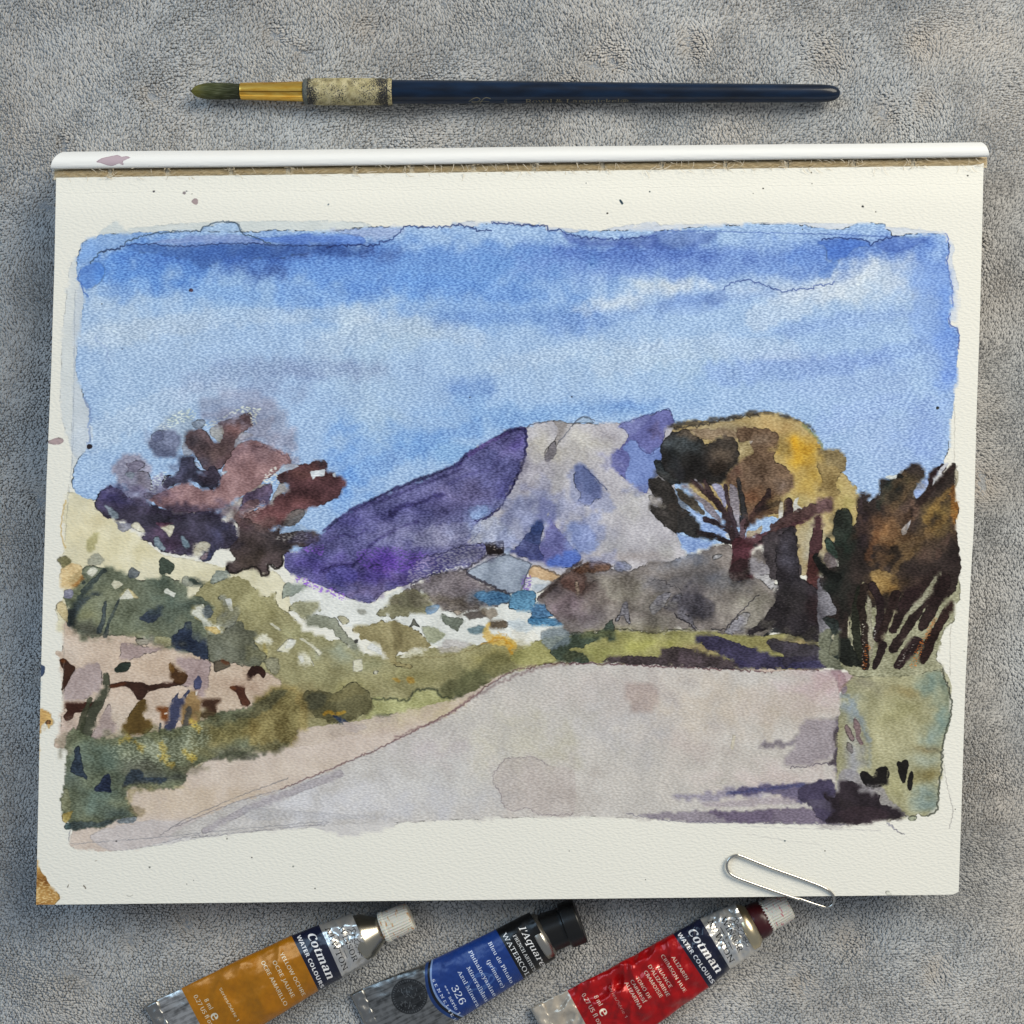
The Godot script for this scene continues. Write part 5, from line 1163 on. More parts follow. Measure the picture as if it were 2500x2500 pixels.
func paint_left_bank() -> void:
	fr(FR_H)
	gran = 0.16
	mott = 0.14
	# pinkish wall
	blobs_to_field(0xcdb8a6, [[900, 700, 300, 150, 0xcab29c, 0.8], [300, 600, 120, 100, 0xd0c0b2, 0.8], [1600, 850, 200, 80, 0xc4aa98, 0.9], [700, 1100, 300, 120, 0xc4b4a4, 0.8], [300, 1200, 100, 90, 0xc8b0a4, 0.8]])
	wash([255, 380, 330, 400, 390, 470, 540, 450, 650, 440, 800, 470, 1000, 520, 1300, 600, 1400, 640, 1700, 720, 1860, 790, 1960, 870, 1850, 1040, 1500, 1200, 1250, 1260, 900, 1320, 650, 1350, 450, 1370, 270, 1290, 255, 1372, 165, 1362, 215, 1200, 230, 1000, 215, 690, 180, 640, 185, 610, 235, 595], -1, 0.92, 0.18, 0.0, 1.6)
	wash([690, 650, 700, 545, 830, 560, 945, 580, 1028, 570, 1010, 608, 900, 625, 850, 652, 740, 690, 680, 680], 0xa08d8d, 0.8, 0.3, 0.0, 1.8)
	wash([238, 1000, 250, 880, 330, 765, 400, 740, 480, 690, 530, 710, 545, 800, 545, 900, 450, 960, 350, 1005], 0xac9c9c, 0.85, 0.3, 0.0, 1.8)
	wash([1110, 685, 1160, 650, 1380, 690, 1392, 760, 1362, 950, 1280, 985, 1260, 900, 1150, 880, 1210, 800], 0xa69293, 0.85, 0.3, 0.0, 1.8)
	wash([460, 1300, 520, 1150, 600, 1030, 622, 1150, 665, 1180, 640, 1260], 0xa39290, 0.8, 0.2, 0.0, 1.6)
	# green bush above
	mott = 0.26
	gran = 0.22
	lift = 0.14
	blobs_to_field(0x555d4a, [[450, 300, 150, 90, 0x6f6d44, 0.8], [350, 200, 120, 110, 0x5e664a, 0.8], [1100, 190, 170, 70, 0x36443a, 0.95], [1280, 230, 110, 40, 0x2c3832, 0.9], [1230, 500, 90, 110, 0x333e4c, 0.9], [430, 440, 130, 60, 0x3a3c34, 0.95], [600, 150, 160, 80, 0x6f745a, 0.9], [1000, 350, 160, 90, 0x4a5446, 0.9], [1000, 70, 90, 60, 0x334238, 0.9], [700, 400, 150, 70, 0x60684f, 0.8], [900, 250, 130, 60, 0x56604e, 0.8], [800, 480, 150, 40, 0x6a6a48, 0.8]])
	wash([280, 30, 380, -30, 450, -60, 600, -50, 700, -20, 760, 10, 840, 50, 1000, 40, 1020, -10, 1100, 50, 1200, 70, 1230, 140, 1225, 185, 1310, 180, 1400, 240, 1420, 280, 1380, 300, 1330, 240, 1240, 290, 1260, 330, 1340, 400, 1360, 460, 1480, 480, 1500, 600, 1440, 690, 1380, 670, 1200, 620, 1080, 585, 940, 545, 800, 500, 650, 492, 540, 492, 400, 525, 350, 480, 330, 430, 265, 380, 285, 290, 240, 190, 250, 120, 310, 110], -1, 0.95, 0.35, 0.0, 2.4)
	lift = 0.1
	blobs_to_field(0x5a5c4c, [[1550, 600, 160, 70, 0x5f6256, 0.9], [1550, 430, 90, 60, 0x53554a, 0.9]])
	wash([1360, 490, 1480, 470, 1550, 410, 1640, 365, 1680, 440, 1775, 450, 1740, 540, 1820, 620, 1830, 700, 1700, 730, 1500, 700, 1390, 680], -1, 0.92, 0.4, 0.0, 2.6)
	wash([1815, 680, 1932, 660, 1932, 780, 1880, 790, 1840, 740], 0x72705c, 0.8, 0.3, 2.0, 2.0)
	wash([1455, 320, 1510, 300, 1480, 220, 1450, 190, 1490, 155, 1530, 200, 1560, 290, 1620, 240, 1635, 280, 1600, 380, 1500, 440, 1450, 410], 0x7c7e72, 0.85, 0.4, 0.0, 2.2)
	wash([1330, 290, 1380, 250, 1420, 300, 1400, 345, 1350, 350], 0x566068, 0.9, 0.4, 0.0, 1.8)
	wash([750, 0, 790, -50, 840, -10, 810, 40, 770, 45], 0x4c545e, 0.85, 0.3, 0.0, 2.0)
	wash([1010, -130, 1080, -90, 1110, -60, 1080, 0, 1000, 0, 990, -80], 0x253028, 0.95, 0.2, 0.0, 2.0)
	wash([1205, 50, 1230, 20, 1280, 40, 1340, 90, 1320, 115, 1250, 85], 0x232e2a, 0.95, 0.2, 0.0, 2.0)
	wash([1170, 60, 1210, 20, 1260, 90, 1210, 110], 0x84887c, 0.8, 0.2, 0.0, 2.0)
	wash([380, 75, 400, 55, 418, 75, 400, 92], 0x2a3634, 0.9, 0.2, 0.0, 1.0)
	lift = 0.0
	# cut-out lights
	wash([617, 85, 640, 48, 680, 65, 718, 85, 650, 127], 0xdcd8c2, 0.97, 0.2, 0.0, 1.0, 0.3)
	wash([677, 205, 710, 160, 752, 118, 790, 140, 832, 195, 750, 190], 0xd8ca9c, 0.95, 0.25, 0.0, 1.0, 0.3)
	wash([677, 205, 710, 160, 750, 122, 790, 195], 0xdeddd0, 0.95, 0.0, 0.0, 1.0, 0.3)
	wash([1033, 143, 1050, 115, 1128, 155, 1110, 187], 0xdfe0d6, 0.97, 0.1, 0.0, 1.0, 0.3)
	wash([1233, 285, 1280, 265, 1342, 238, 1350, 290, 1330, 330, 1400, 385, 1472, 405, 1485, 462, 1440, 478, 1355, 440, 1325, 370, 1260, 330], 0xe0e0d4, 0.97, 0.15, 0.0, 1.2, 0.4)
	wash([1350, 420, 1440, 420, 1480, 460, 1440, 476, 1360, 442], 0xd2b674, 0.85, 0.1, 0.0, 1.0)
	wash([1745, 530, 1780, 490, 1815, 460, 1860, 520, 1900, 535, 1850, 570, 1790, 560], 0xdedbc8, 0.97, 0.2, 0.0, 1.2, 0.3)
	wash([1515, 205, 1560, 200, 1570, 260, 1570, 300, 1550, 290], 0xdedfda, 0.95, 0.1, 0.0, 1.0)
	wash([1860, 395, 1885, 388, 1960, 450, 1930, 440], 0xdedbc8, 0.97, 0.2, 0.0, 0.8, 0.3)
	wash([1820, 545, 1850, 640, 1800, 600], 0x9c8c4c, 0.6, 0.0, 3.0, 1.6)
	# strokes of stem
	streak([300, 400, 330, 280, 430, 110, 560, -20], 70, 30, 0x353e40, 0.8, 0.2, 0.0, 2.0)
	streak([310, 330, 420, 200, 515, 155], 46, 36, 0x3a4246, 0.8, 0.3, 0.0, 1.8)
	streak([570, 490, 605, 370, 680, 205], 34, 12, 0x333c42, 0.85, 0.2, 0.0, 1.4)
	streak([520, 460, 555, 350, 575, 220], 44, 22, 0x39424a, 0.8, 0.2, 0.0, 1.6)
	wash([260, 290, 330, 280, 340, 400, 300, 420, 270, 360], 0x262c2e, 0.7, 0.0, 4.0, 2.0)
	wash([835, 350, 890, 300, 960, 270, 1030, 250, 1015, 330, 940, 388, 870, 372], 0x343d50, 0.85, 0.2, 0.0, 2.0)
	wash([1078, 500, 1150, 450, 1240, 375, 1262, 500, 1300, 530, 1372, 515, 1382, 660, 1330, 672, 1230, 620, 1120, 585], 0x2a3348, 0.9, 0.25, 0.0, 2.4)
	wash([800, 520, 880, 510, 960, 470, 940, 540, 880, 570, 830, 560], 0x7f7c70, 0.8, 0.4, 0.0, 2.0)
	wash([945, 530, 980, 500, 1085, 510, 1080, 570, 1000, 555], 0xb6b28c, 0.85, 0.2, 0.0, 1.6)
	wash([178, 250, 230, 215, 272, 290, 275, 385, 215, 335], 0xd0be92, 0.85, 0.3, 0.0, 1.4)
	wash([215, -10, 250, -60, 340, -80, 390, -40, 370, 60, 310, 110, 250, 110, 215, 130], 0xdcbf8c, 0.8, 0.2, 0.0, 1.6)
	wash([300, 90, 370, 40, 385, 0, 400, 40, 350, 100], 0xb07a40, 0.7, 0.0, 3.0, 1.6)
	wash([200, -120, 260, -140, 310, -100, 250, -50, 210, -70], 0x6e6a48, 0.85, 0.4, 2.0, 2.0)
	wash([430, -80, 460, -140, 520, -150, 560, -100, 500, -60], 0x8a8c80, 0.7, 0.3, 3.0, 2.0)
	wash([420, -10, 470, -50, 510, -30, 470, 20], 0xdcd9c8, 0.9, 0.1, 0.0, 1.2)
	wash([430, -250, 500, -330, 520, -320, 480, -180, 420, -170], 0x9a9460, 0.6, 0.0, 4.0, 2.0)
	wash([1420, 10, 1450, -30, 1520, -20, 1550, 20, 1480, 60, 1420, 80, 1390, 70], 0x8a9490, 0.8, 0.4, 0.0, 1.8)
	wash([245, 190, 250, 130, 300, 120, 320, 150, 300, 200], 0x9a98b0, 0.85, 0.4, 0.0, 1.0)
	# fence of dark brushmarks on the wall
	gran = 0.1
	mott = 0.2
	wash([207, 680, 240, 665, 290, 705, 333, 740, 310, 790, 280, 850, 245, 915, 228, 922, 240, 820, 235, 750], 0x352018, 0.95, 0.2, 0.0, 1.0)
	wash([240, 665, 260, 690, 240, 710, 210, 685], 0x74401e, 0.7, 0.0, 2.0, 1.0)
	wash([600, 905, 605, 875, 700, 850, 850, 853, 930, 880, 1080, 850, 1190, 862, 1150, 880, 980, 912, 905, 935, 862, 992, 822, 988, 790, 940, 735, 888], 0x34201a, 0.95, 0.2, 0.0, 1.0)
	streak([610, 890, 720, 868], 26, 24, 0x5e3420, 0.7, 0.0, 2.0, 1.0)
	wash([1065, 715, 1080, 695, 1160, 755, 1217, 810, 1180, 875, 1105, 850, 1080, 780], 0x452c18, 0.92, 0.2, 0.0, 1.0)
	wash([1066, 715, 1082, 698, 1120, 760, 1090, 780], 0x7c5a2c, 0.7, 0.0, 2.0, 1.0)
	wash([643, 748, 700, 702, 770, 697, 765, 745, 710, 780, 655, 780], 0x27302a, 0.95, 0.3, 0.0, 1.0)
	wash([252, 1045, 290, 1010, 440, 1012, 545, 1000, 545, 1035, 460, 1060, 400, 1088, 330, 1100, 315, 1140, 265, 1157, 240, 1125, 270, 1080], 0x351c16, 0.95, 0.2, 0.0, 1.0)
	streak([575, 800, 580, 890, 520, 1010, 470, 1100, 400, 1290], 50, 110, 0x3d4134, 0.9, 0.25, 0.0, 1.4)
	streak([450, 985, 425, 1050, 390, 1150, 370, 1260], 34, 60, 0x3f4232, 0.85, 0.2, 0.0, 1.4)
	wash([695, 1230, 760, 1110, 800, 1050, 860, 990, 890, 995, 890, 1060, 868, 1125, 935, 1165, 950, 1200, 900, 1250, 830, 1275, 740, 1280], 0x57431f, 0.93, 0.25, 0.0, 1.2)
	wash([1160, 1170, 1160, 1100, 1200, 980, 1260, 900, 1290, 960, 1330, 1000, 1320, 1150, 1200, 1200], 0x8a6c40, 0.8, 0.15, 0.0, 1.6)
	wash([930, 1045, 985, 1040, 1075, 1058, 1070, 1110, 1055, 1172, 1010, 1130, 995, 1075], 0x6e3a18, 0.9, 0.2, 0.0, 1.0)
	wash([1030, 1098, 1058, 1090, 1060, 1105, 1035, 1108], 0xd8d0c8, 0.9, 0.0, 0.0, 0.6)
	wash([1048, 1370, 1035, 1230, 1070, 1120, 1090, 1000, 1150, 920, 1140, 980, 1170, 980, 1240, 902, 1190, 1020, 1155, 1120, 1110, 1250, 1080, 1375], 0x343a58, 0.9, 0.25, 0.0, 1.4)
	streak([1230, 1070, 1190, 1240], 50, 40, 0x47484a, 0.8, 0.2, 2.0, 1.6)
	streak([995, 1180, 1010, 1270], 16, 24, 0x3a4450, 0.8, 0.2, 0.0, 1.2)
	wash([1262, 900, 1270, 850, 1300, 803, 1333, 850, 1315, 908, 1280, 915], 0x474c6e, 0.92, 0.2, 0.0, 1.2)
	wash([1280, 930, 1300, 920, 1290, 960, 1280, 960], 0xdcd4cc, 0.9, 0.0, 0.0, 0.6)
	wash([1545, 895, 1575, 880, 1665, 888, 1672, 950, 1715, 1025, 1660, 1055, 1620, 980, 1590, 930], 0x46261c, 0.92, 0.2, 0.0, 1.0)
	wash([1545, 895, 1575, 882, 1600, 900, 1580, 920], 0x84502e, 0.6, 0.0, 2.0, 1.0)
	wash([1310, 1050, 1330, 1010, 1400, 985, 1480, 968, 1495, 990, 1435, 1035, 1442, 1090, 1420, 1130, 1330, 1140, 1315, 1110, 1345, 1060], 0x3b251a, 0.92, 0.2, 0.0, 1.2)
	wash([1675, 815, 1700, 765, 1730, 730, 1800, 740, 1832, 780, 1812, 822, 1775, 788, 1740, 815, 1700, 832], 0x2c1a16, 0.95, 0.2, 0.0, 1.0)
	wash([1430, 700, 1500, 675, 1555, 720, 1520, 745, 1470, 770, 1430, 770], 0x4c4438, 0.85, 0.3, 0.0, 1.4)
	wash([1470, 685, 1500, 672, 1550, 715, 1500, 715], 0x5c3420, 0.7, 0.0, 2.0, 1.2)
	# grass along the bank
	gran = 0.28
	mott = 0.34
	lift = 0.10
	blobs_to_field(0x50573f, [[520, 1430, 200, 110, 0x56695c, 0.95], [500, 1760, 180, 110, 0x4e6258, 0.95], [1450, 1270, 180, 80, 0x746a3e, 0.9], [1700, 1200, 160, 80, 0x7c6a38, 0.9], [950, 1590, 220, 60, 0x373d38, 0.9], [330, 1550, 80, 130, 0x3a4640, 0.9], [1600, 1400, 220, 50, 0x42443a, 0.9], [1000, 1360, 200, 70, 0x74785c, 0.9], [820, 1500, 150, 60, 0x54564a, 0.8], [650, 1600, 100, 60, 0x465346, 0.8], [1350, 1400, 180, 60, 0x5c5a36, 0.9], [650, 1880, 130, 60, 0x3a4a46, 0.9], [340, 1850, 60, 110, 0x5a6450, 0.8], [1850, 1050, 130, 90, 0x5a583c, 0.8]])
	var o := to_tex([270, 1400, 262, 1340, 280, 1270, 325, 1212, 390, 1250, 470, 1290, 640, 1290, 900, 1262, 1000, 1240, 1250, 1185, 1450, 1095, 1700, 1040, 1932, 890, 2060, 950, 2100, 1150, 2050, 1300, 1932, 1380, 1750, 1405, 1450, 1450, 1350, 1480, 1300, 1520, 1230, 1545, 1190, 1640, 1120, 1690, 950, 1700, 800, 1690, 745, 1730, 770, 1830, 815, 1900])
	fr(FR_L)
	o.append_array(to_tex([818, 218, 760, 240, 680, 255, 600, 290, 520, 302, 410, 305, 380, 290, 400, 262, 360, 210, 370, 200, 360, 120, 372, 60, 388, 0]))
	fr(FR_H)
	o.append_array(to_tex([262, 1600, 245, 1560, 262, 1480]))
	lay(rounded(o, true, 3.0, 0.7), -1, 0.93, 0.2, 3.0, 3.0)
	lift = 0.0
	wash([1750, 1000, 1932, 880, 2120, 930, 2160, 1150, 2060, 1330, 1850, 1400, 1700, 1330], 0x8a7a4c, 0.75, 0.0, 9.0, 3.0)
	wash([1500, 1400, 1750, 1350, 2000, 1320, 1960, 1400, 1750, 1430, 1500, 1470], 0x6c6a52, 0.6, 0.0, 5.0, 3.0)
	wash([1560, 1120, 1700, 1060, 1900, 920, 1990, 930, 1900, 1040, 1720, 1140], 0x4a4a38, 0.7, 0.0, 4.0, 3.0)
	wash([1350, 1250, 1500, 1180, 1700, 1150, 1680, 1280, 1480, 1330], 0x7c7248, 0.5, 0.0, 8.0, 3.0)
	wash([225, 1780, 250, 1690, 280, 1700, 300, 1850, 270, 1890, 232, 1850], 0x8f8f72, 0.8, 0.3, 0.0, 1.6)
	wash([290, 1565, 325, 1450, 335, 1370, 365, 1350, 385, 1450, 405, 1540, 428, 1620, 395, 1605, 340, 1585], 0x27303e, 0.9, 0.2, 0.0, 1.8)
	wash([478, 1708, 530, 1640, 562, 1588, 602, 1578, 610, 1650, 622, 1722, 560, 1712], 0x283049, 0.92, 0.25, 0.0, 1.6)
	wash([708, 1675, 740, 1590, 772, 1535, 850, 1560, 900, 1600, 1050, 1600, 1040, 1640, 850, 1655, 760, 1655], 0x2b3440, 0.85, 0.1, 3.0, 2.4)
	wash([900, 1280, 1000, 1250, 1200, 1240, 1250, 1340, 1200, 1420, 1000, 1500, 820, 1400], 0x8c927c, 0.4, 0.0, 7.0, 3.0)
	dry = -0.55
	for y in [[1000, 1340, 1050, 1430], [990, 1440, 1090, 1510], [810, 1320, 860, 1400], [1190, 1400, 1260, 1460], [1260, 1180, 1310, 1230], [680, 1310, 740, 1290]]:
		streak(y, 44, 56, 0xb49a44, 0.75, 0.0, 4.0, 4.0)
	dry = 0.1
	wash([600, 1350, 900, 1290, 1300, 1200, 1400, 1300, 1100, 1520, 700, 1480], 0xaab09a, 0.4, 0.0, 6.0, 3.0)
	dry = -2.0
	wash([1400, 1450, 1560, 1400, 1820, 1420, 1800, 1450, 1500, 1470], 0x33372c, 0.6, 0.0, 4.0, 3.0)
	wash([1240, 1540, 1300, 1505, 1345, 1485, 1300, 1520], 0xd8ccb6, 0.9, 0.0, 0.0, 1.0)
	fr(FR_L)
	wash([375, 290, 390, 262, 415, 268, 415, 300, 390, 306], 0x4e6264, 0.9, 0.5, 0.0, 1.2)
	wash([358, 220, 390, 200, 430, 195, 400, 260, 372, 250], 0xb09a58, 0.85, 0.4, 0.0, 1.4)
	wash([420, 260, 600, 255, 690, 240, 640, 275, 520, 300, 420, 302], 0x3e4a52, 0.7, 0.2, 2.0, 2.4)
	wash([680, 250, 760, 230, 805, 228, 790, 255, 720, 268], 0x7f8990, 0.9, 0.25, 0.0, 1.6)
	wash([800, 160, 860, 190, 830, 230, 790, 215, 760, 180], 0x6a5c40, 0.5, 0.0, 4.0, 2.0)
	wash([760, 60, 900, 60, 1080, 50, 1040, 60, 860, 70, 800, 90, 770, 160, 745, 120], 0xa89a74, 0.6, 0.0, 5.0, 2.4)


func paint_margins() -> void:
	gran = 0.0
	mott = 0.0
	# pencil outline of the picture
	fr(FR_L)
	thin([410, 310, 412, 382, 500, 380, 700, 366, 950, 346, 1400, 300, 1932, 254], 1.6, 0x8a8a90, 0.7, 1.0)
	thin([945, 335, 1100, 240, 1400, 110, 1700, 0], 1.8, 0x77757a, 0.7, 0.8)
	thin([960, 380, 1170, 330, 1180, 345, 1500, 310, 1932, 268], 1.6, 0x85838c, 0.7, 1.0)
	thin([1300, 170, 1600, 185, 1932, 212], 1.4, 0x9a98a0, 0.5, 0.8)
	fr(FR_A)
	thin([248, 500, 246, 900, 240, 1200, 235, 1449, 215, 1700], 1.4, 0x9aa2ac, 0.6, 1.0)
	fr(FR_D)
	thin([212, 560, 200, 760, 190, 900], 1.4, 0x9a988c, 0.6, 1.0)
	fr(FR_H)
	thin([250, 400, 245, 700, 232, 1000], 1.4, 0x9c968c, 0.5, 1.0)
	fr(FR_G)
	thin([1385, -200, 1386, 0, 1382, 260], 1.6, 0xb8b6ae, 0.8, 0.8)
	thin([1362, 1540, 1350, 1650, 1352, 1932], 1.6, 0xb0aea4, 0.8, 0.8)
	fr(FR_K)
	thin([1300, 940, 1320, 1080, 1352, 1210, 1348, 1290, 1330, 1342], 1.8, 0xa6a4a0, 0.8, 1.0)
	thin([0, 1330, 400, 1345, 900, 1358], 1.4, 0xb4b2b4, 0.6, 0.8)
	thin([60, 1380, 300, 1420, 520, 1445], 1.2, 0xbcbab8, 0.5, 0.8)
	# spatter and stains
	frame(0, 0, 0.46584)
	for s in [[806, 1003, 7, 0x5c5860], [965, 1012, 9, 0x8a8084], [1022, 1056, 18, 0xa08d8f], [978, 1002, 4, 0x8c8c90], [1723, 1073, 4, 0x7f8a90], [1006, 1016, 4, 0xb0b0b0]]:
		dot(s)
	fr(FR_A)
	for s in [[933, 505, 13, 0x5c3c48], [334, 1425, 17, 0x241a1c], [408, 584, 4, 0x5a5a68], [528, 850, 4, 0x4a5a78], [1745, -4, 5, 0x44505a]]:
		dot(s)
	wash([85, 1400, 110, 1385, 150, 1372, 178, 1378, 182, 1400, 150, 1413, 120, 1412], 0xa68f92, 0.85, 0.5, 0.0, 0.6)
	frame(800, 0, 0.46584)
	wash([1527, 1047, 1535, 1045, 1550, 1068, 1542, 1072], 0x1f3442, 0.95, 0.0, 0.0, 0.4)
	for s in [[1465, 1117, 5, 0x1c1c1c], [1355, 960, 3, 0x2a3a48], [1688, 1005, 3, 0x2a4048], [2, 1073, 5, 0x7a8a94]]:
		dot(s)
	frame(1600, 0, 0.46584)
	for s in [[566, 988, 5, 0x1e1e1e], [1087, 1082, 6, 0x1e1e1e], [1638, 920, 5, 0x1e1e1e], [820, 963, 4, 0x2a2a26], [1155, 1110, 4, 0x3a3a34], [512, 1014, 3, 0x8a8a80], [818, 905, 3, 0x444038]]:
		dot(s)
	fr(FR_C)
	for s in [[1665, 1198, 10, 0x3c3c30], [868, 145, 4, 0x202838], [1888, 1318, 3, 0x5a5a50]]:
		dot(s)
	fr(FR_B)
	for s in [[1440, 1132, 6, 0x1e2438], [838, 1135, 5, 0x4a5c80], [1555, 350, 12, 0x4c72b8], [1640, 700, 5, 0x5c80c0]]:
		dot(s)
	fr(FR_L)
	for s in [[883, 525, 7, 0xa6aca8], [1728, 520, 7, 0x90948e], [1338, 357, 3, 0x3a3a3a], [686, 370, 6, 0x8c8688], [1485, 467, 4, 0x9a9890], [1102, 624, 4, 0xa0a09a], [1142, 602, 3, 0x8a8a86], [1858, 650, 4, 0x8a8886], [1893, 505, 3, 0x9a9a94]]:
		dot(s)
	thin([404, 628, 400, 640], 2.0, 0x5c5448, 0.8, 0.4)
	thin([493, 636, 500, 642, 506, 650], 2.4, 0x5a5044, 0.8, 0.6)
	thin([750, 690, 765, 700, 782, 688], 1.6, 0x8c8a84, 0.7, 0.6)
	thin([560, 490, 570, 485], 1.8, 0x8c8478, 0.7, 0.6)
	fr(FR_K)
	for s in [[1427, 231, 5, 0x5c5a50], [1180, 970, 3, 0x8a8878], [298, 1424, 4, 0x7a7870], [552, 1487, 4, 0x8a8880], [1370, 1225, 3, 0x9a988e]]:
		dot(s)
	wash([930, 1745, 950, 1738, 975, 1765, 955, 1772, 940, 1765], 0xd2d4c6, 0.6, 0.3, 0.0, 0.8)
	wash([1390, 1745, 1410, 1735, 1412, 1765, 1392, 1772], 0xcfd2d0, 0.7, 0.2, 2.0, 0.6)
	frame(1250, 2050, 0.46584)
	for s in [[1640, 58, 3, 0x6a6860], [1430, 6, 5, 0x5a6a70], [700, 210, 3, 0x8a8880], [300, 60, 3, 0x9a9890]]:
		dot(s)
	# blue drop and ochre stains on the left edge
	fr(FR_H)
	wash([45, 730, 65, 715, 95, 730, 98, 780, 75, 805, 45, 810], 0x33425e, 0.92, 0.3, 0.0, 1.4)
	gran = 0.2
	mott = 0.3
	wash([30, 1080, 80, 1060, 130, 1100, 162, 1160, 150, 1200, 125, 1225, 100, 1180, 70, 1230, 30, 1260], 0xc99a50, 0.8, 0.2, 3.0, 3.0)
	wash([95, 1165, 115, 1152, 142, 1160, 140, 1182, 110, 1188, 95, 1180], 0x7a5438, 0.9, 0.5, 0.0, 0.8)
	wash([70, 1185, 90, 1180, 110, 1215, 90, 1240, 70, 1225], 0xdcd2be, 0.8, 0.0, 2.0, 1.0)
	streak([50, 1250, 52, 1450], 14, 10, 0xc8a468, 0.6, 0.0, 2.0, 2.0)
	streak([58, 850, 62, 1000], 10, 8, 0xa4b8c4, 0.6, 0.0, 2.0, 2.0)
	# bare board showing at the torn corner
	fr(FR_L)
	blobs_to_field(0xb98d4e, [[280, 680, 50, 50, 0xc59a5c, 0.9], [240, 580, 30, 30, 0x9c6a34, 0.9], [240, 740, 60, 20, 0x8a5c2a, 0.9]])
	wash([200, 480, 232, 515, 245, 545, 270, 580, 275, 605, 310, 640, 350, 695, 340, 720, 300, 760, 200, 770], -1, 0.96, 0.25, 0.0, 1.4)
	thin([220, 590, 245, 600, 268, 580], 2.2, 0x7c5428, 0.7, 1.0)
	dry = 0.2
	wash([210, 600, 270, 610, 330, 690, 300, 740, 210, 745], 0xe0c490, 0.7, 0.0, 0.0, 1.0)
	dry = -2.0


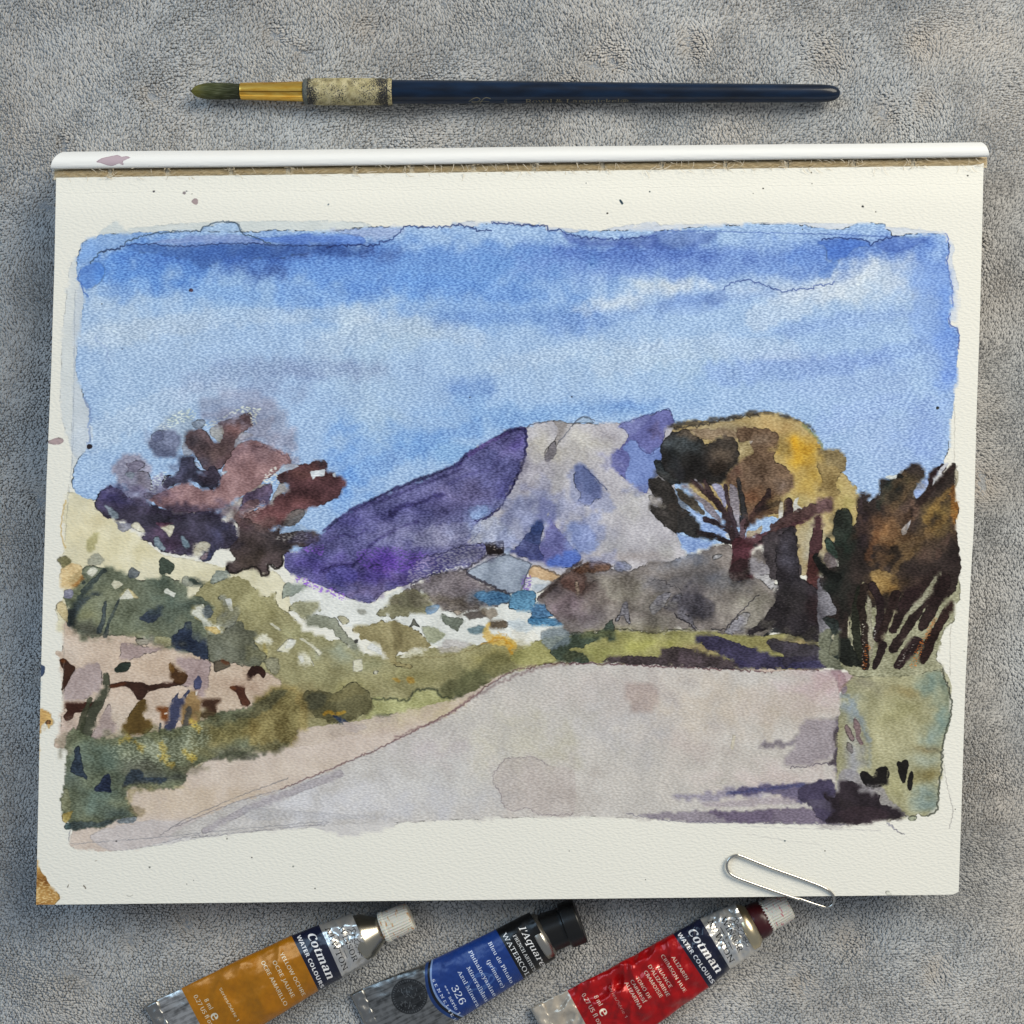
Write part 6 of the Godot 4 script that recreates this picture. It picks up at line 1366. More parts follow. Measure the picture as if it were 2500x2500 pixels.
func glaze() -> void:
	gran = 0.3
	mott = 0.4
	fr(FR_D)
	for q in [[700, 620, 110, 50, 0x4c4458, 0.5], [880, 720, 200, 40, 0x3c3548, 0.6], [1120, 700, 90, 40, 0x4c4050, 0.5], [1050, 520, 70, 60, 0x4a3c48, 0.45], [1240, 760, 80, 50, 0x4a3838, 0.5], [1180, 880, 60, 70, 0x3c3640, 0.5], [560, 600, 90, 50, 0x6c6684, 0.4], [1330, 250, 120, 70, 0x8a8494, 0.4], [1480, 300, 90, 60, 0x9c9cb2, 0.4], [1520, 420, 70, 40, 0x7c6468, 0.35], [760, 300, 90, 80, 0x747a94, 0.3], [990, 330, 60, 60, 0x504548, 0.4], [1600, 880, 90, 30, 0x54506c, 0.5], [1380, 800, 110, 40, 0x50403e, 0.5], [860, 460, 60, 60, 0x4c4e68, 0.4], [1130, 170, 120, 50, 0x8e8fa6, 0.4]]:
		glow_patch(q)
	fr(FR_E)
	for q in [[1540, 520, 60, 120, 0x8a8696, 0.4], [1420, 900, 90, 50, 0x7c86b2, 0.5], [1700, 880, 70, 90, 0x7278aa, 0.45], [1920, 820, 90, 90, 0x8a95c2, 0.45], [1990, 1010, 110, 40, 0x7e84aa, 0.45], [1650, 480, 50, 60, 0xa09cac, 0.35], [1250, 980, 90, 40, 0x5c5a74, 0.4], [1480, 720, 120, 80, 0x7f86ac, 0.45], [1350, 850, 110, 60, 0x8d95b4, 0.5], [1620, 600, 100, 80, 0x8c90b4, 0.4], [1760, 700, 90, 80, 0x8e93b4, 0.45], [1850, 900, 90, 60, 0x7f8dbe, 0.45], [1560, 900, 60, 70, 0x686e9a, 0.4], [1900, 640, 70, 70, 0x8288b2, 0.35], [600, 1180, 120, 40, 0x5f5578, 0.5], [800, 1120, 140, 40, 0x5a4f74, 0.4], [900, 1240, 120, 40, 0x746c60, 0.4], [1150, 1290, 140, 40, 0x6a6256, 0.4], [350, 900, 120, 60, 0x534f7c, 0.4], [1050, 700, 160, 50, 0x55527c, 0.4], [750, 850, 140, 60, 0x66648c, 0.4], [1400, 350, 80, 60, 0x625c8c, 0.4]]:
		glow_patch(q)
	fr(FR_F)
	for q in [[1310, 1480, 90, 50, 0x4a4340, 0.65], [950, 350, 120, 40, 0x6c5c4c, 0.5], [1150, 620, 90, 60, 0x44382f, 0.5], [700, 700, 90, 70, 0x33302e, 0.5], [850, 900, 90, 80, 0x3a332f, 0.5], [1400, 700, 130, 90, 0x5c4a3e, 0.45], [1640, 480, 70, 80, 0x8e7a48, 0.4], [1600, 900, 90, 60, 0x7c6a48, 0.45], [1850, 560, 80, 110, 0xb99844, 0.3], [1420, 1000, 80, 50, 0x503a34, 0.5], [300, 550, 90, 80, 0x7d80ac, 0.4], [480, 780, 80, 50, 0x8890b8, 0.4], [640, 330, 50, 60, 0x5c5478, 0.5], [1200, 350, 130, 40, 0x7c6a58, 0.4]]:
		glow_patch(q)
	fr(FR_G)
	for q in [[480, 800, 90, 90, 0x2c2e2a, 0.5], [700, 780, 90, 90, 0x4a382e, 0.45], [900, 700, 120, 100, 0x5e4836, 0.5], [1000, 850, 130, 80, 0x685440, 0.45], [1200, 900, 120, 80, 0x4c3e34, 0.4], [1300, 760, 80, 70, 0x6c5836, 0.4], [620, 1050, 80, 90, 0x2a2422, 0.5], [800, 1020, 80, 60, 0x745638, 0.4], [1000, 1180, 120, 50, 0x463830, 0.4], [880, 520, 80, 60, 0x4a4236, 0.45], [1050, 430, 80, 60, 0x544838, 0.4], [300, 1350, 70, 160, 0x343036, 0.35], [520, 1350, 60, 120, 0x242623, 0.5]]:
		glow_patch(q)
	fr(FR_H)
	for q in [[1100, 300, 160, 80, 0x47524a, 0.4], [700, 330, 150, 90, 0x6c7260, 0.4], [400, 420, 110, 60, 0x4a4a3e, 0.5], [1450, 560, 110, 60, 0x66685a, 0.4], [1300, 430, 80, 70, 0x59604f, 0.4], [1600, 300, 150, 80, 0x8f8a66, 0.4], [1750, 620, 110, 70, 0x7e7a58, 0.4], [250, 1350, 60, 90, 0x74705c, 0.4], [650, 1290, 150, 50, 0x64664c, 0.45], [1000, 1260, 160, 50, 0x62623f, 0.45], [1350, 1120, 120, 50, 0x6a6444, 0.45], [850, 1680, 110, 40, 0x6e6a50, 0.45], [1250, 1540, 140, 40, 0x77705a, 0.4], [500, 500, 150, 30, 0x8c8470, 0.4], [1000, 560, 150, 30, 0x86806a, 0.4], [300, 1180, 60, 60, 0x8c7c70, 0.35]]:
		glow_patch(q)
	fr(FR_J)
	for q in [[250, 250, 150, 80, 0x6c5f66, 0.4], [600, 60, 170, 60, 0x857e74, 0.4], [800, 240, 120, 70, 0x77736c, 0.4], [1300, 80, 150, 60, 0x6a6868, 0.4], [420, 160, 120, 60, 0x5e5250, 0.4], [1500, 300, 120, 70, 0x817c72, 0.4], [950, 400, 220, 26, 0x6c6848, 0.4], [500, 410, 170, 26, 0x66663f, 0.45], [1800, 420, 150, 50, 0x3c3834, 0.5], [300, 560, 120, 30, 0x5c5c42, 0.4], [1050, 580, 160, 40, 0x574a54, 0.35]]:
		glow_patch(q)


func glow_patch(q: Array) -> void:     # a soft irregular run of thin colour
	var p := []
	for k in 12:
		var r := 1.0 + 0.35 * sin(k * 2.3 + q[0]) + 0.2 * sin(k * 4.1 + q[1])
		p.append(q[0] + cos(TAU * k / 12.0) * q[2] * r)
		p.append(q[1] + sin(TAU * k / 12.0) * q[3] * r)
	wash(p, q[4], q[5], 0.0, 7.0, 4.0)


func dot(s: Array) -> void:
	var p := []
	for k in 10:
		p.append(s[0] + cos(TAU * k / 10.0) * s[2] * (1.0 + 0.15 * sin(s[0] + k * 2.0)))
		p.append(s[1] + sin(TAU * k / 10.0) * s[2] * (0.85 + 0.12 * sin(s[1] + k)))
	wash(p, s[3], 0.9, 0.35, 0.0, 0.5)


func paint_page() -> Image:
	start_page()
	paint_sky()
	paint_mountain()
	paint_left_tree()
	paint_meadow()
	paint_road()
	paint_hedge()
	paint_right_tree()
	paint_bush()
	paint_left_bank()
	glaze()
	paint_margins()
	return page_image()
# ---------------------------------------------------------------- the grey fleece
var roll_noise: FastNoiseLite
# places where the pile is pinched or brushed apart: plan x, y, reach, direction
var pinches := [[97, 300, 22, 1.3], [110, 335, 16, 1.2], [640, 40, 40, 0.8], [715, 85, 34, 0.6], [880, 20, 40, 0.2], [1452, 118, 40, 0.3], [1400, 178, 30, 2.4], [1505, 110, 34, 1.0], [1768, 188, 28, 0.1], [2050, 100, 60, 2.3], [1700, 70, 40, 1.4], [2190, 240, 46, 0.9], [2300, 210, 40, 2.0], [2290, 60, 50, 2.6], [330, 190, 30, 1.0], [60, 470, 30, 0.4], [2440, 560, 36, 1.1], [2460, 1180, 40, 1.5], [30, 1210, 34, 0.9], [40, 1660, 40, 2.2], [420, 2290, 40, 1.0], [280, 2350, 30, 1.3], [2100, 2330, 46, 2.1], [2330, 2420, 44, 1.9], [1980, 2440, 40, 1.0], [150, 2440, 40, 0.5]]


func fleece_y(x: float, z: float) -> float:
	var d := maxf(0.0, absf(x) - 0.105)      # it lies over something soft and falls away to either side
	var dent := 0.0
	var px := x / U + 1250.0
	var py := z / U + 1250.0
	for q in pinches:
		var dx: float = px - q[0]
		var dy: float = py - q[1]
		if absf(dx) < q[2] * 2.2 and absf(dy) < q[2] * 2.2:
			var a: float = dx * cos(q[3]) + dy * sin(q[3])
			var b: float = -dx * sin(q[3]) + dy * cos(q[3])
			dent += exp(-(a * a * 0.8 + b * b * 5.0) / (q[2] * q[2]))
	return -0.0011 * minf(dent, 1.2) - 0.0012 - 2.2 * minf(d, 0.09) * d + 0.0016 * roll_noise.get_noise_2d(x * 1000.0, z * 1000.0) + 0.0004 * roll_noise.get_noise_2d(x * 4000.0 + 50.0, z * 4000.0)


func build_fleece() -> void:
	roll_noise = simplex(0.018, 2, 3)
	var t := thing("fleece_blanket", "grey plush fleece spread out under the sketchbook, brush and tubes", "blanket", Vector3.ZERO)
	var f := func(u: float, v: float) -> Vector3:
		var x := (u - 0.5) * 0.7
		var z := (v - 0.5) * 0.7
		return Vector3(x, fleece_y(x, z), z)
	var bm := mat(Color(0.62, 0.63, 0.64), 1.0)
	var knit := NoiseTexture2D.new()
	knit.width = 256
	knit.height = 256
	knit.seamless = true
	knit.noise = simplex(0.09, 2, 8)
	bm.heightmap_enabled = true
	bm.heightmap_texture = knit
	bm.heightmap_scale = 0.05
	bm.uv1_scale = Vector3(30, 30, 1)
	part(t, "backing", grid(140, 140, f, plain_uv, Vector3.ZERO), bm)
	# the pile: small leaning tufts
	var tuft := func(u: float, v: float) -> Vector3:
		var th := v * TAU - PI
		var s := sin(PI * pow(u, 0.8))
		var r := pow(maxf(s, 0.0), 0.75)
		return Vector3((u - 0.4) * 1.5, 0.2 + 0.45 * u * u + cos(th) * r * 0.40, sin(th) * r * 0.56 * (1.0 - 0.2 * u)) * 0.001
	var tm := grid(6, 7, tuft, plain_uv, Vector3.ZERO, true)
	var fm := mat(Color(1, 1, 1), 1.0)
	fm.vertex_color_use_as_albedo = true
	fm.rim_enabled = true
	fm.rim = 0.25
	fm.metallic_specular = 0.2
	fm.backlight_enabled = true
	fm.backlight = Color(0.7, 0.7, 0.7)
	var dirs := simplex(0.014, 3, 17)
	var patch := simplex(0.012, 3, 29)
	var small := simplex(0.06, 2, 41)
	var rng := RandomNumberGenerator.new()
	rng.seed = 7
	var buf := PackedFloat32Array()
	var count := 0
	var step := 0.00081
	var n := int(0.47 / step)
	for j in n:
		for i in n:
			var x := (i - n * 0.5 + (0.5 if j % 2 else 0.0) + rng.randf_range(-0.36, 0.36)) * step
			var z := (j - n * 0.5 + rng.randf_range(-0.36, 0.36)) * step * 0.95
			if absf(x + 0.002) < 0.128 and z > -0.088 and z < 0.100:
				continue
			var mx := x * 1000.0
			var mz := z * 1000.0
			var an := 1.15 + 1.9 * dirs.get_noise_2d(mx, mz) + 0.5 * small.get_noise_2d(mx, mz) + rng.randf_range(-0.45, 0.45)
			var pt := patch.get_noise_2d(mx, mz)
			var s := rng.randf_range(0.70, 1.08)
			var lie := clampf(0.3 + 0.55 * dirs.get_noise_2d(mx * 1.7 + 400.0, mz * 1.7) + rng.randf_range(-0.3, 0.3), -0.3, 0.8)
			var px := x / U + 1250.0
			var py := z / U + 1250.0
			var worn := 0.0
			for q in pinches:
				var dx: float = px - q[0]
				var dy: float = py - q[1]
				if absf(dx) < q[2] * 2.0 and absf(dy) < q[2] * 2.0:
					var w := exp(-(dx * dx + dy * dy) / (q[2] * q[2]))
					an = lerp_angle(an, -q[3] + (0.5 if -dx * sin(q[3]) + dy * cos(q[3]) > 0.0 else -0.5), w * 0.8)
					lie = lerpf(lie, -0.1, w * 0.5)
					worn = maxf(worn, w)
			var b := Basis(Vector3.UP, an) * Basis(Vector3(0, 0, 1), lie)
			b = b.scaled(Vector3(s, s * rng.randf_range(0.8, 1.15), s))
			var g := 0.61 * (1.0 + 0.13 * pt + 0.08 * small.get_noise_2d(mx * 2.0, mz * 2.0) + rng.randf_range(-0.10, 0.10))
			g *= 1.0 - 0.12 * worn
			var warm := 0.05 * worn + 0.055 * patch.get_noise_2d(mx * 1.3 + 300.0, mz * 1.3) + 0.02
			var o := Vector3(x, fleece_y(x, z), z)
			buf.append_array([b.x.x, b.y.x, b.z.x, o.x, b.x.y, b.y.y, b.z.y, o.y, b.x.z, b.y.z, b.z.z, o.z, g * (0.985 + warm), g, g * (1.0 - warm), 1.0])
			count += 1
	var mm := MultiMesh.new()
	mm.transform_format = MultiMesh.TRANSFORM_3D
	mm.use_colors = true
	mm.mesh = tm
	mm.instance_count = count
	mm.buffer = buf
	var mi := MultiMeshInstance3D.new()
	mi.name = "pile"
	mi.multimesh = mm
	mi.material_override = fm
	mi.set_meta("kind", "stuff")
	t.add_child(mi, true)


# ---------------------------------------------------------------- the sketchbook
var page_wave: FastNoiseLite


func page_y(px: float, py: float) -> float:
	var g := (py - (436.0 - (px - 135.0) * 0.0132)) / 90.0
	var dip := 0.0016 * exp(-g * g * 3.0) if g > -0.2 else 0.0016
	return PAGE_H - dip + 0.0005 * page_wave.get_noise_2d(px * 0.1, py * 0.1)


func along(table: Array, y: float) -> float:
	for i in table.size() - 1:
		if y <= table[i + 1][0] or i == table.size() - 2:
			return lerpf(table[i][1], table[i + 1][1], (y - table[i][0]) / (table[i + 1][0] - table[i][0]))
	return 0.0


func page_spot(u: float, v: float) -> Vector2:
	var lft := [[436, 137], [647, 133], [906, 125], [1165, 114], [1423, 106], [1682, 99], [1941, 94], [2209, 88]]
	var rgt := [[408, 2408], [780, 2399], [1035, 2390], [1294, 2384], [1423, 2376], [1682, 2363], [1941, 2355], [2184, 2347]]
	var yl := lerpf(434, 2209, v)
	var yr := lerpf(404, 2184, v)
	var y := lerpf(yl, yr, u)
	var xl := along(lft, yl)
	var xr := along(rgt, yr)
	var c := 22.0     # softened lower right corner
	var x := lerpf(xl, xr, u)
	var dx := xr - x
	var dy := yr - y
	if dx < c and dy < c:
		var e := Vector2(c - dx, c - dy)
		if e.length() > c:
			e = e.normalized() * c
			return Vector2(xr - c + e.x, y + (e.y - (c - dy)))
	return Vector2(x, y)


func build_sketchbook() -> void:
	page_wave = simplex(0.012, 2, 12)
	var org := at(1245, 1320, 0.0)
	var book := thing("sketchbook", "open watercolour sketchbook with a painted mountain landscape and a glued spine along the top", "sketchbook", org)
	var painted := paint_page()
	# pressed lines near the spine, where the sheet bends
	for q in [[76.0, -0.0136, 95], [69.0, -0.0150, 50], [58.0, -0.0130, 40]]:
		for x in range(20, TW - 20):
			var w := wob.get_noise_2d(x * 1.3, q[0] * 7.0)
			var y := int((q[0] - x * 0.0133) * 0.75 + 3.0 * w)
			if w > -0.35 and y > 2 and y < TH - 3:
				for dy in 3:
					var k := (y + dy) * TW + x
					relief_tooth[k] = clampi(relief_tooth[k] + (int(q[2]) if dy == 0 else -int(q[2])), 0, 255)
	var relief := Image.create_from_data(TW, TH, false, Image.FORMAT_L8, relief_tooth)
	var paper := mat(Color.WHITE, 0.92)
	paper.albedo_texture = ImageTexture.create_from_image(painted)
	paper.metallic_specular = 0.25
	paper.texture_repeat = false
	paper.heightmap_enabled = true
	paper.heightmap_texture = ImageTexture.create_from_image(relief)
	paper.heightmap_scale = 0.012
	var top := func(u: float, v: float) -> Vector3:
		var s := page_spot(u, v)
		return at(s.x, s.y, page_y(s.x, s.y))
	var top_uv := func(u: float, v: float) -> Vector2:
		var s := page_spot(u, v)
		return Vector2((s.x - PX0) * TS / TW, (s.y - PY0) * TS / TH)
	part(book, "painted_page", grid(110, 90, top, top_uv, org), paper, "cold pressed page painted with a mountain, trees and a road in watercolour")
	# the sheet's thickness: an edge all round, and its back
	var sheet := mat(Color(0.90, 0.89, 0.86), 0.9)
	var rim := func(u: float, v: float) -> Vector3:
		var k := u * 4.0
		var s: Vector2
		if k < 1.0:
			s = page_spot(k, 1.0)
		elif k < 2.0:
			s = page_spot(1.0, 2.0 - k)
		elif k < 3.0:
			s = page_spot(3.0 - k, 0.0)
		else:
			s = page_spot(0.0, k - 3.0)
		var y := page_y(s.x, s.y)
		var p := at(s.x, s.y, y)
		return Vector3(p.x, y - 0.00045 * v, p.z)
	part(book, "page_edge", grid(320, 1, rim, plain_uv, org), sheet)
	var under := func(u: float, v: float) -> Vector3:
		var s := page_spot(1.0 - u, v)
		var y := page_y(s.x, s.y)
		var p := at(s.x, s.y, y)
		return Vector3(p.x, y - 0.00045, p.z)
	part(book, "page_back", grid(60, 50, under, plain_uv, org), sheet)
	# the leaves below it
	var block := mat(Color(0.84, 0.83, 0.80), 0.9)
	for k in 16:
		var hh := PAGE_H - 0.0023 - k * 0.00082
		var jit := 6.0 * sin(k * 2.4)
		var leaf := func(u: float, v: float) -> Vector3:
			var m := [[0.0, 0.0], [1.0, 0.0], [1.0, 1.0], [0.0, 1.0], [0.0, 0.0]]
			var q := v * 4.0
			var i := mini(int(q), 3)
			var cx: float = lerpf(m[i][0], m[i + 1][0], q - i)
			var cy: float = lerpf(m[i][1], m[i + 1][1], q - i)
			var ring := 1.0 if u > 0.2 and u < 0.8 else 0.0
			cx = lerpf(0.5, cx, ring)
			cy = lerpf(0.5, cy, ring)
			var p := at(lerpf(168, 2300, cx) + jit - 20.0 * cy, lerpf(455, 2138, cy) + jit, hh)
			return Vector3(p.x, hh - (0.0007 if u > 0.5 else 0.0), p.z)
		part(book, "leaf", grid(3, 4, leaf, plain_uv, org), block)
	# the previous sheet, folded round behind the spine
	var roll_mat := mat(Color(0.93, 0.93, 0.92), 0.9)
	roll_mat.metallic_specular = 0.25
	roll_mat.albedo_texture = ImageTexture.create_from_image(roll_image())
	roll_mat.heightmap_enabled = true
	roll_mat.heightmap_texture = ImageTexture.create_from_image(noise_image(512, 128, 0.06, 3, 5))
	roll_mat.heightmap_scale = 0.008
	var prof := [[0.0, 0.0143], [3.0, 0.0154], [14.0, 0.0159], [28.0, 0.0158], [40.0, 0.0148], [50.0, 0.0124], [56.0, 0.009], [56.0, 0.006], [50.0, 0.0035], [36.0, 0.0018], [10.0, 0.001]]
	var roll := func(u: float, v: float) -> Vector3:
		var k := (1.0 - v) * (prof.size() - 1)
		var i := mini(int(k), prof.size() - 2)
		var before: Array = prof[maxi(i - 1, 0)]
		var after: Array = prof[mini(i + 2, prof.size() - 1)]
		var dz := cubic_interpolate(prof[i][0], prof[i + 1][0], before[0], after[0], k - i)
		var h := cubic_interpolate(prof[i][1], prof[i + 1][1], before[1], after[1], k - i)
		var base := lerpf(413.5, 383.5, u)
		var x0 := 124.0
		var x1 := 2415.0
		# the corners are rounded off
		var cut := 1.0 - sqrt(1.0 - pow(clampf((dz - 4.0) / 54.0, 0.0, 1.0), 2.0))
		x0 += 40.0 * cut
		x1 -= 24.0 * cut
		var x := lerpf(x0, x1, u)
		return at(x, base - dz * 0.75 * (1.0 - 0.15 * u) + 1.5 * page_wave.get_noise_2d(x * 0.08, 9.0), h)
	part(book, "folded_page", grid(120, 40, roll, plain_uv, org), roll_mat, "blank white sheet folded back over the spine")
	# dried glue along the spine, broken into lengths by knots of torn paper
	var knots := [133.0, 268.0, 408.0, 564.0, 703.0, 866.0, 1005.0, 1156.0, 1303.0, 1471.0, 1615.0, 1770.0, 1921.0, 2084.0, 2229.0, 2409.0]
	var bed := func(u: float, v: float) -> Vector3:
		var x := lerpf(131.0, 2410.0, u)
		return at(x, 423.5 - (x - 135.0) * 0.0132 + (v - 0.5) * 32.0, 0.0134 + 0.00025 * page_wave.get_noise_2d(x * 1.5, v * 40.0))
	part(book, "spine_lining", grid(300, 3, bed, plain_uv, org), mat(Color(0.79, 0.75, 0.66), 0.9))
	var glue_tex := ImageTexture.create_from_image(glue_image())
	var rng := RandomNumberGenerator.new()
	rng.seed = 4
	var fibre := mat(Color(0.76, 0.70, 0.59), 0.95)
	var lumps := simplex(0.5, 3, 6)
	for i in knots.size() - 1:
		var x0: float = knots[i] + (5.0 if i > 0 else 0.0)
		var x1: float = knots[i + 1] - (5.0 if i < knots.size() - 2 else 0.0)
		var f := func(u: float, v: float) -> Vector3:
			var x := lerpf(x0, x1, u)
			var y := 423.5 - (x - 135.0) * 0.0132
			var across := (v - 0.5) * 21.0
			var round_ := 1.0 - pow(absf(v - 0.5) * 2.0, 2.5)
			var endr := minf(1.0, minf(u, 1.0 - u) * 18.0)
			var h := 0.0134 + (0.0005 + 0.0004 * lumps.get_noise_2d(x, v * 9.0)) * round_ * (0.5 + 0.5 * endr)
			return at(x, y + across + 1.6 * lumps.get_noise_2d(x * 0.4, 70.0 + v), h)
		var gm := mat(Color(1, 1, 1), 0.42)
		gm.albedo_texture = glue_tex
		gm.uv1_offset = Vector3(rng.randf(), 0, 0)
		gm.uv1_scale = Vector3(0.25, 1, 1)
		gm.metallic_specular = 0.4
		part(book, "glue_strip", grid(24, 10, f, plain_uv, org), gm)
	for i in range(1, knots.size() - 1):
		var kx: float = knots[i]
		var st := SurfaceTool.new()
		st.begin(Mesh.PRIMITIVE_TRIANGLES)
		for q in 16:
			var c := Vector2(kx + rng.randf_range(-10, 10), 423.5 - (kx - 135.0) * 0.0132 + rng.randf_range(-12, 11))
			var an := rng.randf_range(0, TAU)
			var ln := rng.randf_range(4, 11)
			hair(st, c, an, ln, rng.randf_range(1.0, 3.0), 0.0141 + rng.randf() * 0.0008, rng.randf_range(-1.5, 1.5), org)
		part(book, "torn_paper", st.commit(), fibre)
	var fuzz := SurfaceTool.new()
	fuzz.begin(Mesh.PRIMITIVE_TRIANGLES)
	for q in 230:
		var x := rng.randf_range(900, 2400) if q % 3 else rng.randf_range(140, 2400)
		var side := 1.0 if rng.randf() < 0.5 else -1.0
		var c := Vector2(x, 423.5 - (x - 135.0) * 0.0132 + side * rng.randf_range(7, 13))
		hair(fuzz, c, rng.randf_range(-0.6, 0.6) + (0.0 if rng.randf() < 0.6 else 1.2), rng.randf_range(8, 26), rng.randf_range(0.7, 1.8), 0.0143 + rng.randf() * 0.0008, rng.randf_range(-1.2, 1.2), org)
	var fz := part(book, "torn_fibres", fuzz.commit(), mat(Color(0.86, 0.82, 0.74), 0.95))
	fz.set_meta("kind", "stuff")


func hair(st: SurfaceTool, c: Vector2, an: float, ln: float, w: float, h: float, bend: float, org: Vector3) -> void:
	var p := c
	var prev_l: Vector3
	var prev_r: Vector3
	var k := 5
	for i in k + 1:
		var a := an + bend * i / k
		var d := Vector2(cos(a), sin(a))
		var s := Vector2(-d.y, d.x) * w * 0.5 * (1.0 - 0.7 * i / k)
		var l := at(p.x + s.x, p.y + s.y, h + 0.0002 * sin(i * 1.3)) - org
		var r := at(p.x - s.x, p.y - s.y, h + 0.0002 * sin(i * 1.3)) - org
		if i > 0:
			for q in [prev_l, prev_r, l, l, prev_r, r]:
				st.set_normal(Vector3.UP)
				st.add_vertex(q)
		prev_l = l
		prev_r = r
		p += d * ln / k


func glue_image() -> Image:
	var a := simplex(0.02, 4, 90)
	var b := simplex(0.12, 3, 91)
	var im := Image.create(1024, 48, false, Image.FORMAT_RGB8)
	for y in 48:
		for x in 1024:
			var k := 0.5 + 0.5 * a.get_noise_2d(x, y * 3.0) + 0.25 * b.get_noise_2d(x, y * 2.0)
			var edge := clampf((absf(y - 21.5) - 13.0) / 10.0, 0.0, 1.0)
			var c := Color(0.60, 0.51, 0.36).lerp(Color(0.75, 0.68, 0.54), clampf(k, 0.0, 1.0))
			c = c.lerp(Color(0.85, 0.80, 0.70), edge * (0.4 + 0.4 * k))
			if absf(y - 9.0 - 2.0 * a.get_noise_2d(x, 300.0)) < 1.1:
				c = c.darkened(0.4)
			im.set_pixel(x, y, c)
	return im


func roll_image() -> Image:
	var im := Image.create(1024, 128, false, Image.FORMAT_RGB8)
	im.fill(Color(1, 1, 1))
	# the lilac blot near its left end
	var p := PackedVector2Array()
	for q in [[48.7, 95.5], [52.7, 84], [58, 79], [67.5, 72], [73.7, 79], [78.7, 77], [84, 83], [78, 93.5], [79, 106], [73.7, 101], [67.5, 108], [61, 106], [55, 99]]:
		p.append(Vector2(q[0], q[1]))
	p = rounded(p, true, 1.0, 0.5)
	shape(im, p, Color(0.58, 0.46, 0.52, 0.75))
	var inner := PackedVector2Array()
	for q in p:
		inner.append(q.lerp(Vector2(68, 90), 0.09))
	shape(im, inner, Color(0.80, 0.73, 0.77, 0.85))
	return im


func build_paper_clip() -> void:
	var org := at(1900, 2150, PAGE_H)
	var t := thing("paper_clip", "silver wire paper clip pushed over the lower edge of the page", "paper clip", org)
	# wire: outer leg over the page, round the far end, back under the page and round inside
	var w := [[1953, 2197, 0.62], [1900, 2179, 0.6], [1840, 2158, 0.6], [1800, 2143, 0.6], [1784, 2134, 0.6], [1775, 2121, 0.6], [1775, 2106, 0.6], [1783, 2094, 0.6], [1797, 2088, 0.6], [1812, 2091, 0.6], [1880, 2118, 0.6], [1950, 2143, 0.6], [2005, 2164, 0.55], [2025, 2176, 0.4], [2036, 2190, 0.2], [2034, 2206, -0.1], [2022, 2215, -0.35], [2008, 2213, -0.6], [1960, 2197, -1.0], [1900, 2174, -1.05], [1850, 2155, -1.05], [1834, 2142, -1.05], [1836, 2128, -1.05], [1850, 2122, -1.05], [1900, 2141, -1.05], [1960, 2163, -1.05]]
	var pts: Array[Vector3] = []
	for q in w:
		pts.append(at(q[0], q[1], PAGE_H + q[2] * 0.001 + (0.0004 if q[2] > 0.3 else 0.0)))
	var curve := Curve3D.new()
	for i in pts.size():
		var tan := (pts[mini(i + 1, pts.size() - 1)] - pts[maxi(i - 1, 0)]) / 6.0
		curve.add_point(pts[i], -tan, tan)
	curve.bake_interval = 0.0004
	var ln := curve.get_baked_length()
	var f := func(u: float, v: float) -> Vector3:
		var c := curve.sample_baked(u * ln, true)
		var d := (curve.sample_baked(minf(u * ln + 0.0003, ln), true) - curve.sample_baked(maxf(u * ln - 0.0003, 0.0), true)).normalized()
		var s := d.cross(Vector3.UP).normalized()
		var up := s.cross(d)
		var th := v * TAU
		var r := 0.00044 * (1.0 if u > 0.002 and u < 0.998 else 0.6)
		return c + (up * cos(th) + s * sin(th)) * r
	part(t, "wire", grid(260, 10, f, plain_uv, org, true), mat(Color(0.78, 0.77, 0.74), 0.22, 1.0))


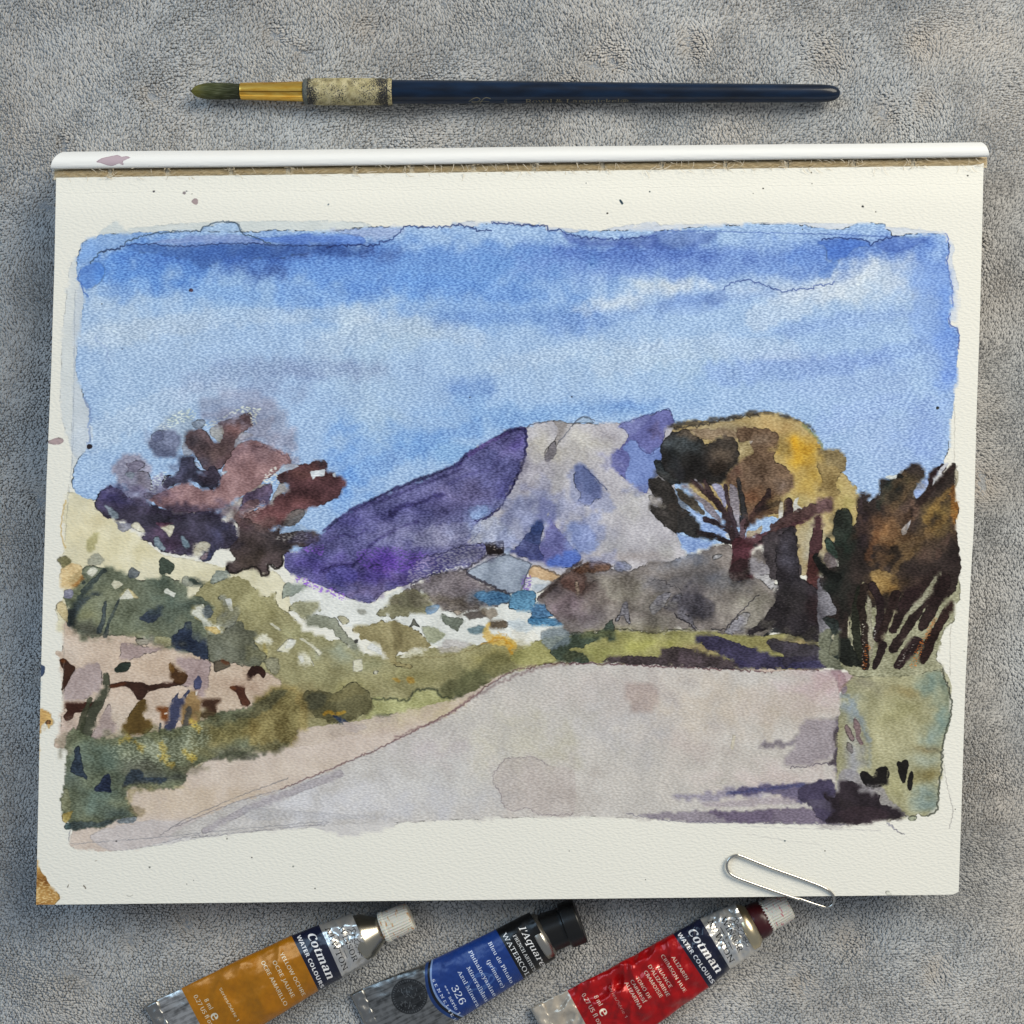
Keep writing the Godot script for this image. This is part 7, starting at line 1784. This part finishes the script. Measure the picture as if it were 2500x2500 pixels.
# ---------------------------------------------------------------- the brush
func build_brush() -> void:
	var h := 0.0040
	var org := at(1250, 227, 0.0)
	var t := thing("paint_brush", "round watercolour brush with a navy handle, gold ferrule and speckled cream grip", "paint brush", org)
	var spot := func(x: float) -> Vector3:
		return at(x, 222.5 + (x - 464.0) * 0.0035, h)
	# bristles: a body and loose hairs
	var wob2 := simplex(0.35, 3, 2)
	var body := lathe([[0.0, 0.2], [0.03, 6], [0.09, 12], [0.2, 17.5], [0.38, 20.5], [0.6, 20.5], [0.85, 18.5], [1.0, 18.5]], spot.call(466.0), spot.call(592.0), 40, org, 0.95, 0, 0.0, wob2, 0.00022)
	var bm := mat(Color.WHITE, 0.5)
	bm.albedo_texture = ImageTexture.create_from_image(bristle_image())
	bm.metallic_specular = 0.3
	part(t, "bristles", body, bm)
	var rng := RandomNumberGenerator.new()
	rng.seed = 21
	var st := SurfaceTool.new()
	st.begin(Mesh.PRIMITIVE_TRIANGLES)
	for k in 150:
		var th := rng.randf_range(-PI, PI)
		var u0 := rng.randf_range(0.08, 0.5)
		var u1 := maxf(-0.02, u0 - rng.randf_range(0.2, 0.6))
		var p0: Vector3 = hair_spot(spot, u0, th, 1.0)
		var p1: Vector3 = hair_spot(spot, (u0 + u1) * 0.5, th, 1.03)
		var p2: Vector3 = hair_spot(spot, u1, th + rng.randf_range(-0.1, 0.1), 1.04)
		var s := (p2 - p0).cross(Vector3.UP).normalized() * 0.00005
		for q in [p0 - s, p0 + s, p1 + s, p0 - s, p1 + s, p1 - s, p1 - s, p1 + s, p2]:
			st.set_normal(Vector3(0, cos(th), sin(th)))
			st.add_vertex(q - org)
	var loose := part(t, "loose_hairs", st.commit(), mat(Color(0.33, 0.34, 0.15), 0.6))
	loose.set_meta("kind", "stuff")
	# ferrule
	var gold := mat(Color.WHITE, 0.34, 1.0)
	gold.albedo_texture = ImageTexture.create_from_image(gold_image())
	var fer := lathe([[0.0, 18.5], [0.0, 20.3], [0.02, 20.8], [0.05, 20.9], [0.5, 22.6], [0.96, 24.4], [1.0, 24.2], [1.0, 18.0]], spot.call(588.0), spot.call(742.0), 56, org)
	part(t, "ferrule", fer, gold)
	# grip
	var grip := mat(Color.WHITE, 0.7)
	grip.albedo_texture = ImageTexture.create_from_image(grip_image())
	grip.heightmap_enabled = true
	grip.heightmap_texture = ImageTexture.create_from_image(noise_image(256, 256, 0.05, 4, 9))
	grip.heightmap_scale = 0.02
	part(t, "grip", lathe([[0.0, 22.0], [0.0, 29.0], [0.02, 31.5], [0.05, 31.8], [0.08, 30.6], [0.12, 32.6], [0.3, 33.0], [0.6, 32.8], [0.88, 32.4], [0.93, 31.8], [0.955, 32.8], [0.985, 32.6], [1.0, 31.0], [1.0, 24.0]], spot.call(742.0), spot.call(958.0), 56, org, 1.0, 0, 0.0, simplex(0.25, 2, 33), 0.0001), grip)
	# handle
	var lac := mat(Color.WHITE, 0.4)
	lac.albedo_texture = ImageTexture.create_from_image(handle_image())
	lac.clearcoat_enabled = true
	lac.clearcoat = 0.35
	lac.metallic_specular = 0.3
	lac.clearcoat_roughness = 0.12
	part(t, "handle", lathe([[0.0, 24.0], [0.0, 29.0], [0.1, 28.6], [0.28, 27.2], [0.5, 25.2], [0.75, 23.2], [0.9, 22.4], [0.955, 22.0], [0.975, 20.6], [0.988, 17.6], [0.996, 12.5], [1.0, 6.0], [1.0, 0.1]], spot.call(957.0), spot.call(2050.0), 48, org), lac)


func hair_spot(spot: Callable, u: float, th: float, k: float) -> Vector3:
	var r := 20.0 * pow(clampf(u * 2.4, 0.0, 1.0), 0.6) * U * k
	if u > 0.6:
		r = lerpf(20.5, 18.6, (u - 0.6) / 0.4) * U * k
	return spot.call(466.0 + 126.0 * u) + Vector3(0, cos(th) * r * 0.95, sin(th) * r)


func bristle_image() -> Image:
	var n := simplex(0.2, 2, 44)
	var im := Image.create(128, 256, false, Image.FORMAT_RGB8)
	for x in 128:
		var u := x / 127.0
		for y in 256:
			var k := n.get_noise_2d(x * 0.12, y * 1.6)
			var c := Color(0.47, 0.44, 0.17).lerp(Color(0.24, 0.26, 0.14), smoothstep(0.0, 0.4, u + 0.15 * k))
			c = c.lerp(Color(0.15, 0.17, 0.10), smoothstep(0.4, 1.0, u))
			im.set_pixel(x, y, c.lightened(clampf(k * 0.35, 0.0, 1.0)).darkened(clampf(-k * 0.6, 0.0, 1.0)))
	return im


func gold_image() -> Image:
	var im := Image.create(256, 256, false, Image.FORMAT_RGB8)
	im.fill(Color(0.93, 0.66, 0.22))
	var n := simplex(0.02, 4, 52)
	for y in 256:
		for x in 256:
			var k := n.get_noise_2d(x * 0.6, y * 2.0)
			im.set_pixel(x, y, Color(1.0, 0.82, 0.40).lerp(Color(0.93, 0.68, 0.25), clampf(0.2 + k * 0.9, 0.0, 1.0)))
	for q in 16:     # worn stamping on the ferrule
		var x := 84 + q * 7
		pen(im, [x, 84 + 4 * sin(q * 1.7), x + 4, 92 + 5 * sin(q * 2.9), x + 8, 86 + 4 * cos(q * 2.1)], 1.8, Color(0.45, 0.27, 0.12, 0.6))
	pen(im, [0, 140, 128, 141, 255, 140], 4.0, Color(0.42, 0.26, 0.08, 0.8))
	pen(im, [0, 166, 128, 165, 255, 166], 3.0, Color(0.5, 0.32, 0.10, 0.6))
	return im


func grip_image() -> Image:
	var im := Image.create(320, 256, false, Image.FORMAT_RGB8)
	var a := simplex(0.03, 4, 61)
	var b := simplex(0.16, 2, 62)
	var c := simplex(0.015, 2, 63)
	for y in 256:
		for x in 320:
			var u := x / 320.0
			var col := Color(0.66, 0.62, 0.45).lerp(Color(0.77, 0.73, 0.58), clampf(0.5 + a.get_noise_2d(x, y), 0.0, 1.0))
			col = col.lerp(Color(0.44, 0.40, 0.27), clampf(-a.get_noise_2d(x + 400.0, y) * 1.3, 0.0, 0.7))
			var wear := maxf(smoothstep(0.2, 0.04, u), smoothstep(0.76, 0.9, u) * 1.1)
			var spots := b.get_noise_2d(x, y * 1.2) + 0.5 * c.get_noise_2d(x, y) + wear * 0.75
			if u > 0.955:
				spots -= 0.7
			col = col.lerp(Color(0.13, 0.13, 0.14), smoothstep(0.34, 0.52, spots))
			if u < 0.05:
				col = col.lerp(Color(0.38, 0.40, 0.38), 0.8)
			im.set_pixel(x, y, col)
	return im


func handle_image() -> Image:
	var im := Image.create(2048, 256, false, Image.FORMAT_RGB8)
	var n := simplex(0.01, 4, 71)
	for y in 256:
		for x in 2048:
			var k := n.get_noise_2d(x * 0.4, y * 2.0)
			im.set_pixel(x, y, Color(0.045, 0.135, 0.235).lerp(Color(0.025, 0.075, 0.14), clampf(0.4 + k, 0.0, 1.0)))
	# gilt lettering on the side turned to the reader, half out of sight
	var gilt := Color(0.62, 0.55, 0.40, 0.75)
	letter(im, "Royal & Langnickel®", 610, 178, 21, gilt, true, 0.0, 470.0, 1)
	letter(im, "6", 515, 178, 18, gilt, true, 0.0, 0.0, 1)
	pen(im, [352, 178, 372, 164, 392, 160, 404, 168, 390, 178, 366, 176, 380, 190, 420, 200], 3.0, gilt)
	pen(im, [400, 200, 412, 172, 430, 160, 452, 164], 3.0, gilt)
	pen(im, [360, 190, 392, 182, 420, 176, 446, 180], 2.4, gilt)
	return im


# ---------------------------------------------------------------- the paint tubes
const TUBE_W := 1152
const TUBE_H := 360
const PPU := 1.95          # texture pixels per unit along a tube
var foil_tint := Color(0.90, 0.89, 0.87)


func station(st: Array, s: float) -> Array:   # centre x, y, half width, half height at the distance s from the crimp
	for i in st.size() - 1:
		var d := Vector2(st[i][0], st[i][1]).distance_to(Vector2(st[i + 1][0], st[i + 1][1]))
		if s <= d or i == st.size() - 2:
			var k := s / d
			var o := []
			for q in 4:
				o.append(lerpf(st[i][q], st[i + 1][q], k))
			return o
		s -= d
	return st[0]


func length_of(st: Array) -> float:
	var s := 0.0
	for i in st.size() - 1:
		s += Vector2(st[i][0], st[i][1]).distance_to(Vector2(st[i + 1][0], st[i + 1][1]))
	return s


func tube_body(st: Array, org: Vector3, crease: FastNoiseLite, fine: FastNoiseLite, amp: float, dents: Array, foil_from: float) -> ArrayMesh:
	var total := length_of(st)
	var f := func(u: float, v: float) -> Vector3:
		var s := u * total
		var c := station(st, s)
		var e := station(st, minf(s + 12.0, total))
		var g := station(st, maxf(s - 12.0, 0.0))
		var d := Vector2(e[0] - g[0], e[1] - g[1]).normalized()
		var side := Vector2(-d.y, d.x)
		var th := v * TAU - PI
		var x: float = sin(th) * c[2]
		var y: float = cos(th) * c[3]
		var push := 0.0
		if cos(th) > -0.2:
			var q := crease.get_noise_2d(s, x * 1.2)
			var r := 1.0 - absf(crease.get_noise_2d(s * 0.8 + 500.0, x + s * 0.5)) * 2.2
			push = amp * (q * 0.9 + r * 0.5 - 0.35 + 0.14 * fine.get_noise_2d(s * 1.5, x * 1.5)) * (0.35 + 0.65 * maxf(cos(th), 0.0))
			push *= smoothstep(0.0, 90.0, s)
			if s > foil_from:      # the thin foil near the neck is crinkled into facets
				var fo := smoothstep(foil_from, foil_from + 14.0, s)
				push += fo * 7.5 * (0.5 - absf(crease.get_noise_2d(s * 2.0 + 90.0, x * 1.5)) * 2.4 + 0.4 * crease.get_noise_2d(s * 2.6, x * 0.8 + 300.0)) * maxf(cos(th), 0.0)
			for k in dents:      # [distance, across, radius along, radius across, depth]
				var dd := Vector2((s - k[0]) / k[2], (x - k[1]) / k[3]).length_squared()
				push -= k[4] * exp(-dd * 1.4)
		y += push
		x += 0.4 * push * sin(th)
		var base: float = c[3] * U
		return at(c[0] + side.x * x, c[1] + side.y * x, maxf(base + y * U + 0.0003, 0.0))
	var across := func(u: float, v: float) -> Vector2:
		return Vector2(u, 0.5 + 0.495 * sin(v * TAU - PI))
	return grid(150, 72, f, across, org, true)


func tube_paint(bands: Array, total: float, arc: Array) -> Array:   # colour and metal pictures: bands [from, to, colour, metal]
	var im := Image.create(TUBE_W, TUBE_H, false, Image.FORMAT_RGB8)
	var me := Image.create(TUBE_W, TUBE_H, false, Image.FORMAT_RGB8)
	var n := simplex(0.02, 4, 81)
	for x in TUBE_W:
		var s := x / float(TUBE_W) * total
		for y in TUBE_H:
			var bow := 0.0
			if arc.size():
				bow = arc[0] * pow((y / float(TUBE_H) - 0.5) * 2.0, 2.0)
			for b in bands:
				var lo: float = b[0] + (bow if b.size() > 4 else 0.0)
				if s >= lo and s < b[1]:
					var c: Color = b[2]
					var k := n.get_noise_2d(x, y)
					if b[3] > 0.9 and s < 200.0:      # brushed and tarnished tail
						c = c.darkened(clampf(0.10 + 0.40 * n.get_noise_2d(x * 0.2, y * 2.6) + 0.2 * k, 0.0, 0.5))
					im.set_pixel(x, y, c.darkened(clampf(k * 0.08, 0.0, 1.0)).lightened(clampf(-k * 0.03, 0.0, 1.0)))
					var m: float = b[3]
					me.set_pixel(x, y, Color(m, m, m))
	return [im, me]


func tube_material(pics: Array, rough: float, fine_scale: float) -> StandardMaterial3D:
	var m := mat(Color.WHITE, rough)
	m.albedo_texture = ImageTexture.create_from_image(pics[0])
	m.metallic = 1.0
	m.metallic_texture = ImageTexture.create_from_image(pics[1])
	m.metallic_texture_channel = BaseMaterial3D.TEXTURE_CHANNEL_RED
	m.heightmap_enabled = true
	m.heightmap_texture = ImageTexture.create_from_image(noise_image(512, 256, 0.012, 3, 15))
	m.heightmap_scale = fine_scale
	return m


func griffin(im: Image, u: float, v: float, k: float) -> void:   # the engraved beast on the foil
	var ink := Color(0.06, 0.06, 0.06, 0.9)
	for q in [[0, 0, 14, 10, 26, 30, 20, 52, 34, 70, 30, 96], [26, 30, 44, 22, 56, 34, 48, 52, 30, 52], [10, 60, 24, 70, 40, 66, 58, 76], [8, 72, 24, 82, 42, 78, 60, 90], [4, 84, 22, 94, 40, 92, 56, 104], [34, 96, 20, 110, 28, 126, 44, 120], [-8, 10, 2, 26, -6, 40, 8, 52], [40, 0, 52, 10, 46, 24], [16, 126, 10, 150, 24, 160], [40, 126, 46, 146, 60, 150], [-10, 100, 4, 112, -2, 130]]:
		var p := []
		for i in range(0, q.size(), 2):
			p.append(u + q[i] * k)
			p.append(v + q[i + 1] * k)
		pen(im, p, 4.5 * k, ink)


func cotman_print(im: Image, t0: float, t1: float, e1: float, pu: float, mid: float) -> void:
	var white := Color(0.95, 0.95, 0.95)
	letter(im, "Cotman", (t0 + 43.0) * pu, mid - 147, 42, white, true, 0.3, 300.0, 0, true)
	letter(im, "WATER COLOURS", (t0 + 14.0) * pu, mid - 164, 21, white, false, 0.0, 336.0, 0, true)
	var ink := Color(0.05, 0.05, 0.05, 0.95)
	letter(im, "NEWTON", (t1 + 16.0) * pu, mid - 143, 29, ink, true, 0.0, 290.0)
	letter(im, "&", (t1 + 32.0) * pu, mid - 8, 18, ink, true)
	pen(im, [(t1 + 31.0) * pu, mid - 80, (t1 + 31.0) * pu, mid - 24], 2.5, ink)
	pen(im, [(t1 + 31.0) * pu, mid + 30, (t1 + 31.0) * pu, mid + 84], 2.5, ink)
	letter(im, "WINSOR", (t1 + 47.0) * pu, mid - 122, 28, ink, true, 0.0, 244.0)
	griffin(im, (t1 + 58.0) * pu, mid - 90, 0.72)
	griffin(im, (t1 + 62.0) * pu, mid + 20, 0.6)


func cap_white(parent: Node3D, a: Vector3, b: Vector3, org: Vector3, r: float, stain: Color) -> void:
	var m := mat(Color.WHITE, 0.5)
	var im := Image.create(128, 128, false, Image.FORMAT_RGB8)
	im.fill(Color(0.80, 0.79, 0.75))
	var n := simplex(0.05, 4, int(r * 10.0))
	for y in 128:
		for x in 128:
			var k := n.get_noise_2d(x, y)
			if k > 0.3:
				im.set_pixel(x, y, Color(0.80, 0.79, 0.75).lerp(stain, clampf((k - 0.3) * 3.0, 0.0, 0.7)))
	m.albedo_texture = ImageTexture.create_from_image(im)
	m.subsurf_scatter_enabled = true
	m.subsurf_scatter_strength = 0.15
	part(parent, "cap", lathe([[0.0, 12.0], [0.0, r * 0.97], [0.02, r * 1.02], [0.13, r * 1.03], [0.16, r * 1.0], [0.17, r * 0.96], [0.2, r * 0.97], [0.55, r * 0.97], [0.88, r * 0.92], [0.96, r * 0.87], [1.0, r * 0.76], [1.0, 0.1]], a, b, 168, org, 1.0, 30, 0.05), m)


func crimp(parent: Node3D, st: Array, org: Vector3, wide: float, tint := Color(0.62, 0.62, 0.61), metal := 1.0) -> void:   # the folded end, pressed flat in ribs
	var c := station(st, 0.0)
	var e := station(st, 34.0)
	var d := Vector2(e[0] - c[0], e[1] - c[1]).normalized()
	var side := Vector2(-d.y, d.x)
	var n := simplex(0.05, 2, 19)
	var f := func(u: float, v: float) -> Vector3:
		var th := v * TAU - PI
		var x := lerpf(-1.0, 1.0, u)
		var cut := clampf((1.0 - absf(x)) * 40.0, 0.05, 1.0)
		var l := 14.0 + signf(sin(th)) * 17.0 * pow(absf(sin(th)) + 0.0001, 0.6)
		var y := 10.0 + cos(th) * (9.0 + 1.6 * sin(l * 1.1)) * cut + 3.0 * n.get_noise_2d(x * 90.0, l)
		return at(c[0] + side.x * x * wide + d.x * l, c[1] + side.y * x * wide + d.y * l, y * U)
	part(parent, "crimped_end", grid(60, 24, f, plain_uv, org, true), mat(tint, 0.34, metal))


func build_tubes() -> void:
	var fine := simplex(0.06, 3, 55)
	# --- yellow ochre
	var st := [[399, 2537, 93, 6], [427, 2522, 92, 8], [489, 2490, 90, 20], [620, 2418, 84, 40], [743, 2352, 75.5, 50], [806, 2323, 71.5, 53], [884, 2289, 64, 54]]
	var org := at(640, 2410, 0.0)
	var tube := thing("paint_tube", "paint tube with a mustard yellow ochre label and a white ridged cap", "paint tube", org, "paint tubes below the sketchbook")
	var total := length_of(st)
	var pu := TUBE_W / total
	var mid := TUBE_H * 0.5
	var ochre := Color(0.72, 0.46, 0.06)
	var navy := Color(0.085, 0.10, 0.19)
	var pics := tube_paint([[0, 96, foil_tint, 1.0], [96, 392, ochre, 0.25], [392, 461, navy, 0.0], [461, 700, foil_tint, 0.8]], total, [])
	var im: Image = pics[0]
	var pale := Color(0.96, 0.93, 0.84)
	letter(im, "YELLOW OCHRE", 353 * pu, mid - 114, 20, pale, false, 0.0, 271.0)
	letter(im, "OCRE JAUNE", 328 * pu, mid - 91, 20, pale, false, 0.0, 227.0)
	letter(im, "OCRE AMARILLO", 303 * pu, mid - 119, 20, pale, false, 0.0, 271.0)
	letter(im, "Series/Série 1", 181.5 * pu, mid - 92, 15, pale, false, 0.0, 186.0)
	letter(im, "8 ml", 138 * pu, mid - 78, 22, pale)
	letter(im, "e", 138 * pu, mid + 2, 50, pale, true, 0.0, 0.0, 0, true)
	letter(im, "0.27 US fl oz.", 119.5 * pu, mid - 118, 22, pale)
	cotman_print(im, 392, 461, 545, pu, mid)
	part(tube, "body", tube_body(st, org, simplex(0.009, 2, 101), fine, 5.5, [[215, -10, 45, 26, 9.0], [268, 14, 50, 30, -6.0], [500, -20, 30, 20, 6.0], [520, 24, 22, 16, 7.0], [490, 10, 12, 60, 4.0]], 468.0), tube_material(pics, 0.30, 0.03))
	crimp(tube, st, org, 93.0)
	var hh := 0.0068
	var foil := mat(Color(0.72, 0.70, 0.64), 0.26, 1.0)
	part(tube, "shoulder", lathe([[0.0, 50], [0.1, 58.0], [0.2, 57.0], [0.35, 54.0], [0.8, 30.0], [0.86, 24.0], [1.0, 24.0]], at(874, 2293, hh), at(944, 2262, hh), 60, org), foil)
	cap_white(tube, at(934, 2266, hh), at(1004, 2236, hh - 0.0004), org, 38.0, Color(0.68, 0.42, 0.20))
	# --- phthalo blue
	st = [[897, 2509, 92, 6], [928, 2494, 91, 8], [980, 2468, 88, 20], [1061, 2430, 82, 40], [1150, 2382, 76, 48], [1243, 2330, 70, 52], [1325, 2283, 65, 52]]
	org = at(1120, 2400, 0.0)
	tube = thing("paint_tube", "paint tube with a bright blue label and a black screw cap", "paint tube", org, "paint tubes below the sketchbook")
	total = length_of(st)
	pu = TUBE_W / total
	var blue := Color(0.09, 0.22, 0.50)
	var steel := Color(0.66, 0.66, 0.65)
	pics = tube_paint([[0, 700, steel, 1.0], [168, 700, Color(0.12, 0.24, 0.46), 0.1, 1], [176, 700, Color(0.05, 0.06, 0.10), 0.0, 1], [183, 700, Color(0.50, 0.60, 0.78), 0.1, 1], [188, 700, blue, 0.05, 1], [391, 700, Color(0.035, 0.035, 0.04), 0.0]], total, [34.0, 0.0])
	im = pics[0]
	var ice := Color(0.93, 0.96, 1.0)
	letter(im, "Bleu de Phtalo Vert", 362 * pu, mid - 124, 22, ice, true, 0.0, 380.0)
	letter(im, "(primaire)", 338 * pu, mid - 30, 22, ice, true, 0.0, 184.0)
	letter(im, "Phthalocyanine Blue", 310 * pu, mid - 131, 22, ice, true, 0.0, 400.0)
	letter(im, "Mineralblau", 287 * pu, mid - 52, 22, ice, true, 0.0, 225.0)
	letter(im, "Azul Mineral", 263 * pu, mid - 55, 22, ice, true, 0.0, 240.0)
	letter(im, "326", 234 * pu, mid + 7, 40, ice, true, 0.0, 110.0)
	letter(im, "*** série 1", 213 * pu, mid - 20, 18, ice, true, 0.0, 178.0)
	letter(im, "S E N N E L I E R", 197 * pu, mid - 80, 15, ice, true, 0.0, 260.0)
	var faint := Color(0.55, 0.68, 0.88, 0.28)
	pen(im, [262 * pu, mid + 40, 290 * pu, mid + 20, 320 * pu, mid + 50, 300 * pu, mid + 90, 262 * pu, mid + 60, 300 * pu, mid + 10, 330 * pu, mid + 80, 280 * pu, mid + 110], 10.0, faint)
	pen(im, [330 * pu, mid, 345 * pu, mid + 40, 320 * pu, mid + 60], 8.0, faint)
	letter(im, "l'Aquarelle", 449 * pu, mid - 113, 36, Color(0.97, 0.97, 0.97), true, 0.35, 375.0)
	letter(im, "FRENCH ARTISTS'", 424 * pu, mid - 90, 20, Color(0.92, 0.93, 0.94), true, 0.0, 270.0)
	letter(im, "WATERCOLOUR", 404 * pu, mid - 131, 27, Color(0.94, 0.95, 0.96), true, 0.0, 435.0)
	# the engraved medallion on the bare metal
	var oval := PackedVector2Array()
	for k in 40:
		oval.append(Vector2(126 * pu + cos(TAU * k / 40.0) * 44 * pu, mid - 50 + sin(TAU * k / 40.0) * 92))
	shape(im, oval, Color(0.17, 0.18, 0.19, 0.6))
	var scratch := Color(0.62, 0.63, 0.63, 0.85)
	var rng := RandomNumberGenerator.new()
	rng.seed = 31
	for k in 30:
		var an := rng.randf() * TAU
		var rr := sqrt(rng.randf()) * 0.7
		var cx := 126 * pu + cos(an) * 44 * pu * rr
		var cy := mid - 50 + sin(an) * 92 * rr
		pen(im, [cx, cy, cx + rng.randf_range(-10, 10), cy + rng.randf_range(-12, 12), cx + rng.randf_range(-16, 16), cy + rng.randf_range(-20, 20)], 2.6, scratch)
	for k in 44:
		var an := TAU * k / 44.0
		var e := Vector2(cos(an) * 44 * pu, sin(an) * 92)
		pen(im, [126 * pu + e.x * 0.84, mid - 50 + e.y * 0.84, 126 * pu + e.x * 0.92, mid - 50 + e.y * 0.92], 3.0, scratch)
	part(tube, "body", tube_body(st, org, simplex(0.010, 2, 202), fine, 4.0, [[90, 30, 30, 60, 3.0], [130, -40, 40, 20, 4.0], [230, 40, 60, 20, 4.0]], 900.0), tube_material(pics, 0.36, 0.03))
	crimp(tube, st, org, 92.0)
	hh = 0.0066
	part(tube, "shoulder", lathe([[0.0, 48], [0.1, 58.0], [0.4, 58.5], [0.7, 57.0], [1.0, 45.0]], at(1312, 2291, hh), at(1338, 2276, hh), 120, org, 1.0, 60, 0.025), mat(Color(0.74, 0.72, 0.68), 0.3, 1.0))
	var black := mat(Color(0.035, 0.034, 0.035), 0.38)
	part(tube, "cap", lathe([[0.0, 40], [0.0, 49], [0.03, 50], [0.4, 48.5], [0.55, 48.0], [0.56, 52.0], [0.58, 56.0], [0.62, 57.0], [0.95, 57.0], [0.99, 55.5], [1.0, 53.0], [1.0, 0.1]], at(1330, 2280, hh), at(1416, 2246, hh), 80, org, 0.93, 8, 0.03), black)
	# --- alizarin crimson
	st = [[1342, 2544, 95, 6], [1372, 2528, 94, 8], [1428, 2499, 92, 16], [1560, 2425, 88, 34], [1685, 2346, 80, 42], [1744, 2305, 73, 46], [1824, 2262, 64, 50]]
	org = at(1590, 2410, 0.0)
	tube = thing("paint_tube", "crumpled paint tube with a crimson red label and a red smeared white cap", "paint tube", org, "paint tubes below the sketchbook")
	total = length_of(st)
	pu = TUBE_W / total
	pics = tube_paint([[0, 98, Color(0.74, 0.70, 0.64), 0.3], [98, 398, Color(0.66, 0.04, 0.055), 0.2], [398, 470, navy, 0.0], [470, 800, foil_tint, 0.72]], total, [])
	im = pics[0]
	letter(im, "ALIZARIN", 366 * pu, mid - 70, 18, pale, false, 0.0, 147.0)
	letter(im, "CRIMSON HUE", 346 * pu, mid - 107, 18, pale, false, 0.0, 230.0)
	letter(im, "NUANCE", 322 * pu, mid - 68, 18, pale, false, 0.0, 132.0)
	letter(im, "D'ALIZARINE", 306 * pu, mid - 93, 18, pale, false, 0.0, 186.0)
	letter(im, "CRAMOISIE", 290 * pu, mid - 80, 18, pale, false, 0.0, 160.0)
	letter(im, "TONO DE", 265 * pu, mid - 75, 18, pale, false, 0.0, 126.0)
	letter(im, "CARMESÍ", 249 * pu, mid - 76, 18, pale, false, 0.0, 130.0)
	letter(im, "ALIZARINA", 234 * pu, mid - 82, 18, pale, false, 0.0, 150.0)
	letter(im, "Series/Série 1", 193 * pu, mid - 108, 15, Color(0.80, 0.62, 0.58), false, 0.0, 180.0)
	letter(im, "8 ml", 153 * pu, mid - 95, 22, pale)
	letter(im, "e", 152 * pu, mid - 22, 50, pale, true, 0.0, 0.0, 0, true)
	letter(im, "0.27 US fl oz.", 129 * pu, mid - 130, 22, pale)
	cotman_print(im, 398, 470, 556, pu, mid)
	part(tube, "body", tube_body(st, org, simplex(0.013, 2, 303), fine, 12.0, [[330, -34, 30, 24, 10.0], [300, 20, 26, 40, 8.0], [360, 40, 24, 20, 9.0], [500, -20, 20, 26, 8.0], [530, 20, 22, 22, 9.0], [505, 30, 16, 20, -6.0], [490, 0, 10, 60, 6.0], [430, 50, 30, 20, 8.0], [220, -50, 30, 20, 8.0]], 478.0), tube_material(pics, 0.28, 0.05))
	crimp(tube, st, org, 95.0, Color(0.74, 0.71, 0.66), 0.4)
	hh = 0.0066
	part(tube, "shoulder", lathe([[0.0, 48], [0.1, 58.0], [0.5, 57.0], [0.8, 46.0], [1.0, 34.0]], at(1812, 2268, hh), at(1846, 2250, hh), 60, org), mat(Color(0.86, 0.80, 0.66), 0.3, 1.0))
	var smear := mat(Color(0.21, 0.025, 0.045), 0.35)
	part(tube, "smeared_neck", lathe([[0.0, 20], [0.0, 44], [0.3, 45], [0.7, 43], [1.0, 38.0], [1.0, 20.0]], at(1838, 2254, hh), at(1872, 2236, hh), 40, org, 1.0, 0, 0.0, simplex(0.4, 2, 5), 0.0003), smear, "neck caked with dark crimson paint")
	cap_white(tube, at(1866, 2240, hh), at(1926, 2208, hh - 0.0002), org, 39.0, Color(0.66, 0.16, 0.24))
